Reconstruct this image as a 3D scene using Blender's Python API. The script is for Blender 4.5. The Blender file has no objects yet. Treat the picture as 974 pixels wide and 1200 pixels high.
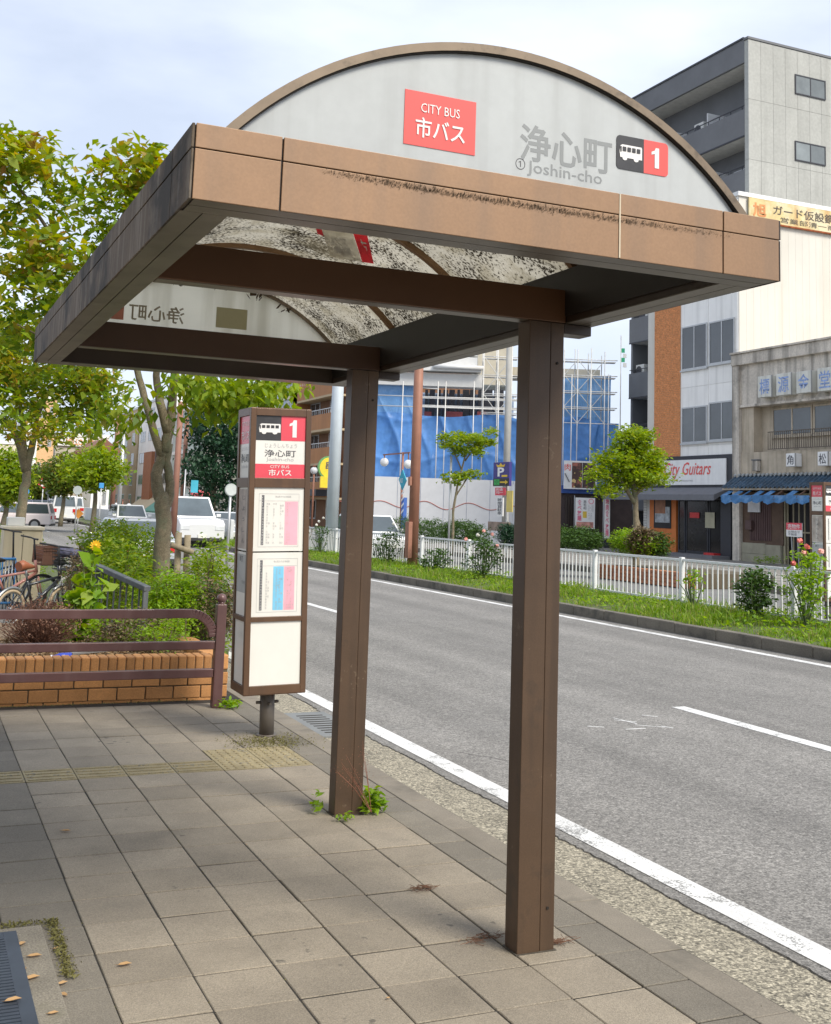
import bpy, math, random
import numpy as np
from mathutils import Vector, Matrix
random.seed(4); RNG = np.random.default_rng(7)
scene = bpy.context.scene
COL = scene.collection
R_ = math.radians

# ------------------------------------------------------------------ camera
EYE = Vector((0, 0, 1.678))
FOC, PCX, PCY = 1332.9, 487.0, 421.9            # focal length and principal point in photo pixels (974 wide)
_p, _r, _y = 0.1311, 0.0341, 0.4117
_F = Vector((math.sin(_y)*math.cos(_p), math.cos(_y)*math.cos(_p), math.sin(_p)))
_R0 = Vector((math.cos(_y), -math.sin(_y), 0)); _U0 = _R0.cross(_F)
CR = math.cos(_r)*_R0 + math.sin(_r)*_U0; CU = -math.sin(_r)*_R0 + math.cos(_r)*_U0; CF = _F
cd = bpy.data.cameras.new('camera'); cam = bpy.data.objects.new('camera', cd); COL.objects.link(cam)
cd.sensor_fit = 'HORIZONTAL'; cd.sensor_width = 36; cd.lens = 36*FOC/974
cd.shift_y = -(600-PCY)/974; cd.clip_end = 3000; cd.clip_start = .05
cam.matrix_world = Matrix(((CR.x, CU.x, -CF.x, EYE.x), (CR.y, CU.y, -CF.y, EYE.y), (CR.z, CU.z, -CF.z, EYE.z), (0, 0, 0, 1)))
scene.camera = cam

# measuring aids: where a sight line of the survey meets a plane of the street
def sight(x, y): return CF + CR*((x-PCX)/FOC) - CU*((y-PCY)/FOC)
def at_x(x, y, X): d = sight(x, y); return EYE + d*(X/d.x)
def at_y(x, y, Y): d = sight(x, y); return EYE + d*(Y/d.y)
def at_z(x, y, Z=0.): d = sight(x, y); return EYE + d*((Z-EYE.z)/d.z)

# ------------------------------------------------------------------ sky, sun, exposure
SUN_EL, SUN_DIR = R_(46), Vector((0.42, -0.90, 0)).normalized()
w = bpy.data.worlds.new('World'); scene.world = w; w.use_nodes = True
nt = w.node_tree; nt.nodes.clear()
def nn(t, tree=None, **k):
    n = (tree or nt).nodes.new(t)
    for a, b in k.items(): setattr(n, a, b)
    return n
sky = nn('ShaderNodeTexSky', sky_type='NISHITA', sun_disc=False, sun_elevation=SUN_EL, sun_rotation=math.atan2(SUN_DIR.x, SUN_DIR.y), air_density=1.0, dust_density=2.0, ozone_density=1.2)
tc = nn('ShaderNodeTexCoord'); mp = nn('ShaderNodeMapping'); mp.inputs['Scale'].default_value = (1.2, 1.2, 3.2)
nz = nn('ShaderNodeTexNoise'); nz.inputs['Scale'].default_value = 2.6; nz.inputs['Detail'].default_value = 6; nz.inputs['Roughness'].default_value = .5
mr = nn('ShaderNodeMapRange'); mr.inputs[1].default_value = .35; mr.inputs[2].default_value = .68; mr.inputs[3].default_value = .60; mr.inputs[4].default_value = 1.0
mx = nn('ShaderNodeMix', data_type='RGBA'); mx.inputs['B'].default_value = (7.0, 7.6, 8.9, 1)
bg = nn('ShaderNodeBackground'); bg.inputs[1].default_value = .05
ow = nn('ShaderNodeOutputWorld'); L = nt.links.new
L(tc.outputs['Generated'], mp.inputs[0]); L(mp.outputs[0], nz.inputs['Vector']); L(nz.outputs[0], mr.inputs[0]); L(mr.outputs[0], mx.inputs[0])
L(sky.outputs[0], mx.inputs['A']); L(mx.outputs['Result'], bg.inputs[0]); L(bg.outputs[0], ow.inputs[0])
sl = bpy.data.lights.new('sun', 'SUN'); sl.energy = 1.5; sl.angle = R_(24); sl.color = (1, .93, .82)
so = bpy.data.objects.new('sun', sl); COL.objects.link(so)
so.rotation_euler = Vector((SUN_DIR.x*math.cos(SUN_EL), SUN_DIR.y*math.cos(SUN_EL), math.sin(SUN_EL))).to_track_quat('Z', 'Y').to_euler()
scene.view_settings.view_transform = 'Standard'; scene.view_settings.look = 'None'
scene.view_settings.gamma = 1; scene.view_settings.exposure = 1.5
scene.cycles.max_bounces = 8

# ------------------------------------------------------------------ materials
MATS = {}
def pm(name, col, rough=.6, metal=0., var=.12, scale=3., fine=.0, fscale=150., bump=0., bscale=80., rnd=0., coat=0., streak=None, trans=0., speck=None, stain=None, spec=.5, grit=None, lane=0):
    """procedural material: base colour with patches (var), fine grain, per-piece variation, optional streaks, specks and stains"""
    if name in MATS: return MATS[name]
    m = bpy.data.materials.new(name); m.use_nodes = True; t = m.node_tree; t.nodes.clear(); l = t.links.new
    def N(k, **a): return nn(k, t, **a)
    o = N('ShaderNodeOutputMaterial'); b = N('ShaderNodeBsdfPrincipled'); l(b.outputs[0], o.inputs[0])
    b.inputs['Roughness'].default_value = rough; b.inputs['Metallic'].default_value = metal; b.inputs['Coat Weight'].default_value = coat
    b.inputs['Specular IOR Level'].default_value = spec
    co = N('ShaderNodeTexCoord'); oi = N('ShaderNodeObjectInfo'); ad = N('ShaderNodeVectorMath', operation='ADD'); l(co.outputs['Object'], ad.inputs[0]); l(oi.outputs['Location'], ad.inputs[1])
    v = ad.outputs[0]
    a = N('ShaderNodeTexNoise'); a.inputs['Scale'].default_value = scale; a.inputs['Detail'].default_value = 7; a.inputs['Roughness'].default_value = .62; l(v, a.inputs['Vector'])
    k = N('ShaderNodeMapRange'); k.inputs[1].default_value = .3; k.inputs[2].default_value = .7; k.inputs[3].default_value = 1-var; k.inputs[4].default_value = 1+var; l(a.outputs[0], k.inputs[0]); cur = k.outputs[0]
    def mul(x, y):
        q = N('ShaderNodeMath', operation='MULTIPLY'); l(x, q.inputs[0]); l(y, q.inputs[1]); return q.outputs[0]
    if fine:
        f = N('ShaderNodeTexNoise'); f.inputs['Scale'].default_value = fscale; f.inputs['Detail'].default_value = 3; l(v, f.inputs['Vector'])
        g = N('ShaderNodeMapRange'); g.inputs[1].default_value = .33; g.inputs[2].default_value = .67; g.inputs[3].default_value = 1-fine; g.inputs[4].default_value = 1+fine; l(f.outputs[0], g.inputs[0]); cur = mul(cur, g.outputs[0])
    if lane:
        mq = N('ShaderNodeMapping'); mq.inputs['Scale'].default_value = (1.3, .045, 1); l(v, mq.inputs[0]); f = N('ShaderNodeTexNoise'); f.inputs['Scale'].default_value = 1; f.inputs['Detail'].default_value = 4; l(mq.outputs[0], f.inputs['Vector'])
        g = N('ShaderNodeMapRange'); g.inputs[1].default_value = .3; g.inputs[2].default_value = .7; g.inputs[3].default_value = 1-lane; g.inputs[4].default_value = 1+lane; l(f.outputs[0], g.inputs[0]); cur = mul(cur, g.outputs[0])
    if grit:
        for gs, ga in grit:
            f = N('ShaderNodeTexVoronoi'); f.inputs['Scale'].default_value = gs; l(v, f.inputs['Vector']); sx_ = N('ShaderNodeSeparateColor'); l(f.outputs['Color'], sx_.inputs[0])
            g = N('ShaderNodeMapRange'); g.inputs[3].default_value = 1-ga; g.inputs[4].default_value = 1+ga; l(sx_.outputs[0], g.inputs[0]); cur = mul(cur, g.outputs[0])
    if rnd:
        g = N('ShaderNodeMapRange'); g.inputs[3].default_value = 1-rnd; g.inputs[4].default_value = 1+rnd; l(oi.outputs['Random'], g.inputs[0]); cur = mul(cur, g.outputs[0])
    sc = N('ShaderNodeVectorMath', operation='SCALE'); sc.inputs[0].default_value = col[:3]; l(cur, sc.inputs['Scale']); c = sc.outputs[0]
    def blend(c, c2, fac):
        q = N('ShaderNodeMix', data_type='RGBA'); q.inputs['B'].default_value = (*c2, 1); l(c, q.inputs['A']); l(fac, q.inputs[0]); return q.outputs['Result']
    if streak:      # (colour, amount, horizontal frequency): weathering that ran down the surface
        mp_ = N('ShaderNodeMapping'); mp_.inputs['Scale'].default_value = (streak[2], streak[2], streak[2]*.06); l(v, mp_.inputs[0])
        f = N('ShaderNodeTexNoise'); f.inputs['Scale'].default_value = 1; f.inputs['Detail'].default_value = 5; l(mp_.outputs[0], f.inputs['Vector'])
        g = N('ShaderNodeMapRange'); g.inputs[1].default_value = .48; g.inputs[2].default_value = .72; g.inputs[4].default_value = streak[1]; l(f.outputs[0], g.inputs[0]); c = blend(c, streak[0], g.outputs[0])
    if speck:       # (colour, threshold, scale, patch scale)
        f = N('ShaderNodeTexNoise'); f.inputs['Scale'].default_value = speck[2]; f.inputs['Detail'].default_value = 4; l(v, f.inputs['Vector'])
        h = N('ShaderNodeTexNoise'); h.inputs['Scale'].default_value = speck[3]; h.inputs['Detail'].default_value = 4; l(v, h.inputs['Vector'])
        s = N('ShaderNodeMath', operation='MULTIPLY_ADD'); l(h.outputs[0], s.inputs[0]); s.inputs[1].default_value = speck[4] if len(speck) > 4 else 1.; l(f.outputs[0], s.inputs[2])
        g = N('ShaderNodeMapRange'); g.inputs[1].default_value = speck[1]; g.inputs[2].default_value = speck[1]+.06; l(s.outputs[0], g.inputs[0]); c = blend(c, speck[0], g.outputs[0])
    if stain:       # (colour, threshold, scale, strength)
        f = N('ShaderNodeTexNoise'); f.inputs['Scale'].default_value = stain[2]; f.inputs['Detail'].default_value = 8; f.inputs['Roughness'].default_value = .65; l(v, f.inputs['Vector'])
        g = N('ShaderNodeMapRange'); g.inputs[1].default_value = stain[1]; g.inputs[2].default_value = stain[1]+.12; g.inputs[4].default_value = stain[3]; l(f.outputs[0], g.inputs[0]); c = blend(c, stain[0], g.outputs[0])
    l(c, b.inputs['Base Color'])
    if bump:
        f = N('ShaderNodeTexNoise'); f.inputs['Scale'].default_value = bscale; f.inputs['Detail'].default_value = 4; l(v, f.inputs['Vector'])
        u = N('ShaderNodeBump'); u.inputs['Strength'].default_value = bump; u.inputs['Distance'].default_value = .004; l(f.outputs[0], u.inputs['Height']); l(u.outputs[0], b.inputs['Normal'])
    if trans:
        tr = N('ShaderNodeBsdfTranslucent'); l(c, tr.inputs[0]); ms = N('ShaderNodeMixShader'); ms.inputs[0].default_value = trans
        l(b.outputs[0], ms.inputs[1]); l(tr.outputs[0], ms.inputs[2]); l(ms.outputs[0], o.inputs[0])
    MATS[name] = m; return m
def leafmat(name, cols, rough=.5, trans=.45):
    if name in MATS: return MATS[name]
    m = bpy.data.materials.new(name); m.use_nodes = True; t = m.node_tree; t.nodes.clear(); l = t.links.new
    o = nn('ShaderNodeOutputMaterial', t); b = nn('ShaderNodeBsdfPrincipled', t); b.inputs['Roughness'].default_value = rough; b.inputs['Specular IOR Level'].default_value = .35
    g = nn('ShaderNodeNewGeometry', t); rp = nn('ShaderNodeValToRGB', t); e = rp.color_ramp.elements
    n = len(cols); e[0].color = (*cols[0], 1); e[1].position = 1; e[1].color = (*cols[-1], 1)
    for i in range(1, n-1): q = e.new(i/(n-1)); q.color = (*cols[i], 1)
    l(g.outputs['Random Per Island'], rp.inputs[0]); tr = nn('ShaderNodeBsdfTranslucent', t); ms = nn('ShaderNodeMixShader', t); ms.inputs[0].default_value = trans
    l(rp.outputs[0], b.inputs['Base Color'])
    hs = nn('ShaderNodeHueSaturation', t); hs.inputs['Saturation'].default_value = 1.15; hs.inputs['Value'].default_value = 1.5; hs.inputs['Hue'].default_value = .485; l(rp.outputs[0], hs.inputs['Color']); l(hs.outputs[0], tr.inputs[0])
    l(b.outputs[0], ms.inputs[1]); l(tr.outputs[0], ms.inputs[2]); l(ms.outputs[0], o.inputs[0]); MATS[name] = m; return m
def glassmat(name, col, rough=.08):
    return pm(name, col, rough, 0, .25, .7, coat=.0, spec=.9, rnd=.4)
def emat(name, col, s):
    m = bpy.data.materials.new(name); m.use_nodes = True; b = m.node_tree.nodes['Principled BSDF']
    b.inputs['Emission Color'].default_value = (*col, 1); b.inputs['Emission Strength'].default_value = s; b.inputs['Base Color'].default_value = (*col, 1); return m

# ------------------------------------------------------------------ object helpers
ORG = {}
def tag(o, label=None, cat=None, group=None, kind=None):
    if label: o['label'] = label
    if cat: o['category'] = cat
    if group: o['group'] = group
    if kind: o['kind'] = kind
    return o
def thing(name, label, cat, loc=(0, 0, 0), group=None, rot=None):
    o = bpy.data.objects.new(name, None); COL.objects.link(o); o.location = loc; o.empty_display_size = .1
    if rot: o.rotation_euler = rot
    ORG[o.name] = Vector(loc); return tag(o, label, cat, group)
class MB:
    def __init__(s): s.v = []; s.f = []; s.sm = []
    def add(s, vs, fs, smooth=False):
        n = len(s.v); s.v += [tuple(p) for p in vs]; s.f += [tuple(i+n for i in f) for f in fs]; s.sm += [smooth]*len(fs); return s
    def box(s, x0, y0, z0, x1, y1, z1):
        x0, x1 = sorted((x0, x1)); y0, y1 = sorted((y0, y1)); z0, z1 = sorted((z0, z1))
        return s.add([(x0,y0,z0),(x1,y0,z0),(x1,y1,z0),(x0,y1,z0),(x0,y0,z1),(x1,y0,z1),(x1,y1,z1),(x0,y1,z1)],
                     [(0,3,2,1),(4,5,6,7),(0,1,5,4),(1,2,6,5),(2,3,7,6),(3,0,4,7)])
    def obox(s, c, ax, ay, az):      # box from its centre and three half vectors
        c, ax, ay, az = map(Vector, (c, ax, ay, az))
        return s.add([c+ax*i+ay*j+az*k for k in (-1,1) for i, j in ((-1,-1),(1,-1),(1,1),(-1,1))], [(0,3,2,1),(4,5,6,7),(0,1,5,4),(1,2,6,5),(2,3,7,6),(3,0,4,7)])
    def beam(s, a, b, w, h):         # bar from a to b, w wide and h tall
        a, b = Vector(a), Vector(b); d = (b-a); u = d.normalized(); side = u.cross(Vector((0,0,1)))
        if side.length < 1e-3: side = Vector((1,0,0))
        side.normalize(); up = side.cross(u); return s.obox((a+b)/2, d/2, side*w/2, up*h/2)
    def tube(s, pts, r, n=8, caps=True):
        pts = [Vector(p) for p in pts]; rs = r if isinstance(r, (list, tuple)) else [r]*len(pts); rings = []; up = Vector((0, 0, 1)); base = len(s.v); prev = None
        for i, p in enumerate(pts):
            d = (pts[min(i+1, len(pts)-1)]-pts[max(i-1, 0)]).normalized()
            a = prev if prev is not None else (up if abs(d.z) < .9 else Vector((1, 0, 0)))
            a = (a - d*a.dot(d)).normalized(); prev = a; b = d.cross(a)
            s.v += [tuple(p+(a*math.cos(2*math.pi*k/n)+b*math.sin(2*math.pi*k/n))*rs[i]) for k in range(n)]
        for i in range(len(pts)-1):
            for k in range(n):
                s.f.append((base+i*n+k, base+i*n+(k+1) % n, base+(i+1)*n+(k+1) % n, base+(i+1)*n+k)); s.sm.append(True)
        if caps:
            s.f.append(tuple(base+k for k in range(n))[::-1]); s.sm.append(False)
            s.f.append(tuple(base+(len(pts)-1)*n+k for k in range(n))); s.sm.append(False)
        return s
    def prism(s, poly, d, up=None):  # poly: list of 3D points, swept by vector d
        n = len(poly); d = Vector(d); vs = [Vector(p) for p in poly]+[Vector(p)+d for p in poly]
        return s.add(vs, [tuple(range(n))[::-1], tuple(range(n, 2*n))]+[(i, (i+1) % n, n+(i+1) % n, n+i) for i in range(n)])
    def sphere(s, c, r, n=14, m=9, sc=(1,1,1)):
        c = Vector(c); vs = [c+Vector((0,0,-r*sc[2]))]
        for j in range(1, m):
            t = math.pi*j/m
            for i in range(n): a = 2*math.pi*i/n; vs.append(c+Vector((r*sc[0]*math.sin(t)*math.cos(a), r*sc[1]*math.sin(t)*math.sin(a), -r*sc[2]*math.cos(t))))
        vs.append(c+Vector((0,0,r*sc[2]))); fs = []
        for i in range(n):
            fs.append((0, 1+(i+1) % n, 1+i)); fs.append((len(vs)-1, 1+(m-2)*n+i, 1+(m-2)*n+(i+1) % n))
            for j in range(m-2): a = 1+j*n; fs.append((a+i, a+(i+1) % n, a+n+(i+1) % n, a+n+i))
        return s.add(vs, fs, True)
    def build(s, name, mat, parent=None, bevel=0, seg=2, local=False):
        me = bpy.data.meshes.new(name); off = Vector((0,0,0)); q = None if local else parent
        while q is not None: off = off+ORG.get(q.name, Vector((0,0,0))); q = q.parent
        me.from_pydata([(x-off.x, y-off.y, z-off.z) for x, y, z in s.v], [], s.f); me.materials.append(mat)
        me.polygons.foreach_set('use_smooth', s.sm); me.update()
        o = bpy.data.objects.new(name, me); COL.objects.link(o); o.parent = parent
        if bevel:
            b = o.modifiers.new('bevel', 'BEVEL'); b.width = bevel; b.segments = seg; b.limit_method = 'ANGLE'; b.harden_normals = False
        return o
def bx(name, mat, parent, *a, bevel=0): return MB().box(*a).build(name, mat, parent, bevel)
def inst(src, name, parent, loc=(0,0,0), rot=None, label=None):
    c = src.copy(); c.name = name; COL.objects.link(c); c.parent = parent; c.location = loc
    if rot: c.rotation_euler = rot
    return c
def copy_tree(o, parent=None):
    c = o.copy(); COL.objects.link(c); c.parent = parent
    for ch in o.children: copy_tree(ch, c)
    return c
LIFT = .002
def text(body, mat, org, xd, wid, hgt, parent, lift=LIFT, shear=0., name='lettering', yd=(0,0,1), align='LEFT', vertical=False, bold=0., line=1.0):
    """flat lettering fitted to wid x hgt with its lower left corner at org, reading along xd"""
    if vertical: body = '\n'.join(body)
    c = bpy.data.curves.new('t', 'FONT'); c.body = body; c.resolution_u = 2; c.align_x = align; c.offset = bold; c.space_line = line
    o = bpy.data.objects.new('t', c); COL.objects.link(o); me = o.to_mesh()
    v = np.array([p.co[:2] for p in me.vertices]); fs = [tuple(p.vertices) for p in me.polygons]
    o.to_mesh_clear(); bpy.data.objects.remove(o); bpy.data.curves.remove(c)
    lo, hi = v.min(0), v.max(0); v = (v-lo)/(hi-lo)
    xd, yd, org = Vector(xd).normalized(), Vector(yd).normalized(), Vector(org); nrm = xd.cross(yd)
    vs = [org+xd*(a*wid+b*shear*hgt)+yd*(b*hgt)+nrm*lift for a, b in v]
    return MB().add(vs, fs).build(name, mat, parent)
def patch(name, mat, org, xd, wid, hgt, parent, lift=.0015, yd=(0,0,1), thick=0, **k):
    xd, yd, org = Vector(xd).normalized(), Vector(yd).normalized(), Vector(org); n = xd.cross(yd); t = thick or lift
    b = org+n*(lift-t); m = MB(); m.obox(b+xd*wid/2+yd*hgt/2+n*t/2, xd*wid/2, yd*hgt/2, n*t/2)
    return m.build(name, mat, parent)
PX, NY = Vector((1,0,0)), Vector((0,-1,0))     # reading directions on walls facing the camera side / facing the road

# ------------------------------------------------------------------ leaves
def quads(name, P4, mat, parent, kind=None, fold=None):
    n = len(P4); v = P4.reshape(-1, 3).astype(np.float32)
    off = Vector((0,0,0)); q = parent
    while q is not None: off = off+ORG.get(q.name, Vector((0,0,0))); q = q.parent
    v = v-np.array(off, dtype=np.float32); me = bpy.data.meshes.new(name); me.vertices.add(4*n); me.vertices.foreach_set('co', v.ravel())
    me.loops.add(4*n); me.loops.foreach_set('vertex_index', np.arange(4*n, dtype=np.int32)); me.polygons.add(n)
    me.polygons.foreach_set('loop_start', np.arange(0, 4*n, 4, dtype=np.int32)); me.polygons.foreach_set('loop_total', np.full(n, 4, dtype=np.int32))
    me.materials.append(mat); me.update(calc_edges=True); me.validate(); o = bpy.data.objects.new(name, me); COL.objects.link(o); o.parent = parent
    if kind: o['kind'] = kind
    return o
def unit(a): return a/np.maximum(np.linalg.norm(a, axis=-1, keepdims=True), 1e-9)
def leaves(name, C, size, mat, parent, aspect=.42, droop=.35, kind=None, vary=.5):
    """pointed leaves (a kinked rhombus each) at the points C"""
    n = len(C); a = RNG.uniform(0, 2*np.pi, n); d = unit(np.c_[np.cos(a), np.sin(a), RNG.normal(-droop, .45, n)])
    up = unit(np.c_[RNG.normal(0, .55, n), RNG.normal(0, .55, n), np.ones(n)]); s = unit(np.cross(d, up)); u = np.cross(s, d)
    L_ = (size*(1+vary*RNG.uniform(-1, 1, n)))[:, None]
    P = np.stack([C-d*L_*.5, C-s*L_*aspect*.5+u*L_*.10, C+d*L_*.5-u*L_*.1, C+s*L_*aspect*.5+u*L_*.06], 1)
    return quads(name, P, mat, parent, kind)
def blob(ells, n, clump=.18, per=22, shell=.55):
    """leaf positions in clumps spread through ellipsoids (centre, radii)"""
    vol = np.array([e[1][0]*e[1][1]*e[1][2] for e in ells])**.8; out = []
    for e, wgt in zip(ells, vol/vol.sum()):
        k = max(2, int(n*wgt/per)); r = RNG.uniform(shell**3, 1, k)**(1/3); dv = unit(RNG.normal(0, 1, (k, 3)))
        c = np.array(e[0])+dv*r[:, None]*np.array(e[1]); p = c.repeat(per, 0)+RNG.normal(0, 1, (k*per, 3))*np.array([clump, clump, clump*.55])
        out.append(p)
    return np.concatenate(out)
def blades(name, X, Y, Z, h, mat, parent=None, wd=.012, lean=.35, label=None, kind='stuff'):
    n = len(X); hh = h*RNG.uniform(.45, 1.25, n); a = RNG.uniform(0, 2*np.pi, n); l_ = RNG.normal(0, lean, n)*hh
    b = np.c_[X, Y, Z]; s = np.c_[np.cos(a), np.sin(a), 0*a]*wd; t = b+np.c_[-np.sin(a)*l_, np.cos(a)*l_, hh]; mid = (b+t)/2+np.c_[0*a, 0*a, hh*.12]
    P = np.stack([b-s*.5, b+s*.5, mid+s*.45, t], 1); o = quads(name, P, mat, parent, kind)
    if label: o['label'] = label
    return o

# ================================================================== GROUND
M_asph = pm('asphalt', (.195, .187, .172), .92, var=.10, scale=1.1, fine=.30, fscale=95, bump=.9, bscale=110, grit=((95, .36), (38, .16)), lane=.20, stain=((.17, .168, .16), .60, .35, .5))
M_far = pm('far_asphalt', (.13, .13, .132), .92, var=.12, scale=.3, fine=.2, fscale=20)
M_tile = pm('paving_concrete', (.258, .223, .170), .88, speck=((.13, .115, .09), 1.25, 16, 1.7), var=.2, scale=2.2, fine=.17, fscale=210, grit=((230, .16),), bump=.55, bscale=160, rnd=.13, stain=((.13, .115, .092), .55, 1.1, .5))
M_tileD = pm('paving_concrete_dark', (.175, .157, .125), .9, grit=((230, .16),), var=.15, scale=2.5, fine=.17, fscale=200, bump=.5, bscale=150, rnd=.12)
M_bed = pm('joint_sand', (.028, .025, .02), .95, var=.4, scale=14, fine=.3, fscale=90)
M_curb = pm('curb_concrete', (.215, .19, .15), .9, var=.16, scale=3, fine=.16, fscale=160, bump=.4, rnd=.06, stain=((.11, .10, .08), .54, 2.5, .6))
M_gut = pm('gutter_aggregate', (.27, .245, .185), .9, var=.12, scale=2.4, fine=.4, fscale=85, bump=1.0, bscale=90, grit=((75, .55), (150, .3)), stain=((.14,.125,.09), .6, 2., .5))
M_line = pm('road_paint', (.66, .66, .64), .75, var=.10, scale=2, fine=.14, fscale=150, bump=.5, bscale=110, speck=((.26, .26, .25), 1.12, 90, 6))
M_tact = pm('tactile_yellow', (.28, .235, .135), .85, var=.25, scale=7, fine=.2, fscale=120, rnd=.12, speck=((.20, .18, .13), 1.12, 45, 7))
M_moss = leafmat('moss', [(.17,.16,.05),(.20,.19,.06),(.12,.11,.04)], trans=.2)

def struct(name, m, mat, bevel=0): o = m.build(name, mat, None, bevel); o['kind'] = 'structure'; return o
g = MB(); g.add([(-900,-300,-.13),(900,-300,-.13),(900,1500,-.13),(-900,1500,-.13)], [(0,1,2,3)]); struct('ground', g, M_far)
g = MB(); g.box(3.452, -6, -.16, 11.15, 420, -.100); road = struct('road', g, M_asph)
g = MB(); g.box(3.545, -6, -.099, 3.70, 420, -.096); g.build('edge_line', M_line, road)
g = MB(); g.box(10.70, -6, -.099, 10.84, 420, -.096); g.build('edge_line', M_line, road)
for k in range(12):
    y0 = 3.2+15*k; m = MB(); m.box(6.80, y0, -.099, 6.95, y0+6, -.096); m.build('lane_line', M_line, road)
# chalky survey scribbles left on the road
m = MB()
for (a, b) in [((5.85,8.75),(6.0,8.62)),((5.9,8.85),(5.95,8.55)),((5.45,8.55),(5.57,8.48)),((6.25,8.9),(6.35,8.8)),((5.7,8.35),(5.9,8.35)),((5.9,8.5),(6.1,8.35)),((6.1,8.4),(6.15,8.3)),((5.0,5.25),(5.12,5.2)),((5.35,9.6),(5.5,9.6))]:
    m.beam((a[0],a[1],-.098), (b[0],b[1],-.0985), .016, .002)
m.build('survey_mark', M_line, road)
m = MB()
for a in [(3.9,7.9)]:
    pts = [Vector((a[0]+i*.05+RNG.normal(0,.015), a[1]-i*.08+RNG.normal(0,.015), -.0998)) for i in range(7)]
    for i in range(6): m.beam(pts[i], pts[i+1], .007, .001)
m.build('road_crack', pm('crack', (.03,.03,.03), .95), road)
# gutter
g = MB(); y = -3.
gut = MB(); gut.add([(2.945,-6,-.078),(3.455,-6,-.099),(3.455,90,-.099),(2.945,90,-.078),(2.945,-6,-.2),(3.455,-6,-.2),(3.455,90,-.2),(2.945,90,-.2)], [(0,1,2,3),(0,4,5,1),(2,6,7,3),(1,5,6,2),(3,7,4,0)])
gutter = struct('gutter', gut, M_gut)
m = MB(); m.box(3.05, 8.55, -.09, 3.42, 9.55, -.068); m.build('drain_cover', pm('drain_concrete', (.19,.20,.20), .85, fine=.1), gutter, .006)
m = MB(); [m.box(3.12, 8.65+i*.09, -.07, 3.35, 8.68+i*.09, -.0665) for i in range(9)]; m.build('drain_slot', M_bed, gutter)
m = MB()                                         # broken asphalt lip along the gutter
ys = np.arange(1.5, 24, .035)
lipx = {float(q): 3.447+.010*math.sin(q*5.1)+RNG.normal(0,.006) for q in ys}
for i, yy in enumerate(ys):
    if i+1 < len(ys):
        e0, e1 = lipx[float(yy)], lipx[float(ys[i+1])]
        m.add([(e0,yy,-.104),(3.52,yy,-.104),(3.52,ys[i+1],-.104),(e1,ys[i+1],-.104),(e0+.004,yy,-.091),(3.52,yy,-.0975),(3.52,ys[i+1],-.0975),(e1+.004,ys[i+1],-.091)], [(4,5,6,7),(0,4,7,3)])
m.build('asphalt_lip', M_asph, road)

# pavement: bedding, tiles one by one, curb stones one by one
pv = MB(); pv.box(-9, -3, -.3, 2.945, 400, -.0045); pav = struct('pavement', pv, M_bed)
TX0, TY0, TW, TL = .7728, 7.3254, .30, .3072
J = .0058
def tilemesh(name, wx, wy, mat, bev=.003):
    o = MB().box(-wx/2+J/2, -wy/2+.0045, -.05, wx/2-J/2, wy/2-.0045, 0).build(name, mat, pav, bev, 1); return o
proto = tilemesh('paving_tile', TW, TL, M_tile); used = False
protoD = tilemesh('paving_tile', TW, TL, M_tileD); usedD = False
cells = []
for i in range(-1, 7):
    for k in range(-8, 15):
        if k == -1 and -2 <= i <= 5: continue
        if k == -2 and i in (4, 5): continue
        cells.append((TX0+(i+.5)*TW if i < 6 else 2.676, TY0-(k+.5)*TL-TL*0, i))
for (x, y, i) in cells:
    if i == 6: continue
    jx, jy = RNG.normal(0, .0008, 2)
    pos = (x+jx, y+jy, RNG.normal(0, .0011)); rot = (RNG.normal(0, .0025), RNG.normal(0, .0025), RNG.normal(0, .002))
    if i < 0:
        if not usedD: protoD.location = pos; usedD = True
        else: inst(protoD, 'paving_tile', pav, pos, rot)
    elif not used: proto.location = pos; used = True
    else: inst(proto, 'paving_tile', pav, pos, rot)
narrow = tilemesh('paving_tile', 2.775-2.573, TL, M_tileD)
first = True
for (x, y, i) in cells:
    if i != 6: continue
    pos = (2.674, y, RNG.normal(0, .001))
    if first: narrow.location = pos; first = False
    else: inst(narrow, 'paving_tile', pav, pos)
# tactile blocks
def tact(kind):
    m = MB(); m.box(-TW/2+J/2, -TL/2+J/2, -.05, TW/2-J/2, TL/2-J/2, 0)
    if kind == 'bar':
        for j in range(4): yy = (j-1.5)*.075; m.box(-.135, yy-.014, 0, .135, yy+.014, .005)
    else:
        for a in range(5):
            for b in range(5): m.tube([((a-2)*.057, (b-2)*.057, 0), ((a-2)*.057, (b-2)*.057, .0055)], [.015, .010], 7)
    return m.build('tactile_block', M_tact, pav)
tb, td = tact('bar'), tact('dot'); f1 = f2 = True
for i in range(-1, 6):
    ks = (-1,) if i < 4 else (-1, -2)
    for k in ks:
        pos = (TX0+(i+.5)*TW, TY0-(k+.5)*TL, .001)
        if i < 4:
            if f1: tb.location = pos; f1 = False
            else: inst(tb, 'tactile_block', pav, pos)
        else:
            if f2: td.location = pos; f2 = False
            else: inst(td, 'tactile_block', pav, pos)
far = MB()                                       # tiles beyond the ones that can be told apart, outside the picture
for i in range(-12, -1):
    for k in range(-4, 15): x, y = TX0+(i+.5)*TW, TY0-(k+.5)*TL; far.box(x-TW/2+J/2, y-TL/2+J/2, -.05, x+TW/2-J/2, y+TL/2-J/2, 0)
for i in range(-12, 7):
    for k in range(15, 24): x, y = TX0+(i+.5)*TW, TY0-(k+.5)*TL; far.box(x-TW/2+J/2, y-TL/2+J/2, -.05, x+TW/2-J/2, y+TL/2-J/2, 0)
o = far.build('paving_tile', M_tile, pav); o['kind'] = 'stuff'
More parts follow.
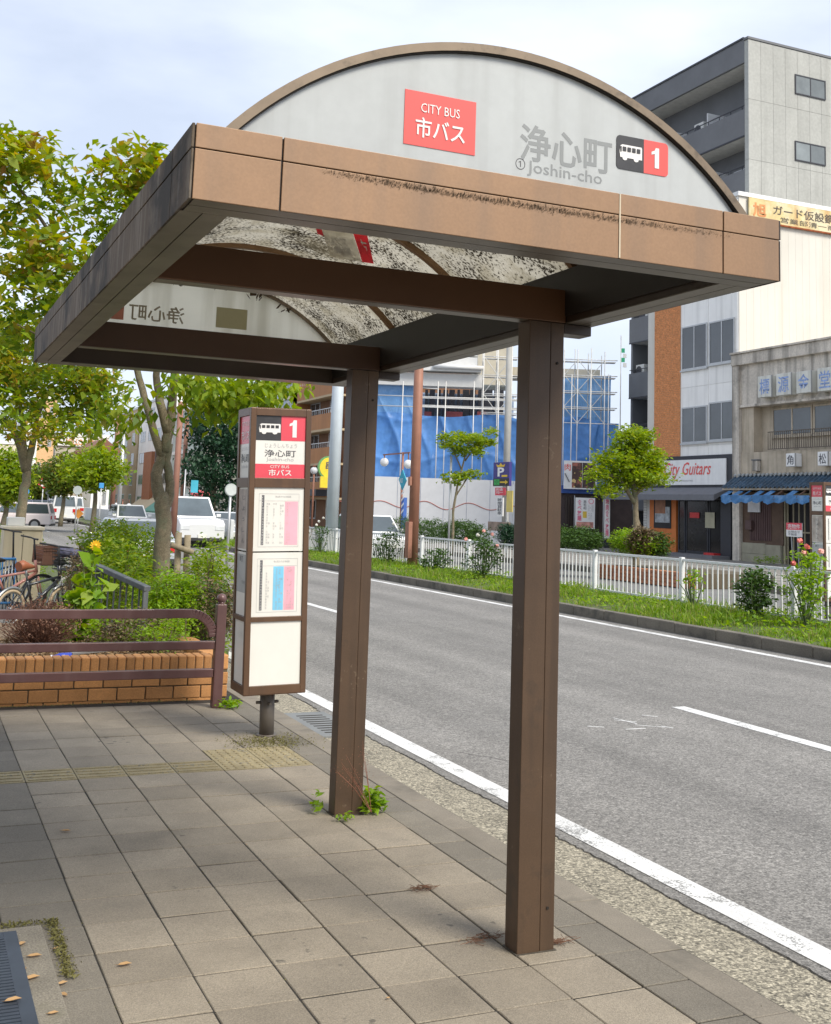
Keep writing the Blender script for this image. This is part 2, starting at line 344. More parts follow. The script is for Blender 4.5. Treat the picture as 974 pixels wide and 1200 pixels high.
cs = MB().box(-.082, -.2985, -.25, .082, .2985, 0).build('curb_stone', M_curb, pav, .006)
for n_, yy in enumerate(np.arange(1.2, 46, .6)):
    pos = (2.861, yy, RNG.normal(0, .001))
    if n_ == 0: cs.location = pos
    else: inst(cs, 'curb_stone', pav, pos)

# median and far side
med = MB(); med.box(11.30, -6, -.2, 13.75, 400, .03); median = struct('median', med, pm('soil', (.11,.085,.055), .95, var=.35, scale=6, fine=.3, fscale=60))
M_curbF = pm('curb_concrete_old', (.15, .135, .108), .92, var=.2, scale=2, fine=.2, fscale=60, rnd=.12, stain=((.06,.058,.05), .5, 1.6, .75))
cs = MB().box(-.085, -.496, -.25, .085, .496, .065).build('curb_stone', M_curbF, median, .015)
for n_, yy in enumerate(np.arange(6.5, 90, 1.0)):
    pos = (11.22, yy, RNG.normal(0, .003))
    if n_ == 0: cs.location = pos
    else: inst(cs, 'curb_stone', median, pos)
cs2 = MB().box(-.07, -.496, -.25, .07, .496, .05).build('curb_stone', M_curbF, median, .01)
for n_, yy in enumerate(np.arange(8.5, 60, 1.0)):
    pos = (13.82, yy, 0)
    if n_ == 0: cs2.location = pos
    else: inst(cs2, 'curb_stone', median, pos)
g = MB(); g.box(13.89, -6, -.2, 19.6, 400, -.06); srv = struct('service_road', g, pm('service_asphalt', (.16,.158,.15), .92, var=.12, scale=.5, fine=.15, fscale=40))
g = MB(); g.box(13.95, -6, -.059, 14.08, 90, -.056); g.build('edge_line', M_line, srv)
g = MB(); g.box(19.6, -6, -.2, 60, 120, .10); side2 = struct('far_pavement', g, pm('far_paving', (.24,.225,.2), .9, var=.15, scale=.8, fine=.12, fscale=30))
g = MB()
for yy in np.arange(8, 80, .8): g.box(19.59, yy+.005, -.2, 19.75, yy+.795, .108)
g.build('curb_run', M_curbF, side2)['kind'] = 'stuff'
g = MB()
for yy in np.arange(20, 48, 1.2): g.box(19.9, yy, .1005, 30.2, yy+.02, .103)
for xx in np.arange(20.5, 30, 1.2): g.box(xx, 20, .1005, xx+.02, 48, .1035)
g.build('joint', M_bed, side2)

# ================================================================== BUS SHELTER
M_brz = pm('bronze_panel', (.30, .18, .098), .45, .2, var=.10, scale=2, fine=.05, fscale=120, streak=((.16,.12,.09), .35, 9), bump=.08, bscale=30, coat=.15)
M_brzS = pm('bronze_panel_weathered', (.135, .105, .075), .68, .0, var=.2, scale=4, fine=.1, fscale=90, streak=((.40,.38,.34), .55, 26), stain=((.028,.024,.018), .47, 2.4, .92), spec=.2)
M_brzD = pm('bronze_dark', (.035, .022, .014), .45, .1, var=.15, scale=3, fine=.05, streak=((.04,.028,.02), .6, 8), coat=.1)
M_under = pm('soffit_metal', (.15, .13, .105), .38, .4, var=.2, scale=4, streak=((.06,.05,.04), .5, 8), stain=((.3,.28,.22), .62, 6, .4))
M_post = pm('bronze_post', (.088, .053, .030), .46, .15, var=.16, scale=3, fine=.08, fscale=160, streak=((.05,.032,.02), .7, 14), stain=((.045,.032,.022), .60, 4, .7), speck=((.135,.095,.06), 1.27, 45, 6), coat=.05)
M_gap = pm('shadow_gap', (.02,.016,.012), .9)
M_seal = pm('sealant', (.55,.48,.36), .7)
def panelmat():
    m = pm('sign_acrylic', (.68, .71, .705), .22, 0, .05, 1.5, fine=.02, fscale=30, streak=((.42,.43,.41), .35, 12), trans=.30, coat=.3); return m
M_acr = panelmat()
M_roof = pm('roof_polycarbonate', (.66, .64, .58), .30, 0, .10, 2.5, trans=.80, speck=((.07, .06, .045), .80, 75, 4.0, .55), stain=((.42,.39,.31), .48, 5, .5), coat=.5)
M_roofD = pm('roof_polycarbonate_dirty', (.34, .315, .26), .25, 0, .15, 2.5, trans=.72, speck=((.05, .043, .032), .73, 75, 3.4, .55), stain=((.18,.16,.12), .48, 4, .6), coat=.6)
sh = thing('bus_shelter', 'brown metal bus shelter with arched translucent roof and two square posts', 'bus shelter', (2.35, 5.2, 0))
X0, X1, Y0, Y1, Z0, Z1 = .606, 2.588, 2.914, 7.07, 2.472, 2.679; ZS = 2.611; T = .14; G_ = .0025
def fascia(axis, a, b, joints, outer, inner, matp):
    """one side of the roof edge: upper and lower cladding strips between joints, a soffit and a dark core"""
    cuts = [a]+joints+[b]
    for i in range(len(cuts)-1):
        p, q = cuts[i]+G_, cuts[i+1]-G_
        for (z0, z1, pr) in ((Z0, ZS-.0015, 0), (ZS+.0015, Z1, .0015)):
            m = MB(); lo, hi = (outer, outer+.006*np.sign(inner-outer)) ; oo = outer-pr*np.sign(inner-outer)
            if axis == 'x': m.box(p, oo, z0, q, hi, z1)
            else: m.box(oo, p, z0, hi, q, z1)
            m.build('fascia_panel', matp, sh, .0015)
    c0, c1 = outer+.0065*np.sign(inner-outer), inner; m = MB()
    if axis == 'x': m.box(a+.008, c0, Z0+.004, b-.008, c1, Z1-.003)
    else: m.box(c0, a+.008, Z0+.004, c1, b-.008, Z1-.003)
    m.build('fascia_core', M_brzD, sh)
    mid = (outer+inner)/2
    for s0, s1 in ((outer+.007*np.sign(inner-outer), mid-.002*np.sign(inner-outer)), (mid+.002*np.sign(inner-outer), inner)):
        m = MB(); k = T if axis == 'x' else T
        if axis == 'x': m.box(a+.009, s0, Z0-.0, b-.009, s1, Z0+.0035)
        else: m.box(s0, a+T+.002, Z0-.0, s1, b-T-.002, Z0+.0035)
        m.build('soffit_strip', M_under, sh)
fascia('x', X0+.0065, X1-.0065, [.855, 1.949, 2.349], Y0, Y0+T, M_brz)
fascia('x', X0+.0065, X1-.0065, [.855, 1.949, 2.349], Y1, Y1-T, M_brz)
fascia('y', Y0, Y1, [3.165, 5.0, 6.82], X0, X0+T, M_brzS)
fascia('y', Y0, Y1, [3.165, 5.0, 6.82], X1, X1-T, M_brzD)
bx('joint_sealant', M_seal, sh, 1.9465, Y0-.003, Z0+.002, 1.9515, Y0+.003, Z1-.002)
m = MB()                                         # grime that collects on the ledge of the front cladding
for i in range(2600):
    u = RNG.beta(1.3, 1.5); x = .97+u*1.42; hh = RNG.exponential(.0017)*(1.1 if 1.1 < x < 2.1 else .6); zz = ZS-.010-.008*math.sin((x-.9)*2)+RNG.normal(0, .005); ww = RNG.uniform(.0004, .0016)
    m.add([(x-ww, Y0-.0004-.0016, zz-.001), (x+ww, Y0-.0004-.0016, zz-.001), (x+ww*.3, Y0-.002, zz+hh), (x-ww*.3, Y0-.002, zz+hh)], [(0,1,2,3)])
m.build('grime_band', pm('grime', (.09,.06,.035), .9, var=.4, scale=60), sh)
# posts
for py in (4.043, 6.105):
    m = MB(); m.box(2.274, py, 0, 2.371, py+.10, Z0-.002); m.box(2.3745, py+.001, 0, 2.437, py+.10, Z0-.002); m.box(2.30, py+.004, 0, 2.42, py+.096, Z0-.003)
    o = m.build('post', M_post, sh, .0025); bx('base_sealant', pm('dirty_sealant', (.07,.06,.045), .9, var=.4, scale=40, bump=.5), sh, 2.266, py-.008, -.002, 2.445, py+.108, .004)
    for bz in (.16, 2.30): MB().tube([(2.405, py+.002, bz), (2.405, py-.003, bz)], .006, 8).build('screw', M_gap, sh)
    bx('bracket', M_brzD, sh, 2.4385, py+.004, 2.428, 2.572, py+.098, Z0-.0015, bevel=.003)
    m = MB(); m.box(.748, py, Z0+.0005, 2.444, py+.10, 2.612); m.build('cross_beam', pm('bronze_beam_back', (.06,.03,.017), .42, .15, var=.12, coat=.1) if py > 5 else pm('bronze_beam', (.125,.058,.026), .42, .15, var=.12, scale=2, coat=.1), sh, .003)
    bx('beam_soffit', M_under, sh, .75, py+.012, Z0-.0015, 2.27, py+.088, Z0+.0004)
bx('side_beam', pm('beam_black', (.012,.009,.007), .5), sh, 2.4385, Y0+T+.002, Z0+.03, 2.4465, Y1-T-.002, 2.70)
# barrel roof
RC, RR = (1.600, 1.904), 1.196
A0 = math.asin((Z1+.004-RC[1])/RR)
def arc(r, n=40, a0=A0): return [(RC[0]-r*math.cos(a0+(math.pi-2*a0)*i/n), RC[1]+r*math.sin(a0+(math.pi-2*a0)*i/n)) for i in range(n+1)]
def arcband(name, r0, r1, ya, yb, mat, n=40):
    p, q = arc(r0, n), arc(r1, n); m = MB(); vs = []
    for i in range(n+1): vs += [(p[i][0], ya, p[i][1]), (q[i][0], ya, q[i][1]), (q[i][0], yb, q[i][1]), (p[i][0], yb, p[i][1])]
    fs = []
    for i in range(n):
        a, b = 4*i, 4*i+4
        for j in range(4): fs.append((a+j, b+j, b+(j+1) % 4, a+(j+1) % 4))
    fs += [(0,1,2,3), (4*n+3, 4*n+2, 4*n+1, 4*n)]
    m.add(vs, fs); return m.build(name, mat, sh)
M_rim = pm('arch_rim', (.19,.145,.10), .45, .35, var=.15, scale=9, stain=((.09,.07,.05), .55, 14, .7))
YF, YB = 2.968, 7.015
for ya, yb in ((YF, YF+.05), (YB-.05, YB)): arcband('arch_rim', RR-.026, RR, ya, yb, M_rim)
arcband('arch_gasket', RR-.0300, RR-.0262, YF+.004, YF+.03, M_gap)
ribs = [YF+.06+(YB-YF-.12)*i/4 for i in range(5)]
for yy in ribs[1:-1]: arcband('roof_rib', RR-.036, RR-.010, yy-.016, yy+.016, pm('rib_bronze', (.22,.125,.06), .4, .3, var=.1))
for i in range(4): arcband('roof_panel', RR-.009, RR-.005, ribs[i]+.002-(0 if i else .01), ribs[i+1]-.002+(0 if i < 3 else .01), M_roof if i else M_roofD)
for yy, nm in ((YF+.018, 'sign_panel'), (YB-.032, 'sign_panel')):
    pts = arc(RR-.027, 40); m = MB(); m.prism([(x, yy, z) for x, z in pts], (0, .006, 0)); fr = m.build(nm, M_acr if yy < 4 else pm('sign_acrylic_back', (.93,.91,.82), .3, 0, .06, 2, trans=.93, streak=((.55,.52,.42), .5, 9), stain=((.2,.17,.11), .66, 7, .8)), sh)
    if yy < 4: front_panel = fr; FYP = yy
    else: back_panel = fr; BYP = yy
M_redS = pm('sign_red', (.74,.10,.085), .35, var=.05, coat=.2); M_whtS = pm('sign_white', (.80,.79,.76), .4, var=.04); M_greyS = pm('sign_grey', (.25,.265,.265), .4, var=.05); M_blkS = pm('sign_black', (.045,.045,.047), .35, var=.2, scale=20); M_lt = pm('sign_palegrey', (.62,.60,.56), .4)
def numeral_one(mat, org, xd, wid, hgt, parent, lift):
    xd = Vector(xd); up = Vector((0,0,1)); n = xd.cross(up); O_ = Vector(org)+n*lift; P = lambda a, b: O_+xd*(a*wid)+up*(b*hgt)
    return MB().prism([P(a, b) for a, b in ((.42,0),(.98,0),(.98,1),(.55,1),(.40,.86),(.0,.78),(.0,.64),(.42,.70))], -n*.0006).build('lettering', mat, parent)
def bus_icon(mat, matd, org, xd, wid, hgt, parent, lift):
    """white side view of a bus with dark windows and wheels"""
    xd = Vector(xd); up = Vector((0,0,1)); n = xd.cross(up); O_ = Vector(org)+n*lift
    P = lambda a, b, l=0: O_+xd*(a*wid)+up*(b*hgt)+n*l
    m = MB(); body = [(.05,.18),(.02,.55),(.06,.92),(.14,1),(.97,1),(1,.93),(1,.18),(.86,.18),(.83,.05),(.74,0),(.66,.05),(.63,.18),(.36,.18),(.33,.05),(.25,0),(.17,.05),(.14,.18)]
    m.prism([P(a, b) for a, b in body], -n*.0008); m.build('bus_emblem', mat, parent)
    m = MB(); q = [(.05,.52,.10,.86)]+[(.15+.205*i, .58, .30+.205*i, .86) for i in range(4)]
    for a, b, c_, d in q: m.prism([P(a,b,.001), P(c_,b,.001), P(c_,d,.001), P(a,d,.001)], n*.0006)
    m.build('bus_emblem_window', matd, parent)
def on_roof(x, y, r):                             # where a sight line meets the underside of the vault
    d = sight(x, y); a_ = d.x**2+d.z**2; ex, ez = EYE.x-RC[0], EYE.z-RC[1]; b_ = ex*d.x+ez*d.z; c_ = ex*ex+ez*ez-r*r
    return EYE+d*((-b_+math.sqrt(b_*b_-a_*c_))/a_)
for px4, mt in (([(377,268),(413,272),(424,307),(387,301)], pm('sticker_white', (.85,.83,.77), .5, var=.1, trans=.7)), ([(413.5,272),(430,274),(438,309),(424.5,307)], pm('sticker_red', (.85,.10,.14), .4, trans=.65)), ([(370,267),(376.5,268),(380,277),(372,274)], MATS['sticker_red'])):  # red and white reflection in the roof glazing, painted on as coloured patches
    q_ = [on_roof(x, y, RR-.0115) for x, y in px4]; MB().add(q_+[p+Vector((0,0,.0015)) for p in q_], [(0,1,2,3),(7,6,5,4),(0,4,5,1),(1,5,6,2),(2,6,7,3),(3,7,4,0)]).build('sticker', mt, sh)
for px4, ch in (([(386,276),(405,279),(409,288),(390,285)], 'バス'), ([(390,287),(410,290),(414,299),(394,296)], '乗場'), ([(418,279),(428,281),(433,301),(423,299)], '市')):
    q_ = [on_roof(x, y, RR-.0145) for x, y in px4]; text(ch, M_ink if 'stop_red' in () else pm('ink_dark', (.06,.05,.05), .6) if ch != '市' else pm('ink_pale', (.6,.55,.5), .6), q_[3], q_[2]-q_[3], (q_[2]-q_[3]).length, (q_[0]-q_[3]).length, sh, .0, yd=(q_[0]-q_[3]))  # lettering of the reflected sign, painted on the same patches
M_ink2 = pm('sign_darkink', (.06,.06,.065), .5)
# front sign
def FP(x, y): p = at_y(x, y, FYP); return p
def fpatch(x0, y1, x1, y0, mat, nm, lift=.002): a, b = FP(x0, y1), FP(x1, y0); return patch(nm, mat, (a.x, FYP, a.z), PX, b.x-a.x, b.z-a.z, front_panel, lift)
a = FP(472.5, 168); red = patch('route_plate', M_redS, (a.x, FYP, a.z), PX, .235, .167, front_panel, .002)
text('CITY BUS', M_whtS, (a.x+.052, FYP, a.z+.105), PX, .128, .028, front_panel, .004)
text('市バス', M_whtS, (a.x+.036, FYP, a.z+.027), PX, .163, .062, front_panel, .004, bold=.012)
b = FP(609, 186); text('浄心町', M_greyS, (b.x, FYP, b.z-.002), PX, .335, .118, front_panel, .0006, bold=.018)
text('①', M_ink2, (b.x-.014, FYP, b.z-.034), PX, .034, .036, front_panel, .0006); text('Joshin-cho', M_greyS, (b.x+.027, FYP, b.z-.050), PX, .272, .050, front_panel, .0006, bold=.006)
c = FP(722, 197)
def rplate(x0, x1, z0, z1, left, mat, rr=.014):
    q_ = []
    for cx_, cz_, a0_, rd in ((x0, z0, math.pi, left), (x1, z0, 1.5*math.pi, not left), (x1, z1, 0, not left), (x0, z1, .5*math.pi, left)):
        if not rd: q_.append((cx_, FYP-.0022, cz_)); continue
        ox, oz = cx_+(rr if cx_ == x0 else -rr), cz_+(rr if cz_ == z0 else -rr); q_ += [(ox+rr*math.cos(a0_+t), FYP-.0022, oz+rr*math.sin(a0_+t)) for t in np.linspace(0, math.pi/2, 6)]
    MB().prism(q_, (0, .002, 0)).build('route_plate', mat, front_panel)
rplate(c.x, c.x+.105, c.z, c.z+.112, True, M_blkS); rplate(c.x+.105, c.x+.200, c.z, c.z+.112, False, M_redS)
bus_icon(M_whtS, M_blkS, (c.x+.009, FYP, c.z+.030), PX, .088, .052, front_panel, .0035)
numeral_one(M_whtS, (c.x+.134, FYP, c.z+.022), PX, .030, .068, front_panel, .0036)
# back sign, read from the far side
MX = Vector((-1,0,0))
text('浄心町', pm('sign_grey_back', (.30,.27,.2), .5), (1.47, BYP-.002, 2.772), MX, .34, .105, back_panel, .001, bold=.012)
patch('route_plate', pm('sign_redback', (.45,.18,.13), .5), (1.10, BYP-.0015, 2.765), MX, .20, .11, back_panel, .001)
patch('route_plate', pm('sign_greenback', (.42,.40,.25), .5), (1.87, BYP-.0015, 2.775), MX, .20, .13, back_panel, .001)
m = MB()                                         # dead leaves and webs caught under the arch
for a_ in (1.42, 1.6, 1.72, 1.9, 2.1):
    for k in range(10):
        p = Vector((a_+RNG.normal(0,.03), BYP-.03-RNG.uniform(0,.06), RC[1]+math.sqrt(max(.1, (RR-.04)**2-(a_-RC[0])**2))-RNG.uniform(0,.05))); d = Vector(RNG.normal(0,.014,3)); e = Vector(RNG.normal(0,.008,3)); m.add([p-d, p+e, p+d, p-e], [(0,1,2,3)])
m.build('caught_leaf_litter', pm('litter', (.07,.045,.025), .9), sh)['kind'] = 'stuff'

# ================================================================== BUS STOP SIGN COLUMN
M_fr = pm('signframe_brown', (.13,.072,.040), .42, .3, var=.12, scale=5, streak=((.06,.04,.03), .5, 12), coat=.1)
M_pap = pm('notice_white', (.78,.77,.72), .35, var=.04, scale=3, streak=((.62,.62,.57), .3, 6), coat=.2)
M_pole = pm('grey_pole', (.16,.14,.12), .55, .3, var=.15, scale=8, stain=((.09,.05,.03), .6, 12, .7))
def column_sign(root, W, D, H0, H1, detail=True):
    """four sided lit stop column: base pole, frame, three tiers of panels on each side; local coordinates about the root"""
    o = ORG[root.name]; P = lambda x, y, z: (o.x+x, o.y+y, o.z+z)
    def lb(nm, mat, par, x0, y0, z0, x1, y1, z1, bevel=0): a, b = P(x0, y0, z0), P(x1, y1, z1); return MB().box(*a, *b).build(nm, mat, par, bevel)
    m = MB(); m.tube([P(0,0,0), P(0,0,H0+.02)], .054, 16); m.build('pole', M_pole, root)
    m = MB(); m.tube([P(0,0,0), P(0,0,.012)], .075, 16); m.build('base_collar', M_pole, root)
    for k in range(4):
        a = k*math.pi/2; m = MB(); d = Vector((math.cos(a), math.sin(a), 0)); c_ = Vector(P(0,0,H0-.085)); m.tube([c_+d*.05, c_+d*.085], .011, 6); m.build('bolt', M_pole, root)
    fw = .042
    for sx in (-1, 1):
        for sy in (-1, 1):
            x, y = sx*(W/2-fw/2), sy*(D/2-fw/2); lb('corner_frame', M_fr, root, x-fw/2, y-fw/2, H0, x+fw/2, y+fw/2, H1, .003)
    e = .0015
    rails = [(H1-.055, H1-e), (H0+.555*0+.515, H0+.515+.035), (H0+e, H0+.062), (H1-.585, H1-.515)]
    for z0, z1 in rails:
        for s in (-1, 1):
            lb('rail', M_fr, root, -W/2+fw, s*(D/2-.006)-.006, z0, W/2-fw, s*(D/2-.006)+.003, z1, .002); lb('rail', M_fr, root, s*(W/2-.006)-.006, -D/2+fw, z0, s*(W/2-.006)+.003, D/2-fw, z1, .002)
    lb('cap', M_fr, root, -W/2+.004, -D/2+.004, H1-.012, W/2-.004, D/2-.004, H1+.004)
    lb('floor_plate', M_fr, root, -W/2+.004, -D/2+.004, H0-.004, W/2-.004, D/2-.004, H0+.01)
    tiers = [(H1-.515, H1-.055), (H0+.55+.47, H1-.585), (H0+.55, H0+.55+.462), (H0+.062, H0+.515)]
    out = {}
    for ti, (z0, z1) in enumerate(tiers):
        for s in (-1, 1):
            out['y', s, ti] = lb('notice_panel', M_pap, root, -W/2+fw+.001, s*(D/2-.016)-.004, z0+.001, W/2-fw-.001, s*(D/2-.016)+.004, z1-.001)
            out['x', s, ti] = lb('notice_panel', M_pap, root, s*(W/2-.016)-.004, -D/2+fw+.001, z0+.001, s*(W/2-.016)+.004, D/2-fw-.001, z1-.001)
    return tiers, out, fw
M_pink = pm('print_pink', (.85,.42,.50), .4); M_cyan = pm('print_blue', (.22,.58,.82), .4); M_ink = pm('print_ink', (.10,.10,.11), .5); M_inkL = pm('print_lightink', (.45,.45,.45), .5)
M_stopred = pm('stop_red', (.72,.07,.10), .35, var=.05, coat=.3)
def dress(root, tiers, out, fw, W, D, side_photo=True):
    o = ORG[root.name]
    def face(s, ax):
        if ax == 'y': return Vector((o.x-W/2+fw, o.y-D/2+.012, o.z)), PX, W-2*fw
        return Vector((o.x-W/2+.012, o.y+D/2-fw, o.z)), NY, D-2*fw
    # front: route header
    O_, xd, w = face(-1, 'y'); z0, z1 = tiers[0]; h = z1-z0; par = out['y', -1, 0]
    Q = lambda a, b: O_+xd*(a*w)+Vector((0,0,z0+b*h))
    patch('header_block', M_blkS, Q(.0,.60), xd, w*.505, h*.40, par, .001); patch('header_block', M_stopred, Q(.505,.60), xd, w*.495, h*.40, par, .001)
    bus_icon(M_whtS, M_blkS, Q(.05,.70), xd, w*.44, h*.17, par, .0025); numeral_one(M_whtS, Q(.67,.66), xd, w*.15, h*.28, par, .0026)
    text('じょうしんちょう', M_inkL, Q(.19,.485), xd, w*.64, h*.07, par, .0015); text('浄心町', M_ink, Q(.18,.34), xd, w*.63, h*.115, par, .0015, bold=.01); text('Joshin-cho', M_inkL, Q(.22,.255), xd, w*.55, h*.075, par, .0015)
    patch('header_block', M_stopred, Q(0,0), xd, w, h*.225, par, .001); text('CITY BUS', M_whtS, Q(.30,.160), xd, w*.38, h*.045, par, .003); text('市バス', M_whtS, Q(.27,.035), xd, w*.46, h*.105, par, .003, bold=.01)
    # front: two timetables
    for ti, cols in ((1, [(.62,.26,M_pink)]), (2, [(.42,.205,M_cyan), (.635,.21,M_pink)])):
        z0, z1 = tiers[ti]; h = z1-z0; par = out['y', -1, ti]
        P_ = lambda a, b: O_+xd*(a*w)+Vector((0,0,z0+b*h))
        for a, ww, mt in cols: patch('timetable_column', mt, P_(a,.10), xd, w*ww, h*.68, par, .001)
        m = MB()
        for a, b, c_, d in ((.10,.07,.90,.074),(.10,.90,.90,.904),(.10,.79,.90,.793),(.10,.07,.104,.904),(.896,.07,.90,.904)): 
            q0, q1 = P_(a, b), P_(c_, d); m.box(q0.x, q0.y-.0015, q0.z, max(q1.x, q0.x+.001), q0.y-.0008, max(q1.z, q0.z+.001))
        m.build('timetable_rule', M_inkL, par)
        patch('hour_strip', M_ink, P_(.155,.10), xd, w*.05, h*.78, par, .0012)
        text('\n'.join(str(k) for k in range(6, 24)), M_whtS, P_(.162,.11), xd, w*.034, h*.75, par, .002)
        text('浄心町のりば 時刻表', M_inkL, P_(.42,.84), xd, w*.32, h*.035, par, .0015)
        for ci in range(3+len(cols)):
            a = .25+ci*.135 if len(cols) == 1 else [.27,.47,.53,.69,.76][ci]
            body = '\n'.join((' '.join('%02d' % RNG.integers(0, 59) for _ in range(1 if RNG.random() < .6 else 2))) if RNG.random() < .8 else '-' for _ in range(15)); text(body, M_inkL, P_(a,.12), xd, w*.07, h*.64, par, .002)
    # left side: header, photo notice, blank panels
    O_, xd, w = face(-1, 'x')
    z0, z1 = tiers[0]; h = z1-z0; par = out['x', -1, 0]; Q = lambda a, b: O_+xd*(a*w)+Vector((0,0,z0+b*h))
    patch('header_block', M_stopred, Q(0,.55), xd, w, h*.45, par, .001); text('CITY BUS', M_whtS, Q(.15,.84), xd, w*.7, h*.07, par, .003); text('市バス', M_whtS, Q(.12,.60), xd, w*.76, h*.17, par, .003, bold=.01)
    text('じょうしんちょう', M_inkL, Q(.12,.44), xd, w*.76, h*.06, par, .002); text('浄心町', M_ink, Q(.12,.25), xd, w*.76, h*.14, par, .002, bold=.01); text('Joshin-cho', M_inkL, Q(.2,.14), xd, w*.6, h*.07, par, .002)
    z0, z1 = tiers[1]; h = z1-z0; par = out['x', -1, 1]; Q = lambda a, b: O_+xd*(a*w)+Vector((0,0,z0+b*h))
    patch('notice', pm('notice_faded', (.42,.36,.31), .5, var=.35, scale=7, streak=((.7,.66,.6), .7, 14)), Q(.04,.03), xd, w*.92, h*.94, par, .001)
    for i, ch in enumerate('じょうしん'): text(ch, M_ink, Q(.38, .80-.17*i), xd, w*.26, h*.07, par, .002)
    z0, z1 = tiers[2]; par = out['x', -1, 2]; Q = lambda a, b: O_+xd*(a*w)+Vector((0,0,z0+b*(z1-z0)))
    patch('notice', pm('notice_grey', (.40,.41,.40), .5, var=.2), Q(.03,.36), xd, w*.94, (z1-z0)*.6, par, .001); text('町', M_ink, Q(.3,.84), xd, w*.3, (z1-z0)*.09, par, .002); text('行先', M_ink, Q(.55,.5), xd, w*.3, (z1-z0)*.05, par, .002)
    z0, z1 = tiers[3]; par = out['x', -1, 3]; Q = lambda a, b: O_+xd*(a*w)+Vector((0,0,z0+b*(z1-z0)))
    text('市交通局', M_pap, Q(.3,.72), xd, w*.5, (z1-z0)*.12, par, .002)
SW, SD = .468, .36
st = thing('bus_stop_sign', 'brown framed four sided bus stop column with red number 1 header and timetables', 'bus stop sign', (2.545, 8.33, 0))
tiers, outp, fw = column_sign(st, SW, SD, .325, 2.395); dress(st, tiers, outp, fw, SW, SD)
st.rotation_euler = (R_(.3), R_(-1.5), 0)

# ================================================================== BARRIER RAIL AND BRICK PLANTER
M_rail = pm('barrier_brown', (.115, .055, .052), .40, .15, var=.12, scale=6, fine=.05, streak=((.2,.13,.12), .3, 10), coat=.15)
rl = thing('barrier_rail', 'dark brown steel barrier with three rails and a ball topped end post', 'barrier', (2.47, 9.55, 0))
def railbar(z0, z1, x1): return MB().box(-.95, 9.525, z0, x1, 9.585, z1).build('rail', M_rail, rl, .006)
m = MB(); m.box(2.43, 9.515, 0, 2.51, 9.595, .84); m.build('end_post', M_rail, rl, .005)
m = MB(); m.sphere((2.47, 9.555, .887), .042, 16, 10); m.tube([(2.47,9.555,.835),(2.47,9.555,.86)], .028, 12); m.build('ball_finial', M_rail, rl)
m = MB()                                          # top rail bending down into the post
pts = [(2.22, .764)]+[(2.22+.19*math.sin(a), .574+.19*math.cos(a)) for a in np.linspace(.15, math.pi/2, 10)]
for i in range(len(pts)-1):
    (xa, za), (xb, zb) = pts[i], pts[i+1]; d = Vector((xb-xa, 0, zb-za)).normalized(); n_ = Vector((-d.z, 0, d.x))*.036
    a, b = Vector((xa, 9.527, za)), Vector((xb, 9.527, zb)); c_ = [a-n_, b-n_, b+n_, a+n_]; m.prism(c_, (0, .056, 0))
m.box(-.95, 9.525, .728, 2.222, 9.585, .80); m.build('rail', M_rail, rl, .004)
railbar(.472, .54, 2.429); railbar(.245, .315, 2.429)
m = MB(); m.box(-.99, 9.52, 0, -.93, 9.59, .84); m.build('end_post', M_rail, rl, .005)

def brickmat(nm, c): return pm(nm, c, .75, var=.10, scale=9, fine=.12, fscale=90, bump=.4, rnd=.22, stain=((.20,.15,.08), .62, 12, .5))
M_brk = brickmat('planter_brick', (.43, .205, .07)); M_mort = pm('mortar', (.12,.095,.06), .95, var=.3, scale=20)
pl = thing('brick_planter', 'low orange brick planter wall with rounded soldier course behind the brown barrier', 'planter', (1.0, 9.95, 0))
PYF, PXR = 9.95, 2.665
bx('mortar_bed', M_mort, pl, -3, PYF+.006, -.02, PXR-.006, PYF+.17, .345)
bx('mortar_bed', M_mort, pl, PXR-.176, PYF+.171, -.02, PXR-.006, 14.0, .345)
def brk(nm, sx, sy, sz, bev): return MB().box(-sx/2, -sy/2, -sz/2, sx/2, sy/2, sz/2).build(nm, M_brk, pl, bev, local=True)
def put(proto, st_, pos): 
    pos = Vector(pos)-ORG[pl.name]
    if not st_[0]: proto.location = pos; st_[0] = True
    else: inst(proto, 'brick', pl, pos, (RNG.normal(0,.006), RNG.normal(0,.006), RNG.normal(0,.006)))
B1, s1 = brk('brick', .069, .185, .125, .012), [False]
for i in range(28): put(B1, s1, (PXR-.036-i*.0735, PYF+.088, .31))
B1b, s1b = brk('brick', .185, .069, .125, .012), [False]
for i in range(16): put(B1b, s1b, (PXR-.09, PYF+.222+i*.0735, .3102))
B2, s2 = brk('brick', .226, .06, .098, .005), [False]; B2s, s2s = brk('brick', .06, .226, .098, .005), [False]
for r, zc in enumerate((.068, .176)):
    for i in range(9): put(B2, s2, (PXR-.117-i*.236-(r*.118), PYF+.022, zc))
    if r == 0: pass
    for i in range(5): put(B2s, s2s, (PXR-.022, PYF+.17+i*.236+(r*.118), zc))
sm = MB().box(PXR-.10, PYF-.008, .127, PXR-.002, PYF+.05, .225).build('brick', M_brk, pl, .005)
lowb, slow = brk('brick', .226, .055, .03, .004), [False]
for i in range(9): put(lowb, slow, (PXR-.23-i*.236, PYF+.026, .002))
soil = MB(); soil.add([(-3,10.1,.27),(PXR-.15,10.1,.27),(PXR-.15,14.2,.22),(-3,14.2,.22)], [(0,1,2,3)])
soilo = soil.build('planter_soil', pm('dry_soil', (.17,.12,.075), .95, var=.45, scale=9, fine=.45, fscale=55, bump=.9), pl)
n = 9000; X = RNG.uniform(-1, 2.5, n); Y = RNG.uniform(10.12, 12.2, n)
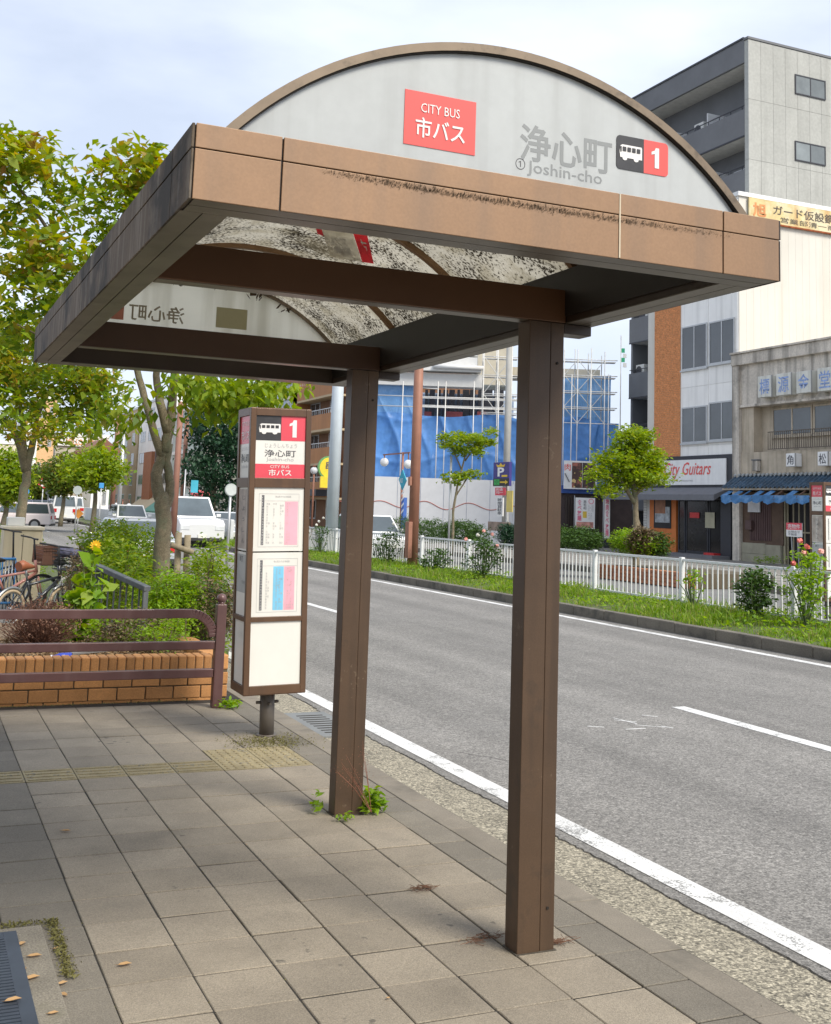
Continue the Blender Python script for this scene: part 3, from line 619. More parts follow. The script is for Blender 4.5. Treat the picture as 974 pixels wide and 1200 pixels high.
mulch = leaves('leaf_litter', np.c_[X, Y, RNG.uniform(.272, .295, n)], .045, leafmat('mulch', [(.22,.14,.07),(.34,.24,.13),(.10,.07,.04),(.28,.17,.08)], .8, .1), pl, kind='stuff', droop=0, aspect=.3)
# small things lying in the bed
bt = thing('blue_bottle', 'crushed blue plastic bottle lying on the planter soil', 'bottle', (1.32, 10.45, .31)); 
m = MB(); m.tube([(1.24,10.45,.32),(1.27,10.45,.32),(1.30,10.45,.32),(1.40,10.46,.32)], [.012,.013,.03,.032], 10); m.build('bottle_body', pm('blue_plastic', (.04,.07,.45), .25), bt)
m = MB(); m.tube([(1.225,10.45,.32),(1.24,10.45,.32)], .014, 8); m.build('bottle_cap', pm('white_plastic', (.7,.7,.7), .4), bt)
o = MB().beam((1.42,10.62,.32), (1.78,10.75,.33), .05, .02).build('plank', pm('grey_wood', (.2,.19,.18), .8, var=.2), None, .003); tag(o, 'short grey board lying on the soil right of the blue bottle', 'board')

# ------------------------------------------------------------------ vegetation palettes
LF_tree = leafmat('leaf_tree', [(.08,.15,.015),(.14,.24,.02),(.22,.33,.025),(.32,.37,.03),(.10,.19,.018),(.38,.31,.04)])
LF_yel = leafmat('leaf_yellow', [(.20,.29,.02),(.30,.34,.025),(.16,.25,.02),(.40,.36,.04),(.36,.22,.06)])
LF_yg = leafmat('leaf_yellowgreen', [(.19,.31,.02),(.28,.38,.025),(.12,.22,.02),(.34,.38,.03)])
LF_dark = leafmat('leaf_dark', [(.015,.045,.025),(.025,.07,.035),(.035,.09,.04),(.02,.055,.03)], trans=.2)
LF_hedge = leafmat('leaf_hedge', [(.14,.25,.025),(.22,.34,.03),(.08,.16,.018),(.30,.36,.05),(.11,.2,.02)])
LF_weed = leafmat('leaf_weed', [(.17,.33,.02),(.26,.42,.03),(.11,.23,.015),(.32,.42,.05)])
LF_far = leafmat('leaf_far', [(.09,.15,.025),(.13,.2,.03),(.06,.11,.02),(.17,.2,.03),(.2,.15,.04)])
LF_dry = leafmat('leaf_dry', [(.16,.11,.06),(.22,.16,.09),(.10,.07,.04),(.14,.13,.05)], trans=.15)
LF_bush = leafmat('leaf_bush', [(.045,.10,.02),(.07,.14,.025),(.03,.07,.015),(.09,.16,.03)], trans=.25)
M_bark = pm('bark', (.19,.155,.10), .9, var=.3, scale=9, fine=.3, fscale=70, bump=1.2, bscale=60, stain=((.16,.18,.11), .5, 5, .6))
M_twig = pm('twig', (.12,.085,.05), .9, var=.2)

def limb(m, pts, r0, r1, n=9):
    P_ = [Vector(p) for p in pts]; out = []                         # smoothed limb with a slight wander
    for i in range(len(P_)-1):
        for t in (0, .33, .66):
            q = P_[i].lerp(P_[i+1], t); 
            if 0 < t: q += Vector(RNG.normal(0, r0*.10, 3))
            out.append(q)
    out.append(P_[-1]); k = len(out); m.tube(out, [r0+(r1-r0)*i/(k-1) for i in range(k)], n)
def plant(name, label, cat, loc, group=None): return thing(name, label, cat, loc, group)

# ---- near street tree with the forked trunk
T1 = (3.22, 16.0)
t1 = plant('street_tree', 'tall street tree with twisted grey trunk forking in three left of the bus stop column', 'tree', (*T1, .0))
def A(x, y, Y=16.0): return at_y(x, y, Y)
m = MB()
limb(m, [(A(188,672).x,16,.0), A(190,640), A(191,600), A(189,578)], .125, .10, 12)
limb(m, [A(188,584), A(184,570), A(183,556), A(188,542), A(195,522)], .088, .068, 12)
limb(m, [A(193,600), A(199,580), A(198,560), A(195,540), A(198,520)], .068, .055, 10)
limb(m, [A(193,530), A(198,505), A(202,470), A(205,435,15.8), A(212,380,15.6)], .078, .05)
limb(m, [A(190,535), A(180,505), A(170,470), A(160,430,16.3), A(140,370,16.4), A(120,300,16.4)], .062, .035)
limb(m, [A(197,508), A(187,470), A(183,440,16.2), A(186,380,16.3), A(190,260,16.3)], .07, .03)
limb(m, [A(203,458,15.9), A(222,455,15.6), A(250,462,15.2), A(290,460,14.8)], .04, .012)
limb(m, [A(158,425,16.3), A(120,420,16), A(70,405,15.6), A(20,380,15.4)], .028, .010)
limb(m, [A(140,370,16.4), A(90,320,16), A(30,230,15.8), A(5,200,15.6)], .04, .012)
limb(m, [A(120,300,16.4), A(150,240,16.2), A(175,190,16)], .03, .01)
m.build('trunk', M_bark, t1)
def crown(name, par, px, n, size, mat, clump=.22, per=20, sh=.35, droop=.35, aspect=.50, kind='stuff'):
    """px: list of (px, py, rx px, ry px, Y distance, depth m)"""
    E_ = []
    for (x, y, rx, ry, Y, dep) in px:
        c_ = at_y(x, y, Y); s = Y/sight(x, y).y/FOC*1.0; E_.append(((c_.x, c_.y, c_.z), (rx*s, dep, ry*s)))
    return leaves(name, blob(E_, n, clump, per, sh), size, mat, par, droop=droop, aspect=aspect, kind=kind)
crown('crown', t1, [(20,215,75,55,15.6,1.1),(90,290,95,80,16.2,1.5),(165,235,60,62,16,1.1),(40,350,60,60,15.6,1.1),(90,395,85,42,16,1.5),(150,320,60,60,16.3,1.3),(250,340,90,60,16,1.2)], 6200, .14, LF_tree, clump=.17, per=12, sh=.15)
crown('crown', t1, [(15,185,50,38,15.4,.7),(160,200,52,34,15.9,.8),(180,215,30,30,15.9,.5),(45,300,40,30,15.4,.6)], 1500, .165, LF_yel, clump=.14, per=9, sh=.2)
crown('crown', t1, [(265,458,66,26,14.9,.9),(312,462,34,22,14.7,.5),(285,480,44,16,14.8,.5)], 1500, .13, LF_yg, clump=.15, per=10, sh=.2, droop=.9)
crown('crown', t1, [(125,478,45,30,15.4,.6),(130,500,50,22,15.4,.6),(228,490,24,26,15.2,.4)], 300, .14, LF_tree, clump=.12, per=6, sh=.3, droop=.9)
# ---- second street tree
t2 = plant('street_tree', 'street tree with leaning trunk behind the parked bicycles, left edge', 'tree', (at_y(30,600,27).x, 27, 0))
B = lambda x, y, Y=27.: at_y(x, y, Y)
m = MB(); limb(m, [(B(22,612).x, 27, 0), B(25,600), B(28,572), B(32,548)], .12, .09, 10)
limb(m, [B(31,552), B(24,525), B(14,500), B(-10,480)], .11, .04); limb(m, [B(31,550), B(38,520), B(43,490,27.2), B(60,450,27.4)], .10, .03); limb(m, [B(29,545), B(27,500), B(20,440,27.5)], .08, .03)
m.build('trunk', M_bark, t2)
crown('crown', t2, [(30,420,75,50,27,2.0),(75,465,60,36,27.3,1.6),(0,480,40,32,26.6,1.5),(110,455,36,36,27.6,1.2),(85,505,40,14,26.8,1.0),(-10,410,40,50,27,1.5)], 5200, .19, LF_tree, clump=.22, per=16, sh=.25)
crown('crown', t2, [(45,505,34,14,26,.7),(8,430,30,20,26,.8),(100,440,30,20,26.8,.8)], 1500, .14, LF_yel, clump=.18, per=12, sh=.2)
# ---- rounded trees in a row down the road
for i, (x, y, rx, ry, Y, mt, lab) in enumerate([
    (112,549,34,26,62,LF_yg,'round yellow green tree beyond the white minivan on the road'),
    (75,556,24,24,75,LF_far,'dark round tree further down the road left of the yellow green one'),
    (48,565,20,22,85,LF_far,'small reddish tree partly behind the leaning trunk'),
    (8,560,22,34,60,LF_yg,'tree with light foliage at the left edge of the picture'),
    (48,596,9,10,95,LF_far,'low shrubby tree at the end of the road')]):
    b_ = at_y(x, y+ry*.6, Y); tr = plant('roadside_tree', lab, 'tree', (b_.x, Y, 0), 'trees down the road')
    m = MB(); c_ = at_y(x, y, Y); s = Y/sight(x, y).y/FOC; limb(m, [(c_.x, Y, -.1), (c_.x+.1, Y, c_.z*.5), (c_.x, Y, c_.z)], .16, .07, 7); m.build('trunk', M_bark, tr)
    crown('crown', tr, [(x, y, rx, ry, Y, rx*s), (x-rx*.35, y+ry*.35, rx*.6, ry*.5, Y-.6, rx*s*.6), (x+rx*.45, y+ry*.2, rx*.55, ry*.55, Y-.6, rx*s*.6)], 3600, .26, mt, clump=.3, per=14, sh=.55)
# ---- dark conifer-like tree behind the stop sign
dk = plant('evergreen_tree', 'dense dark green evergreen tree behind the bus stop column', 'tree', (17.2, 58, 0))
c_ = at_y(250, 560, 58); m = MB(); limb(m, [(c_.x, 58, -.1), (c_.x, 58, 3), (c_.x, 58, 6)], .22, .06, 8); m.build('trunk', M_bark, dk)
crown('crown', dk, [(252,500,34,26,58,1.8),(256,540,42,34,58,2.1),(232,552,18,26,57.5,1.3),(262,580,36,20,58,1.8),(285,520,34,40,58,2)], 9000, .22, LF_dark, clump=.28, per=18, sh=.4, droop=.6)

# ---- hedges, bushes and weeds on this side
def hedge(name, label, cat, ells, n, size, mat, dry=None, loc=None, group=None, clump=.10, per=18, stems=True):
    loc = loc or (ells[0][0][0], ells[0][0][1], 0); h_ = plant(name, label, cat, loc, group)
    leaves('foliage', blob(ells, n, clump, per, .45), size, mat, h_, kind='stuff', droop=-.2)
    if dry: leaves('dry_foliage', blob(dry, int(n*.9), clump, per, .4), size, LF_dry, h_, kind='stuff', droop=-.2)
    if stems:
        m = MB()
        for e in ells:
            for k in range(9):
                a, b = np.array(e[0])+RNG.normal(0, .12, 3)*np.array(e[1]), np.array(e[0])+unit(RNG.normal(0, 1, 3)+np.array([0,0,.8]))*np.array(e[1])*.85
                a[2] = min(e[0][2], .1); m.tube([a, (a+b)/2+RNG.normal(0,.03,3), b], [.012,.008,.004], 5, False)
        m.build('stems', M_twig, h_)['kind'] = 'stuff'
    return h_
hedge('hedge', 'tall weedy green hedge around the forked tree', 'hedge', [((2.50,14.9,.62),(.45,.7,.60)),((2.72,17.1,.72),(.6,.7,.66)),((3.55,14.5,.64),(.24,.6,.66)),((2.65,16.6,.62),(.35,1.1,.62)),((3.1,17.7,.70),(.6,1.1,.70)),((3.0,14.4,.22),(.5,.6,.24)),((3.3,13.4,.5),(.25,.6,.7)),((2.75,13.9,.40),(.3,.4,.42))], 24000, .068, LF_hedge, clump=.09)
hedge('hedge', 'reddish brown dead hedge end left of the green hedge', 'hedge', [((2.05,15.2,.55),(.17,.4,.5))], 1500, .04, LF_dry, clump=.06)
hedge('shrub', 'bright green rounded shrub in front of the wooden tree stakes', 'shrub', [((2.60,12.1,.70),(.23,.28,.28)),((2.52,12.0,.50),(.20,.26,.3)),((2.78,12.05,.56),(.18,.26,.3))], 6500, .042, LF_weed, clump=.045)
hedge('shrub', 'half dry greyish shrub between the green shrub and the bus stop column', 'shrub', [((3.0,12.2,.5),(.25,.3,.36)),((3.2,12.4,.55),(.2,.3,.3))], 3000, .036, LF_bush, dry=[((2.98,11.95,.62),(.26,.22,.30)),((3.18,12.1,.58),(.24,.22,.32)),((2.98,11.9,.4),(.26,.2,.2))], clump=.06)
hedge('shrub', 'low light green shrubs along the right end of the brick planter', 'shrub', [((2.42,11.3,.45),(.22,.35,.22)),((1.95,11.5,.42),(.25,.3,.18)),((2.25,10.9,.40),(.16,.2,.16))], 2600, .035, LF_weed, dry=[((2.1,11.4,.42),(.4,.3,.18))], clump=.06)
hedge('hedge', 'light green hedge behind the cream utility box', 'hedge', [((1.75,25.5,.5),(.35,1.6,.55)),((2.05,22.5,.45),(.3,1.2,.5)),((.9,26.5,.5),(.6,1.2,.55)),((.3,25.5,.5),(.5,1,.55))], 8000, .07, LF_hedge, clump=.12)
# dead round bush of bare reddish twigs
db = plant('dead_bush', 'dead bush of bare reddish brown twigs behind the barrier at left', 'bush', (1.28, 11.6, .25)); m = MB()
for k in range(420):
    a = RNG.uniform(0, 2*np.pi); e = RNG.uniform(.25, 1.45); d = Vector((math.cos(a)*math.cos(e), math.sin(a)*math.cos(e), math.sin(e))); b0 = Vector((1.24+RNG.normal(0,.04), 11.6, .27)); 
    p1 = b0+d*.15+Vector(RNG.normal(0,.02,3)); p2 = b0+Vector((d.x*.34, d.y*.34, d.z*.40))+Vector(RNG.normal(0,.03,3)); m.tube([b0, p1, p2], [.005,.0035,.0018], 4, False)
m.build('twigs', pm('red_twig', (.16,.08,.055), .9, var=.25), db)
leaves('dry_foliage', blob([((1.24,11.6,.52),(.33,.32,.20))], 2200, .05, 14, .6), .028, leafmat('leaf_rust', [(.18,.08,.05),(.13,.07,.045),(.24,.13,.08)], trans=.1), db, kind='stuff')
# sunflower like plant with the yellow flower
sf = plant('flowering_plant', 'leafy plant with one yellow flower beside the small grey fence', 'plant', (2.0, 13.0, .2)); m = MB()
_a = lambda x, y: tuple(at_y(x, y, 11.9))
stems = [[_a(96,752),_a(104,700),_a(112,640)], [_a(92,752),_a(90,720),_a(86,690)], [_a(98,752),_a(106,715),_a(116,680)], [_a(88,752),_a(84,735),_a(78,705)], [_a(98,750),_a(100,700),_a(98,660)]]
for s_ in stems: m.tube(s_, [.010,.008,.005], 6)
m.build('stems', pm('green_stem', (.16,.22,.05), .7), sf)
C_ = np.concatenate([np.array([np.array(s_[0])*(1-t)+np.array(s_[-1])*t+RNG.normal(0,.06,3)*np.array([1,1,.5]) for t in RNG.uniform(.1,.95,34)]) for s_ in stems])
leaves('leaf', C_, .15, LF_weed, sf, aspect=.62, droop=.55, kind='stuff')
f_ = at_y(112,639,11.88); m = MB()
for k in range(12):
    a = k*math.pi/6; u = Vector((math.cos(a), -.25*math.sin(a)-.05, math.sin(a))); s_ = Vector((-math.sin(a), -.2, math.cos(a)))*.014; m.add([f_, f_+u*.03+s_, f_+u*.06, f_+u*.03-s_], [(0,1,2,3)])
m.sphere(f_+Vector((0,-.012,0)), .016, 8, 6); m.build('flower', pm('yellow_petal', (.85,.50,.02), .6), sf)
# small dark fence in the bed
M_dkg = pm('fence_darkgrey', (.085,.095,.105), .6, .2, var=.2, scale=6, streak=((.2,.2,.2), .4, 15))
sfn = thing('small_fence', 'short dark grey slatted fence with sloping top rail inside the planter', 'fence', (2.1, 12.3, .2))
pa, pb = Vector((1.93,12.9,.955)), Vector((2.27,11.75,.80)); m = MB(); m.beam(pa, pb, .075, .055); m.build('top_rail', M_dkg, sfn, .008)
for k, t in enumerate((.03,.97)): q = pa.lerp(pb, t); m = MB(); m.box(q.x-.025, q.y-.03, .2, q.x+.025, q.y+.03, q.z-.02); m.build('post', M_dkg, sfn, .004)
for k in range(7): q = pa.lerp(pb, .14+k*.12); m = MB(); m.box(q.x-.007, q.y-.012, .25, q.x+.007, q.y+.012, q.z-.02); m.build('slat', M_dkg, sfn)
m = MB(); m.beam(pa-Vector((0,0,.62)), pb-Vector((0,0,.5)), .03, .04); m.build('bottom_rail', M_dkg, sfn)
# wooden tree stakes
M_stk = pm('stake_wood', (.24,.20,.13), .9, var=.25, scale=8, streak=((.12,.1,.06), .6, 20), bump=.6)
ws = thing('tree_stake', 'two weathered wooden stakes with a crossbar right of the forked trunk', 'stakes', (3.0, 13.8, 0))
for x_, t_ in ((209.5,624),(220,627)): q = at_y(x_, t_, 13.8); m = MB(); m.tube([(q.x+.02,13.8,.0),(q.x,13.8,q.z)], .040, 12); m.build('stake', M_stk, ws)
q = at_y(198,638,13.8); q2 = at_y(224,647,13.8); m = MB(); m.tube([(q.x,13.7,q.z),(q2.x,13.7,q2.z)], .034, 12); m.build('crossbar', M_stk, ws)
# weeds at posts, barrier and in joints
def tuft(label, x, y, r, h, n, size, mat=LF_weed, cat='weed'):
    w_ = plant('weed', label, cat, (x, y, 0)); d = unit(RNG.normal(0, 1, (n, 3))); d[:, 2] = np.abs(d[:, 2]); C = np.array([x, y, .02])+d*np.array([r, r, h])*RNG.uniform(.3, 1, (n, 1)); leaves('leaf', C, size, mat, w_, aspect=.38, droop=-.4, kind='stuff'); return w_
tuft('leafy green weed growing at the foot of the farther shelter post', 2.50, 6.12, .085, .13, 190, .055)
tuft('small weed sprig left of the farther shelter post', 2.20, 6.20, .05, .13, 26, .05)
tuft('tiny weed in front of the farther shelter post', 2.30, 5.99, .06, .03, 30, .035)
tuft('green weed at the foot of the barrier end post', 2.56, 9.5, .12, .06, 120, .05)
w_ = plant('seed_grass', 'thin reddish seed stalks in front of the farther shelter post', 'weed', (2.33, 6.04, 0)); m = MB()
for k in range(9):
    p0 = Vector((2.47, 6.05, .02)); p2 = Vector((2.33+RNG.uniform(-.14,.08), 6.02, RNG.uniform(.22,.42))); m.tube([p0, p0.lerp(p2,.5)+Vector((0,0,.02)), p2], [.0012,.001,.0006], 4, False)
    for j in range(10): q = p0.lerp(p2, RNG.uniform(.55,1))+Vector(RNG.normal(0,.018,3)); m.sphere(q, .0022, 4, 3)
m.build('stalks', pm('red_seed', (.25,.10,.06), .8), w_)
mossC = []
for _ in range(1500): a = RNG.normal(0, 1, 2); mossC.append((2.50+a[0]*.14, 8.10+a[1]*.13, .004))
for _ in range(500): mossC.append((RNG.uniform(.4, 2.4), 9.9+RNG.normal(0,.015), .006))
for _ in range(700): mossC.append((.66+RNG.normal(0,.014), RNG.uniform(4.35, 4.95), .01))
for _ in range(300): mossC.append((RNG.uniform(.4,.68), 4.93+RNG.normal(0,.018), .012))
for _ in range(900):
    i = RNG.integers(0, 8); mossC.append((TX0+i*TW+RNG.normal(0,.003), RNG.uniform(3.3, 9.8), -.006))
mo = leaves('moss_growth', np.array(mossC), .014, M_moss, None, kind='stuff'); mo['label'] = 'moss and tiny weeds in the paving joints'
# fallen leaves and litter, each its own thing
M_dl = leafmat('fallen_leaf', [(.42,.22,.09),(.5,.33,.16),(.35,.17,.07)], .7, .15)
def fallen(px, py, size, lab, ang=0., z=.004):
    p = at_z(px, py, z); d = Vector((math.cos(ang), math.sin(ang), 0)); s_ = Vector((-d.y, d.x, 0)); m = MB(); L = size; up = Vector((0,0,1))
    vs = [p-d*L*.5+up*.004, p-d*L*.22-s_*L*.22+up*L*.13, p+d*L*.2-s_*L*.22+up*L*.15, p+d*L*.5+up*L*.05, p+d*L*.2+s_*L*.22+up*L*.14, p-d*L*.22+s_*L*.2+up*L*.12, p+up*.001, p-d*L*.7+up*.008]
    m.add(vs, [(0,1,6),(1,2,6),(2,3,6),(3,4,6),(4,5,6),(5,0,6),(7,0,1)]); o = m.build('fallen_leaf', M_dl, None); tag(o, lab, 'leaf', 'fallen leaves on the paving')
fallen(146,1131,.055,'curled orange brown leaf lying alone on the pale tiles in the foreground', .1)
fallen(77,974,.05,'pale dry leaf on the second tile column below the tactile strip', -.2)
fallen(15,1173,.06,'dark red brown leaf lying across the slots of the metal grating', .2, .036)
fallen(37,1147,.062,'largest orange leaf on the concrete strip beside the grating', .3, .024)
fallen(25,1107,.05,'red and orange leaf at the grating corner of the concrete strip', .8, .024)
fallen(27,1137,.045,'pale orange leaf standing on edge between grating and largest leaf', 1.3, .024)
fallen(74,1166,.04,'curled leaf beside the concrete strip near the bottom left corner', 2.)
fallen(67,1112,.038,'small brown leaf just right of the moss by the concrete strip', .4)
fallen(455,1170,.022,'tiny yellow leaf near the bottom centre of the paving', .4)
fallen(289,990,.018,'tiny yellow leaf in the joint below the farther post', .7)
fallen(40,1121,.055,'thin dark red leaf at the upper end of the concrete strip', .0, .024)
fallen(62,1188,.04,'thin pale twig like leaf at the bottom of the concrete strip', .2, .024)
fallen(73,1153,.045,'olive brown crumpled leaf beside the middle of the concrete strip', .5)
for (x, y, r_, lab) in ((565,1100,.10,'clump of dry brown needles at the left foot of the nearer post'),(655,1105,.05,'rusty tuft of dry needles at the right foot of the nearer post'),(495,1042,.05,'small dry twig tuft on the tiles left of the nearer post')):
    p = at_z(x, y, .006); m = MB()
    for k in range(60): a = p+Vector((RNG.normal(0,r_*.5), RNG.normal(0,r_*.22), RNG.uniform(0,.012))); b = a+Vector((RNG.normal(0,.03), RNG.normal(0,.015), RNG.normal(0,.004))); m.tube([a, b], .0011, 4, False)
    tag(m.build('needle_litter', pm('needle', (.14,.07,.04), .9, var=.3), None), lab, 'litter')
# grating at the lower left
M_conc = pm('concrete_pad', (.21,.19,.15), .9, var=.2, scale=5, fine=.3, fscale=140, bump=.7, stain=((.14,.13,.09), .55, 5, .7))
gr = thing('slotted_grating', 'blue grey slotted metal plate set in a concrete pad at the lower left corner', 'grating', (.3, 4.3, 0))
bx('concrete_pad', M_conc, gr, -.8, 2.6, -.02, .612, 4.87, .022, bevel=.006)
M_gr = pm('grating_metal', (.06,.075,.10), .5, .4, var=.2, scale=6)
m = MB(); m.box(-.7, 2.62, .023, -.03, 4.80, .034); m.box(.462, 2.62, .023, .512, 4.80, .034); m.box(-.03, 4.745, .023, .462, 4.80, .034); m.build('plate_rim', M_gr, gr, .002)
for k in range(80): 
    y_ = 4.745-k*.026
    m = MB(); m.box(-.03, y_-.0175, .023, .462, y_-.0005, .034)
    m.build('slat', M_gr, gr)
bx('plate_shadow_pit', M_gap, gr, -.05, 2.63, .0225, .462, 4.79, .0235)

# ================================================================== MEDIAN: GRASS, FENCE, ROSES, POLES
def grass_z(x): return .03+.10*np.clip((x-11.4)/.8, 0, 1)
n = 52000; Y = 8.5+RNG.power(.75, n)*0+RNG.uniform(0, 1, n)**1.6*62; X = 11.27+RNG.beta(1.0, 1.3, n)*2.3
ht = .11+.05*np.sin(Y*1.3)+.05*np.sin(Y*3.7+X*3)+.03*np.sin(Y*9.1)
blades('median_grass', X, Y, grass_z(X)-.02, np.clip(ht, .04, .2), leafmat('grass', [(.13,.25,.02),(.21,.34,.03),(.09,.18,.02),(.17,.29,.03),(.26,.34,.06),(.34,.30,.13)], .7, .4), None, .018, .5, 'bright green grass and weeds covering the median between curb and white fence')
n = 9000; Y = 8.5+RNG.uniform(0, 1, n)**1.5*50; X = 11.36+RNG.beta(1.2, 1.2, n)*2.0
wl = leaves('median_weeds', np.c_[X, Y, grass_z(X)+RNG.uniform(.03, .2, n)*(.6+.4*np.sin(Y*1.9))], .075, LF_weed, None, kind='stuff', droop=-.3); wl['label'] = 'broad leaved weeds among the median grass'
g = MB(); g.add([(11.31,-6,.032),(12.2,-6,.12),(13.7,-6,.12),(13.7,300,.12),(12.2,300,.12),(11.31,300,.032)], [(0,1,4,5),(1,2,3,4)]); g.build('soil_bank', pm('soil_grassy', (.09,.11,.04), .95, var=.3, scale=5), median)
M_wf = pm('fence_white', (.70,.71,.70), .5, var=.06, scale=5, streak=((.5,.5,.46), .3, 20))
def picket(name, label, y0, y1, nb_part, X=13.0):
    f = thing(name, label, 'fence', (X, y0, 0)); z0, z1 = .20, .94
    np_ = max(1, round((y1-y0)/3.0)); pw = (y1-y0)/np_
    for k in range(np_+1):
        y = y0+k*pw; m = MB(); m.box(X-.04, y-.04, .05, X+.04, y+.04, z1+.05); m.build('post', M_wf, f, .006)
    for k in range(np_):
        a, b = y0+k*pw+.045, y0+(k+1)*pw-.045
        for z in (z1, z0): m = MB(); m.box(X-.022, a, z-.022, X+.022, b, z+.022); m.build('rail', M_wf, f, .004)
    pk = MB().box(-.009, -.011, 0, .009, .011, z1-z0-.046).build('picket', M_wf, f, local=True); cnt = 0; rest = MB()
    for k in range(np_):
        a = y0+k*pw
        for j in range(1, 20):
            y = a+pw*j/20
            if cnt < nb_part:
                pos = (0, y-y0, z0+.023)
                if cnt == 0: pk.location = pos
                else: inst(pk, 'picket', f, pos)
            else: rest.box(X-.009, y-.011, z0+.023, X+.009, y+.011, z1-.023)
            cnt += 1
    if rest.v: rest.build('picket', M_wf, f)['kind'] = 'stuff'
    return f
picket('picket_fence', 'white picket fence on the median from the right edge to the brown pole', 8.6, 28.9, 180)
picket('picket_fence', 'white picket fence on the median beyond the brown pole, receding to the left', 29.9, 95.0, 60)
def rose(label, px, py, Y, r, h, n, blooms, mat=LF_bush):
    p = at_x(px, py, 12.55) if Y is None else at_y(px, py, Y); x, y = p.x, p.y
    r_ = plant('rose_bush', label, 'rose bush', (x, y, .1)); m = MB(); ends = []
    for k in range(12):
        e = Vector((x+RNG.normal(0, r*.6), y+RNG.normal(0, r*.5), .12+h*RNG.uniform(.6, 1.05))); m.tube([(x, y, .08), ((x+e.x)/2+RNG.normal(0,.04), (y+e.y)/2, .12+h*.45), e], [.014,.010,.005], 5, False); ends.append(e)
    m.build('stems', pm('rose_stem', (.10,.14,.05), .8), r_)
    leaves('foliage', blob([((x, y, .12+h*.55), (r, r, h*.48)), ((x+r*.2, y, .12+h*.8), (r*.6, r*.6, h*.25))], n, .07, 10, .2), .07, mat, r_, kind='stuff', aspect=.6, droop=.1)
    for (bx_, by_, col) in blooms:
        q = at_y(bx_, by_, y); m = MB()
        for k in range(22): a = unit(RNG.normal(0,1,3)); c_ = q+Vector(a)*RNG.uniform(.01,.04); u = Vector(unit(np.cross(a, RNG.normal(0,1,3))))*RNG.uniform(.02,.042); v = Vector(np.cross(a, u)); m.add([c_-u, c_-v, c_+u, c_+v], [(0,1,2,3)])
        m.build('bloom', pm('petal_'+col, {'pink':(.85,.42,.36),'red':(.82,.24,.20),'white':(.8,.78,.7)}[col], .6), r_)
rose('rose bush at the right end of the median with red blooms before the fence', 945, 720, None, .30, 1.15, 900, [(938,634,'red'),(946,640,'red'),(930,660,'red'),(942,648,'pink'),(962,646,'pink')], LF_weed)
rose('leafy green bush with small leaves left of the red roses', 886, 724, None, .28, .78, 1300, [], LF_bush)
rose('rose bush with pale pink blooms between the two shelter posts', 565, 668, None, .45, .9, 1100, [(567,622,'pink'),(560,627,'white'),(577,626,'pink'),(583,640,'pink'),(546,632,'pink')])
rose('sparse rose bush with a white bloom right of the farther post', 453, 658, None, .42, 1.0, 700, [(461,614,'white')])
rose('small weedy bush at the foot of the brown pole', 510, 672, None, .4, .55, 700, [])
rose('rose bush with white blooms by the grey pole', 376, 640, None, .4, .95, 350, [(374,611,'white'),(379,607,'white'),(371,615,'white')])
rose('thin climbing weed on the fence in the middle of the right half', 813, 700, None, .16, .75, 160, [], LF_weed)
M_bpole = pm('pole_brown', (.30,.135,.085), .6, var=.12, scale=3, streak=((.2,.1,.07), .5, 12))
bp = thing('utility_pole', 'tall reddish brown pole standing in the gap of the white fence', 'pole', (12.95, 29.4, 0))
m = MB(); m.tube([(12.95,29.4,-.05),(12.95,29.4,7.6)], [.15,.125], 16); m.build('shaft', M_bpole, bp)
m = MB(); m.box(12.74, 29.25, .35, 12.86, 29.5, 1.35); m.build('control_box', M_bpole, bp, .01); m = MB(); m.box(12.74,29.3,2.35,12.82,29.42,2.6); m.build('control_box', M_bpole, bp, .01)
gp = thing('utility_pole', 'thick pale grey pole between the bus stop column and the farther post', 'pole', (13.3, 37.0, 0))
m = MB(); m.tube([(13.25,37.0,-.05),(13.2,36.8,9.2)], [.215,.19], 20); m.build('shaft', pm('pole_grey', (.50,.56,.60), .5, var=.05, streak=((.4,.43,.45), .4, 10)), gp)

# ================================================================== FAR SIDE: BUILDINGS
M_glass = glassmat('window_glass', (.055,.065,.07)); M_glassL = glassmat('window_glass_pale', (.16,.18,.18)); M_alu = pm('aluminium', (.48,.49,.49), .4, .4, var=.08); M_dark = pm('dark_interior', (.022,.02,.02), .7)
M_apt = pm('apartment_panel', (.40,.405,.375), .8, var=.07, scale=.6, fine=.06, fscale=8, rnd=.05, streak=((.22,.22,.2), .3, 2)); M_aptD = pm('apartment_grey', (.16,.165,.172), .8, var=.1, scale=.8)
M_white = pm('facade_white', (.88,.87,.83), .7, var=.06, scale=.8, rnd=.03, streak=((.4,.4,.38), .35, 3)); M_cream = pm('siding_cream', (.63,.605,.54), .6, var=.05, scale=.5, rnd=.02, streak=((.5,.45,.34), .35, 2))
M_orb = pm('orange_brick', (.60,.23,.08), .8, var=.10, scale=4, rnd=.22)
def window_x(b, X, y0, y1, z0, z1, panes=2, frame=M_alu, glass=M_glass, w=.06, sill=True):
    """window on a wall facing the road (towards -X): frame with one sub-part per pane"""
    m = MB(); m.box(X-.05, y0, z0, X-.004, y0+w, z1); m.box(X-.05, y1-w, z0, X-.004, y1, z1); m.box(X-.05, y0+w, z0, X-.004, y1-w, z0+w); m.box(X-.05, y0+w, z1-w, X-.004, y1-w, z1)
    st_ = (y1-y0-w)/panes
    for k in range(1, panes): m.box(X-.045, y0+k*st_, z0+w, X-.004, y0+k*st_+w, z1-w)
    f = m.build('window', frame, b)
    for k in range(panes): bx('pane', glass, f, X-.03, y0+w+k*st_+.002, z0+w+.002, X-.02, y0+(k+1)*st_-.002, z1-w-.002)
    if sill: bx('sill', frame, f, X-.10, y0-.05, z0-.07, X-.002, y1+.05, z0-.003)
    return f
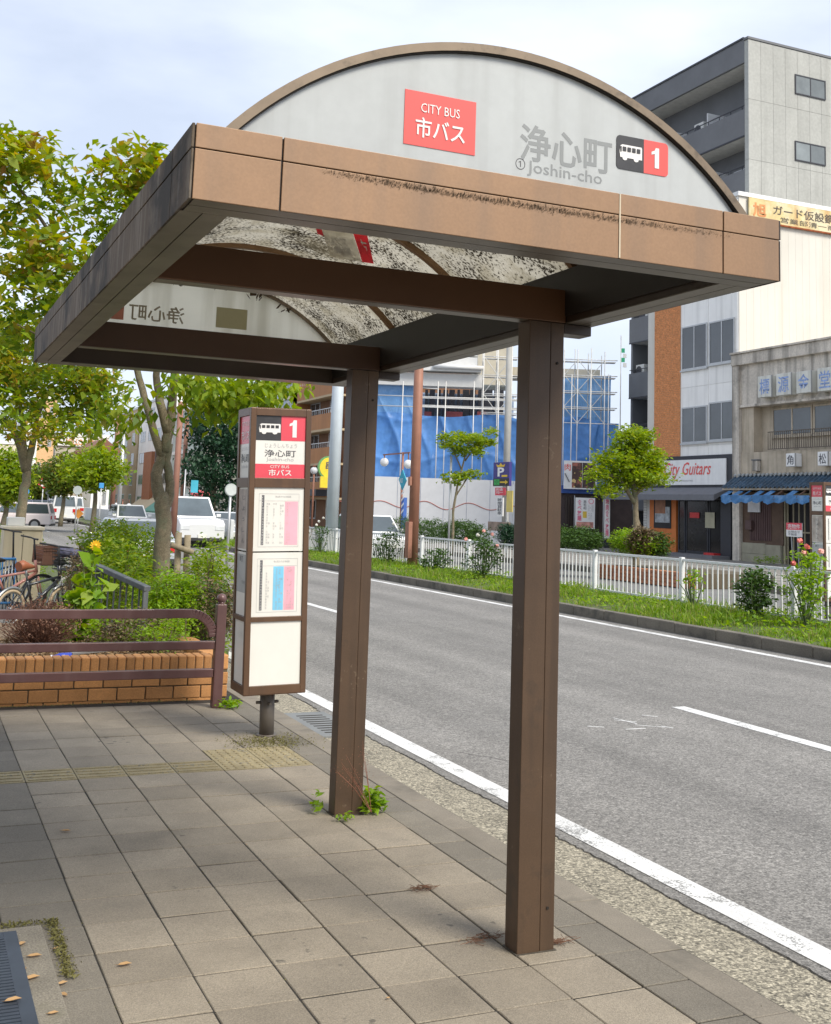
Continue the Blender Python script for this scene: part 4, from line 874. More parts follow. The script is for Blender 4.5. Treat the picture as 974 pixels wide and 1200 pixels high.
def window_y(b, Y, x0, x1, z0, z1, panes=2, frame=M_alu, glass=M_glass, w=.06):
    m = MB(); m.box(x0, Y-.05, z0, x0+w, Y-.004, z1); m.box(x1-w, Y-.05, z0, x1, Y-.004, z1); m.box(x0+w, Y-.05, z0, x1-w, Y-.004, z0+w); m.box(x0+w, Y-.05, z1-w, x1-w, Y-.004, z1)
    st_ = (x1-x0-w)/panes
    for k in range(1, panes): m.box(x0+k*st_, Y-.045, z0+w, x0+k*st_+w, Y-.004, z1-w)
    f = m.build('window', frame, b)
    for k in range(panes): bx('pane', glass, f, x0+w+k*st_+.002, Y-.03, z0+w+.002, x0+(k+1)*st_-.002, Y-.02, z1-w-.002)
    return f
BX = 31.0
def yz(x, y, X=BX): p = at_x(x, y, X); return p.y, p.z
# ---- guitar shop building
cy0, cy1 = yz(866, 500)[0], yz(760, 500)[0]; cy_or = yz(798, 450)[0]; cy_cr = yz(768, 450)[0]; CT = 15.35
cb = thing('shop_building', 'white and orange brick building with red script guitar shop sign at street level', 'building', (BX, cy0, 0))
bx('wall', M_white, cb, BX+.02, cy0+.02, -.1, BX+5.9, cy1, CT-.02)
for k in range(9):                               # white cladding panels on the street front, joints between them
    z0_ = 3.55+k*1.30; 
    for j in range(2): ya, yb = cy0+.03+j*(cy_or-cy0-.03)/2+.012, cy0+.03+(j+1)*(cy_or-cy0-.03)/2-.012; bx('wall_panel', M_white, cb, BX-.005, ya, z0_, BX+.018, yb, min(z0_+1.285, CT-.02))
for k in range(16):                              # ribbed cream siding of the side wall
    xa = BX+.03+k*.38; bx('siding_panel', M_cream, cb, xa+.003, cy0-.012, -.05, xa+.377, cy0+.018, CT-.03)
bx('parapet_cap', pm('cap_white', (.8,.8,.78), .5), cb, BX-.05, cy0-.09, CT-.02, BX+6.1, cy0+.10, CT+.16); bx('parapet_cap', MATS['cap_white'], cb, BX-.05, cy0+.10, CT-.02, BX+.1, cy1, CT+.16)
# orange brick strip, its bricks one by one down to what the picture still shows, the rest by joint relief
m = MB(); m.box(BX-.03, cy_or, 3.2, BX+.018, cy_cr, CT-.03); m.build('brick_backing', pm('brick_mortar', (.62,.42,.28), .9), cb)
zt = yz(783, 365)[1]; rows = int((zt-3.9)/.16)
m = MB(); 
for r in range(int((CT-3.3)/.085)):
    z_ = 3.25+r*.085; off = (r % 2)*.11; y_ = cy_or+.01-off
    while y_ < cy_cr: 
        a, b = max(y_, cy_or+.005), min(y_+.212, cy_cr-.005)
        if b-a > .03: m.box(BX-.048-RNG.uniform(0,.012), a, z_, BX-.029, b, z_+.072)
        y_ += .22
o = m.build('brick', pm('orange_brick_run', (.66,.27,.10), .8, var=.12, scale=5.5, fine=.18, fscale=12), cb); o['kind'] = 'stuff'
bx('corner_strip', M_cream, cb, BX-.05, cy_cr+.003, 0, BX+.018, cy1, CT-.03)
for (xa, ya, xb, yb) in ((800,384,829.5,430),(832,378,862,423),(800,478,829.5,518),(832,472,862,515)):
    y0_, z1_ = yz(xa, ya); y1_, z0_ = yz(xb, yb); window_x(cb, BX-.006, y1_, y0_, z0_, z1_, 2)
for zc in (11.9, ): window_x(cb, BX-.006, yz(862,423)[0], yz(832,378)[0], zc, zc+1.6, 2); window_x(cb, BX-.006, yz(829.5,430)[0], yz(800,384)[0], zc, zc+1.6, 2)
M_sf = pm('shopfront_dark', (.028,.030,.038), .5, var=.1); M_oj = pm('orange_board', (.58,.17,.035), .6, var=.12)
a0, z_ = yz(860, 540); s0, sz1 = yz(856, 541); s1, sz0 = yz(757, 573)
bx('fascia_frame', M_sf, cb, BX-.09, cy0+.03, 3.02, BX-.006, yz(735,560)[0], 4.42)
sgn = bx('shop_sign', pm('signboard', (.80,.80,.78), .5, var=.05, streak=((.5,.5,.5), .3, 5)), cb, BX-.14, yz(854,550)[0], 3.16, BX-.091, yz(757,560)[0], 4.25)
q0, q1 = yz(783, 560)[0], yz(838, 560)[0]
text('City Guitars', M_redS, (BX-.14, q0+.2, 3.42), NY, q0-q1, .72, sgn, .012, shear=.28, bold=.008)
text('guitar & accessories', M_inkL, (BX-.14, q0-.25, 3.27), NY, 1.7, .14, sgn, .012, shear=.2)
m = MB(); p0, p1 = cy0+.35, yz(728,575)[0]; m.add([(BX-.10,p0,3.05),(BX-.10,p1,3.05),(BX-1.0,p1,2.72),(BX-1.0,p0,2.72),(BX-.10,p0,2.98),(BX-.10,p1,2.98),(BX-1.0,p1,2.48),(BX-1.0,p0,2.48)], [(0,1,2,3),(4,7,6,5),(3,2,6,7),(0,3,7,4),(1,5,6,2)]); m.build('awning', pm('awning_grey', (.15,.155,.17), .7, var=.1), cb)
yy = lambda x: yz(x, 600)[0]
bx('dark_recess', M_dark, cb, BX-.008, yy(860), .1, BX-.004, yy(760), 2.95)
bx('step', pm('step_grey', (.17,.17,.18), .8), cb, BX-1.1, yy(860), .05, BX-.01, yy(795), .24)
bx('pier', M_sf, cb, BX-.20, yy(861), .1, BX-.009, yy(849), 2.7)
bd = bx('orange_board', M_oj, cb, BX-.12, yy(795), .12, BX-.009, yy(764), 2.75)
fr_ = bx('display_window', M_dark, bd, BX-.145, yy(789.5), 1.25, BX-.121, yy(769.5), 2.68); bx('poster', pm('poster_grey', (.35,.38,.4), .5, var=.5, scale=4), fr_, BX-.15, yy(788), 1.5, BX-.146, yy(771), 2.2); bx('poster', pm('poster_guitar', (.30,.12,.05), .4, var=.3), fr_, BX-.152, yy(783), 1.9, BX-.1501, yy(771), 2.55)
for k, (xa, xb) in enumerate(((797,805),(806,832),(833,848))):
    d_ = MB(); Y0_, Y1_ = yy(xb), yy(xa); d_.box(BX-.10, Y0_, .25, BX-.04, Y0_+.06, 2.6); d_.box(BX-.10, Y1_-.06, .25, BX-.04, Y1_, 2.6); d_.box(BX-.10, Y0_+.06, 2.52, BX-.04, Y1_-.06, 2.6); d_.box(BX-.10, Y0_+.06, .25, BX-.04, Y1_-.06, .35)
    f = d_.build('door', M_sf, cb); bx('pane', pm('door_glass', (.018,.017,.018), .1, spec=.35), f, BX-.075, Y0_+.062, .352, BX-.065, Y1_-.062, 2.518)
bx('poster', pm('poster_red', (.55,.03,.03), .5), cb, BX-.115, yy(822), 1.75, BX-.1, yy(811), 1.98); bx('poster', pm('poster_cream', (.42,.40,.28), .6, var=.2), cb, BX-.115, yy(840), 1.35, BX-.1, yy(829), 2.0); bx('door_mat', MATS['poster_red'], cb, BX-.5, yy(848), .241, BX-.15, yy(836), .33)
tl = MB()
for r in range(22):
    for c_ in range(2): tl.box(BX-.06, yy(763.5)+.03+c_*.26, .15+r*.118, BX-.009, yy(763.5)+.27+c_*.26, .15+r*.118+.105)
tl.build('tiled_pier', pm('white_tile', (.55,.55,.52), .5), cb)['kind'] = 'stuff'
bx('drainpipe', M_alu, cb, BX-.11, cy0+.10, .1, BX-.012, cy0+.18, 8.6, bevel=.03)
# rusty signboard on the side wall
rs = thing('rusty_signboard', 'faded yellow signboard with black Japanese brushwork and rusty lower edge high on the cream wall', 'signboard', (BX+3, cy0-.1, 14.8))
rb = bx('board', pm('rusty_board', (.62,.50,.24), .7, var=.2, scale=1.5, stain=((.70,.62,.42), .48, .9, .9), streak=((.45,.17,.05), .6, 2.2)), rs, BX+.47, cy0-.14, 14.33, BX+6.0, cy0-.07, 15.30)
bx('rust_edge', pm('rust', (.26,.07,.02), .9, var=.4, scale=5), rs, BX+.47, cy0-.15, 14.27, BX+6.0, cy0-.069, 14.335)
M_fad = pm('faded_black', (.10,.085,.07), .8, var=.4, scale=6); M_fadO = pm('faded_orange', (.62,.26,.10), .8, var=.3, scale=4)
text('ガード仮設鋼販', M_fad, (BX+1.75, cy0-.14, 14.72), PX, 4.0, .42, rb, .01, bold=.01); text('営業部清一商店', M_fad, (BX+2.15, cy0-.14, 14.42), PX, 3.6, .24, rb, .01)
text('旭', M_fadO, (BX+.66, cy0-.14, 14.5), PX, .72, .62, rb, .01, bold=.03)
# ---- apartment block
AXX = 37.2; ay0 = at_x(877, 130, AXX).y; ay1 = at_x(737.5, 400, AXX).y; AT = at_x(877, 45, AXX).z
ab = thing('apartment_block', 'tall grey apartment block with dark balconies and pale panelled side wall', 'building', (AXX, ay0, 0))
bx('wall', M_aptD, ab, AXX+1.5, ay0+.3, 0, AXX+12, ay1, AT-.1)
zs = at_x(870, 128, AXX).z-at_x(870, 198.5, AXX).z; zb = at_x(870, 128, AXX).z
PW = .80
k = 0; xx = AXX
while xx < AXX+9.5:
    for z0_ in np.arange(AT-10*zs-.02, AT-.02, zs):
        if z0_ > -.5: bx('wall_panel', M_apt, ab, xx+.007, ay0-.02, z0_+.007, xx+PW-.007, ay0+.28, min(z0_+zs-.007, AT))
    xx += PW
bx('parapet_cap', M_aptD, ab, AXX-.05, ay0-.06, AT, AXX+10, ay0+.3, AT+.12); bx('roof_slab', M_aptD, ab, AXX-.0, ay0+.285, AT-1.15, AXX+1.6, ay1, AT+.1); bx('parapet_cap', M_sf, ab, AXX-.05, ay0+.302, AT+.102, AXX+1.6, ay1, AT+.2); bx('soffit_panel', MATS.get('slab_pale') or pm('slab_pale', (.55,.55,.52), .8), ab, AXX+.15, ay0+.3, AT-1.17, AXX+1.58, ay1-.05, AT-1.152)
floor_levels = [zb+zs*k for k in range(-7, 1)]
for i, zf in enumerate(floor_levels):
    # zf = lower edge of the dark opening's parapet top band: parapet from zf-1.05-.. up
    b = bx('balcony', M_aptD, ab, AXX, ay0+.285, zf-1.45, AXX+.12, ay1, zf-.02); bx('floor_slab', pm('slab_pale', (.55,.55,.52), .8), ab, AXX+.12, ay0+.285, zf-1.45, AXX+1.6, ay1, zf-1.25)
    bx('drip_edge', M_sf, b, AXX-.015, ay0+.3, zf-1.47, AXX+.02, ay1, zf-1.40)
    if i > 5 or i < 4:
        m = MB(); m.box(AXX+.02, ay0+.3, zf+.16, AXX+.07, ay1-.02, zf+.20)
        yv = ay0+.5
        while yv < ay1: m.box(AXX+.03, yv, zf-.02, AXX+.06, yv+.03, zf+.16); yv += .9
        m.build('handrail', M_sf, b)
    for yy_ in (ay0+3.4, ay0+6.7): bx('divider', pm('divider_white', (.75,.76,.76), .5), b, AXX+.13, yy_, zf-1.24, AXX+1.48, yy_+.05, zf+.75)
    window_x(ab, AXX+1.5, ay0+.9, ay0+2.9, zf-1.2, zf+.7, 2, sill=False); window_x(ab, AXX+1.5, ay0+4.0, ay0+6.2, zf-1.2, zf+.7, 2, sill=False); window_x(ab, AXX+1.5, ay0+7.3, ay0+9.3, zf-1.2, zf+.7, 2, sill=False)
for i, (yo, zi) in enumerate(((4.3, 7), (9.6, 3), (9.3, 4))):      # condensers on the balconies
    zf = floor_levels[zi]; ac = thing('air_conditioner', ['white outdoor condenser on the top floor balcony of the grey apartment block','white outdoor condenser in the narrow lower balcony beside the orange brick','small outdoor condenser one floor above the lower balcony condenser'][i], 'air conditioner', (AXX+.7, ay0+yo, zf-1.2))
    bx('casing', pm('ac_white', (.6,.6,.56), .5), ac, AXX+.25, ay0+yo-.40, zf-.25, AXX+.6, ay0+yo+.40, zf+.48, bevel=.02); m = MB(); m.tube([(AXX+.252, ay0+yo+.10, zf+.12), (AXX+.235, ay0+yo+.10, zf+.12)], .28, 16); m.build('fan_grille', M_sf, ac)
    m = MB(); [m.box(AXX+.28, ay0+yo+s, zf-1.24, AXX+.58, ay0+yo+s+.04, zf-.25) for s in (-.4,.36)]; m.build('stand', M_alu, ac)
for (xa, ya, xb, yb) in ((931,87,967,118),(931,165,967,195)):
    p, q = at_y(xa, ya, ay0), at_y(xb, yb, ay0); window_y(ab, ay0-.022, p.x, q.x, q.z, p.z, 2, M_sf, M_glassL)
bx('end_wall', M_aptD, ab, AXX+.125, ay1-.2, 0, AXX+1.498, ay1-.01, AT-1.2)
p = at_y(899, 60, ay0)
# ---- old two storey shop
M_old = pm('old_render', (.62,.565,.485), .9, var=.15, scale=.9, fine=.1, fscale=12, streak=((.10,.09,.075), .75, 2.6), stain=((.15,.14,.12), .56, .8, .8))
M_oldD = pm('old_render_tan', (.50,.43,.33), .9, var=.2, scale=1.1, streak=((.10,.085,.06), .6, 4))
OX = BX-.25; oy0, oy1 = 26.0, cy0-.03
ob = thing('old_shop', 'weathered two storey shop with stained render, tiled eave and empty signboxes', 'building', (OX, oy1, 0))
ztop = yz(866,416,OX)[1]; zc1 = yz(872,428,OX)[1]; zl = yz(876,474.5,OX)[1]; zr0 = yz(880,559,OX)[1]
bx('cornice', M_old, ob, OX-.18, oy0, zc1, OX+.4, oy1, ztop, bevel=.02); bx('cornice_lip', M_old, ob, OX-.26, oy0, ztop+.002, OX+.42, oy1, ztop+.08, bevel=.01)
bx('wall', M_old, ob, OX, oy0, zl, OX+.4, oy1-.3, zc1-.002); bx('pilaster', M_old, ob, OX-.12, oy1-.42, -.05, OX+.4, oy1, zc1-.003)
bx('ledge', M_old, ob, OX-.10, oy0, zl-.10, OX+.42, oy1-.425, zl-.002, bevel=.01)
bx('recess_wall', M_oldD, ob, OX+.45, oy0, zr0, OX+.6, oy1-.2, zl); bx('recess_return', M_oldD, ob, OX+.02, oy1-1.15, zr0, OX+.448, oy1-.43, zl-.11)
bx('lower_wall', M_oldD, ob, OX-.02, oy0, zr0-.2, OX+.30, oy1-.425, yz(905,529,OX)[1]); bx('body', M_old, ob, OX+.62, oy0, -.1, OX+7, oy1-.05, ztop-.3)
wy1, wy0 = yz(905, 480, OX+.4)[0], oy0+.5; wz1, wz0 = yz(905, 479, OX+.4)[1], yz(905, 512, OX+.4)[1]
step_ = (yz(905,480,OX+.4)[0]-yz(953,480,OX+.4)[0])
y_ = wy1
while y_-step_ > oy0: window_x(ob, OX+.45, y_-step_+.06, y_, wz0, wz1, 2, M_oldD, [M_glass, M_glassL][int(y_*3) % 2], .07); y_ -= step_
rz1, rz0 = yz(900,506,OX-.15)[1], yz(900,527,OX-.15)[1]; ry1 = yz(900,506,OX-.15)[0]; gl = MB()
gl.box(OX-.17, oy0, rz1-.03, OX-.13, ry1, rz1); gl.box(OX-.17, oy0, rz0, OX-.13, ry1, rz0+.03); y_ = ry1
rlg = gl.build('balcony_railing', pm('rail_rust', (.12,.10,.08), .8), ob); pkt = MB(); cnt = 0; pr = None
while y_ > oy0+4:
    if pr is None: pr = bx('baluster', MATS['rail_rust'], rlg, OX-.16, ry1-.02, rz0+.031, OX-.14, ry1, rz1-.031)
    else: inst(pr, 'baluster', rlg, (0, y_-ry1, 0))
    y_ -= .115
# signboxes
def signbox(x0_, y0_, x1_, y1_, ch, X, mat, lab, ink, grp):
    a, b = yz(x0_, y0_, X), yz(x1_, y1_, X); o = thing('sign_box', lab, 'sign box', (X, b[0], b[1]), grp); f = bx('box', mat, o, X, b[0], b[1], X+.35, a[0], a[1], bevel=.02); bx('rim', M_alu, o, X-.006, b[0]-.012, b[1]-.012, X+.06, b[0]-.002, a[1]+.012)
    h_ = a[1]-b[1]; text(ch, ink, (X, a[0]-.13*(a[0]-b[0]), b[1]+h_*.13), NY, (a[0]-b[0])*.74, h_*.74, f, .004, bold=.012)
M_sb = pm('signbox_old', (.66,.66,.60), .6, var=.1, scale=2, streak=((.33,.32,.27), .5, 6)); M_blue = pm('faded_blue', (.26,.36,.62), .7, var=.35, scale=9)
for (c_, ch, lab) in (((888,441.5,904,464.5),'標','weathered sign box with faded blue character, leftmost of the four in a row'),((909.5,438.5,927,462),'源','weathered sign box with faded blue character, second from left in the row'),((933,436,950.5,459.5),'金','weathered sign box with faded blue character, third in the row'),((957.5,432,976,457),'堂','weathered sign box with faded blue character, last of the row at the right edge')):
    signbox(*c_, ch, OX-.35, M_sb, lab, M_blue, 'row of old sign boxes')
M_sb2 = pm('signbox_white', (.80,.80,.78), .6, var=.06)
signbox(921,531.5,931.5,546.5, '角', OX-.38, M_sb2, 'small white sign box with a bold black character under the balcony railing', M_ink, 'pair of small sign boxes'); signbox(958,529.5,970,545.5, '松', OX-.38, M_sb2, 'small white sign box with black character nearest the right edge', M_ink, 'pair of small sign boxes')
wl_ = thing('wall_lamp', 'old box lamp on the stained pilaster of the weathered shop', 'lamp', (OX-.1, yz(886,545,OX)[0], yz(886,545,OX)[1])); a = yz(884,540,OX-.1); b = yz(890,552,OX-.1); bx('lamp_case', M_old, wl_, OX-.22, b[0], b[1], OX-.03, a[0], a[1], bevel=.02); bx('lamp_cap', M_aptD, wl_, OX-.24, b[0]-.02, a[1]+.002, OX-.03, a[0]+.02, a[1]+.05)
# tiled eave, one by one
M_kaw = pm('blue_roof_tile', (.035,.075,.12), .35, var=.25, scale=4, rnd=.25, coat=.3)
ex0, ez0, ex1, ez1 = OX-.75, yz(870,571,OX-.75)[1], OX-.03, yz(880,558.5,OX)[1]+.02
bx('eave_board', M_oldD, ob, ex0+.04, oy0+2, ez0-.10, OX-.03, oy1-.1, ez0-.03)
tp = None; row_n = 4; dy = .235
for r in range(row_n):
    t = (r+.5)/row_n; x_ = ex0+(ex1-ex0)*t; z_ = ez0+(ez1-ez0)*t; y_ = oy1-.12-dy/2; c_ = 0
    while y_ > 30.2:
        if tp is None:
            m = MB(); prof = [(-.5,.0),(-.3,-.15),(-.1,-.1),(.1,.25),(.3,.32),(.5,.0)]; sl_ = (ez1-ez0)/(ex1-ex0); hw = (ex1-ex0)/row_n*.56
            vs = [];  
            for sx in (-1, 1):
                for (py_, pz_) in prof: vs.append((sx*hw, py_*dy, pz_*.16+sx*hw*sl_+.012*(-sx)))
            for sx in (-1, 1):
                for (py_, pz_) in prof: vs.append((sx*hw, py_*dy, pz_*.16+sx*hw*sl_+.012*(-sx)-.03))
            nq = len(prof); fs = [(i, i+1, nq+i+1, nq+i) for i in range(nq-1)]+[(i, 2*nq+i, 2*nq+i+1, i+1) for i in range(nq-1)]+[(2*nq+i+1, 2*nq+i, 3*nq+i, 3*nq+i+1) for i in range(nq-1)]
            tp = MB().add([(x_+a-0, y_+b, z_+c) for a, b, c in vs], fs).build('roof_tile', M_kaw, ob); base_ = (x_, y_, z_)
        else: inst(tp, 'roof_tile', ob, (x_-base_[0], y_-base_[1], z_-base_[2]))
        y_ -= dy
m = MB(); y_ = oy1-.2
while y_ > 30: m.tube([(ex1-.02, y_, ez1+.06), (ex1-.14, y_, ez1+.02)], .055, 8); y_ -= .235
m.build('ridge_cap', pm('ridge_pale', (.38,.40,.40), .6), ob)
# torn blue awning frame
aw = thing('blue_awning', 'tattered blue awning on bent frames over the shuttered shop entrance', 'awning', (OX-1, 35, 3)); M_ba = pm('awning_blue', (.07,.22,.46), .6, var=.3, scale=2, stain=((.25,.40,.6), .55, 2, .7), trans=.15); M_baf = pm('awning_frame_rust', (.16,.09,.06), .8)
ya_, yb_ = yz(845,582,OX-1.3)[0], yz(948,580,OX-1.3)[0]; zf_ = yz(845,582,OX-1.3)[1]; zt_ = ez0-.08
mm = MB(); nseg = 8
for k in range(nseg+1):
    y_ = ya_+(yb_-ya_)*k/nseg; m = MB(); m.beam((OX-.5, y_+.3, zt_), (OX-1.3, y_, zf_), .05, .04); m.beam((OX-.5, y_-.1, zt_-.4), (OX-1.3, y_, zf_-.1), .04, .03); m.build('frame_arm', M_baf if k % 2 else M_ba, aw)
    if k < nseg:
        y2 = ya_+(yb_-ya_)*(k+1)/nseg; sg = RNG.uniform(-.06,.06); m = MB(); m.add([(OX-1.3,y_,zf_+.06),(OX-1.3,y2,zf_+.06),(OX-1.28,y2,zf_-.20+sg),(OX-1.33,(y_+y2)/2,zf_-.30+sg),(OX-1.28,y_,zf_-.20)], [(0,1,2,3,4)]); m.build('valance', M_ba, aw)
        if k in (0,1,3,4,6): m = MB(); m.add([(OX-.6,y_+.3,zt_-.02),(OX-1.3,y_,zf_+.055),(OX-1.3,(y_*.4+y2*.6),zf_+.055),(OX-.6,y_+.05,zt_-.06)], [(0,1,2,3)]); m.build('canvas', M_ba, aw)
# ground floor of the old shop
yo = lambda x: yz(x, 620, OX)[0]
bx('entrance_wall', pm('brown_board', (.12,.075,.05), .8, var=.2), ob, OX+.05, yo(918), .8, OX+.30, oy1-.43, 2.85); m = MB(); y_ = yo(902)
cpl = None
for k in range(12):
    m = MB().box(OX+.02, yo(903)+k*.105, .95, OX+.049, yo(903)+k*.105+.07, 2.5); m.build('board', pm('brown_slat', (.10,.055,.05), .7), ob)
bx('base_block', pm('base_block', (.34,.32,.24), .9, var=.15, scale=3), ob, OX-.02, yo(897), .0, OX+.30, oy1-.43, .42); bx('base_block', MATS['base_block'], ob, OX-.021, yo(897)+.002, .43, OX+.30, oy1-.43, .84); bx('base_block', MATS['base_block'], ob, OX-.02, yo(915), .0, OX+.30, yo(897)-.012, .80)
bx('entrance_recess', M_dark, ob, OX+.25, oy0, 0, OX+.4, yo(917), 2.9)
m = MB(); m.box(OX+.05, yo(919), 0, OX+.15, yo(917), 2.8); m.box(OX+.05, yo(949), 2.72, OX+.15, yo(919)-.003, 2.8); m.box(OX+.06, yo(949), 1.3, OX+.12, yo(919)-.003, 1.36); lat = m.build('lattice_door', pm('lattice', (.34,.30,.20), .7), ob)
for k in range(9): bx('slat', MATS['lattice'], lat, OX+.07, yo(919)-.14-k*.30, .1, OX+.11, yo(919)-.10-k*.30, 2.71)
bx('mailbox', pm('mailbox_brown', (.10,.055,.05), .6), ob, OX-.12, yo(883), 1.35, OX+.0, yo(876), 1.72, bevel=.01); bx('notice_board', pm('noticew', (.6,.6,.6), .6), ob, OX-.06, yo(892), 2.05, OX-.02, yo(878), 2.5)
fs_ = thing('sale_sign', 'small red and white sale notice on thin legs before the lattice door', 'sign', (OX-1, yz(930,630,OX-1)[0], .1)); X_ = OX-1
a, b = yz(921.5,612.5,X_), yz(940,629.5,X_); bd_ = bx('board', M_whtS, fs_, X_, b[0], b[1], X_+.03, a[0], a[1]); h_ = a[1]-b[1]; patch('header', M_stopred, (X_, a[0], b[1]+h_*.5), NY, a[0]-b[0], h_*.5, bd_, .003); text('売物件', M_whtS, (X_, a[0]-.08, b[1]+h_*.56), NY, (a[0]-b[0])*.8, h_*.36, bd_, .008, bold=.01); text('お問合せ\n不動産', M_ink, (X_, a[0]-.1, b[1]+h_*.08), NY, (a[0]-b[0])*.75, h_*.36, bd_, .004)
m = MB(); m.beam((X_+.02, a[0]-.25, b[1]), (X_+.02, a[0]-.32, .1), .03, .03); m.beam((X_+.02, b[0]+.25, b[1]), (X_+.02, b[0]+.18, .1), .03, .03); m.build('leg', M_alu, fs_)
# ---- second bus stop column across the road
s2p = at_x(957, 640, 14.9); s2 = thing('bus_stop_sign', 'bus stop column on the far side of the road at the right edge', 'bus stop sign', (15.15, s2p.y, 0)); 
tiers, outp, fw = column_sign(s2, SW, SD, .325, 2.42); dress(s2, tiers, outp, fw, SW, SD)
s2.rotation_euler = (0, 0, R_(0))

# ---- blue sheeted construction site
def SP(x, y, D=60.): return EYE+sight(x, y)*D
sx0, sx1 = SP(432, 600), SP(727, 600); sd = Vector((sx1.x-sx0.x, sx1.y-sx0.y, 0)); SWD = sd.length; sd.normalize(); sn = Vector((sd.y, -sd.x, 0)); SO = Vector((sx0.x, sx0.y, 0))
def su(x, y, off=0.):                             # coordinates (along, height) on the site's front plane
    d = sight(x, y); o_ = SO+sn*off; t = (o_-EYE).dot(sn)/d.dot(sn); p = EYE+d*t; return (p-SO).dot(sd), p.z
def S3(u, z, off=0.): return SO+sd*u+sn*off+Vector((0,0,z))
M_tarp = pm('blue_tarp', (.11,.29,.66), .42, var=.12, scale=.5, fine=.10, fscale=3, stain=((.16,.37,.74), .55, .4, .5), trans=.2)
M_net = pm('blue_net', (.20,.42,.74), .7, var=.25, scale=.6, stain=((.34,.56,.86), .5, .7, .8), trans=.4)
u_l = 0
cs_ = thing('construction_site', 'building under construction wrapped in blue tarpaulins behind a white site wall', 'construction site', tuple(SO))
def sheet(name, u0, u1, z0, z1, off, mat, amp=.10, par=cs_, nu=220, nv=44, ztop=None):
    vs = []; 
    for j in range(nv+1):
        for i in range(nu+1):
            u = u0+(u1-u0)*i/nu; zt_ = z1 if ztop is None else ztop(u); z = z0+(zt_-z0)*j/nv
            q1_ = u*1.15+.6*math.sin(z*.9+u*.3); w_ = amp*(.8*math.sin(u*1.9+z*.8)+.9*(1-abs(math.sin(q1_*1.7+z*.25)))**3*1.6+.7*(1-abs(math.sin(z*1.4+.5*math.sin(u*.9))))**4-.6*(1-abs(math.sin(u*2.6-z*.5)))**5)+RNG.normal(0,.006)
            vs.append(S3(u, z, off+w_))
    fs = [(j*(nu+1)+i, j*(nu+1)+i+1, (j+1)*(nu+1)+i+1, (j+1)*(nu+1)+i) for j in range(nv) for i in range(nu)]
    return MB().add(vs, fs, True).build(name, mat, par)
zw = su(500, 562)[1]; ztp = su(500, 488)[1]; zmid = su(450, 490)[1]
u_l, u_r = su(412, 600)[0], su(727, 600)[0]; ugap0, ugap1 = su(490, 500)[0], su(608, 500)[0]
sheet('tarpaulin', u_l, su(725,540)[0], zw-.1, ztp, 0, M_tarp, ztop=lambda u: (su(600,488)[1]-.0*u if u > su(483,500)[0] else su(460,484)[1])+.12*math.sin(u*1.3)-.1*abs(math.sin(u*.9)))
sheet('tarpaulin', u_l, su(486,450)[0], su(460,486)[1], su(450,449)[1], -.35, M_net, .05)
sheet('tarpaulin', su(656,450)[0], su(724,450)[0], su(690,498)[1], su(690,432)[1], -2.2, M_net, .06, ztop=lambda u: su(690,440)[1]+ (u-su(656,450)[0])*.10)
M_steel = pm('scaffold_steel', (.62,.62,.60), .5, .2); M_beige = pm('concrete_beige', (.62,.56,.43), .8, var=.08); M_bw = pm('panel_offwhite', (.66,.66,.64), .6, var=.06)
# building fabric behind
def sbox(name, mat, par, u0, u1, z0, z1, o0, o1, bev=0): c_ = S3((u0+u1)/2, (z0+z1)/2, (o0+o1)/2); m = MB(); m.obox(c_, sd*abs(u1-u0)/2, sn*abs(o1-o0)/2, Vector((0,0,abs(z1-z0)/2))); return m.build(name, mat, par, bev)
zt1, zt0 = su(520,402)[1], su(520,425)[1]
sbox('upper_wall', M_beige, cs_, su(560,400)[0], su(715,400)[0], su(690,434)[1], su(690,424)[1], -6, -3.2); sbox('upper_wall', M_beige, cs_, su(564,400)[0], su(607,400)[0], su(590,444)[1], su(590,400)[1]+.3, -6, -3)
ul, ur = u_l, su(566,420)[0]
sbox('roof_band', M_bw, cs_, ul, ur, su(520,453)[1], su(520,438)[1], -.9, .15); sbox('roof_band', M_bw, cs_, ul, ur-.1, su(520,436)[1], su(520,431)[1], -.5, .55); sbox('roof_band', M_bw, cs_, ul+3, ur-.3, su(520,429)[1], su(520,418)[1], -.9, .1); sbox('roof_band', M_bw, cs_, ul+6, ur-.3, su(520,416)[1], su(520,402)[1], -.9, .0)
m = MB(); m.tube([S3(su(508,428)[0], su(508,431)[1], .6), S3(ur, su(566,433)[1], .6)], .12, 10); m.build('gutter_pipe', M_bw, cs_)
sbox('inner_block', pm('site_inner', (.46,.56,.70), .8, var=.3, scale=1.2), cs_, 0, su(607,470)[0], 1, su(520,455)[1], -6, -2.6)
cols = [(500,.16),(507,.3),(516,.12),(523,.25),(531,.3),(539,.14),(548,.35),(556,.3),(565,.2),(575,.45),(588,.5)]
for x, w_ in cols: u = su(x, 470)[0]; sbox('column', M_sf, cs_, u-w_/2, u+w_/2, su(x,490)[1], su(x,452)[1], -2.5, -2.0)
for x, w_ in ((502,.4),(534,.9),(567,.5),(482,.3)): u = su(x,480)[0]; sbox('red_panel', pm('site_red', (.42,.10,.09), .7), cs_, u-w_/2, u+w_/2, su(x,489)[1], su(x,479)[1], -1.9, -1.8)
for z_ in (su(520,466)[1], su(520,476)[1]): sbox('guard_rail', M_steel, cs_, su(494,470)[0], su(608,470)[0], z_-.06, z_+.06, -.2, -.1)
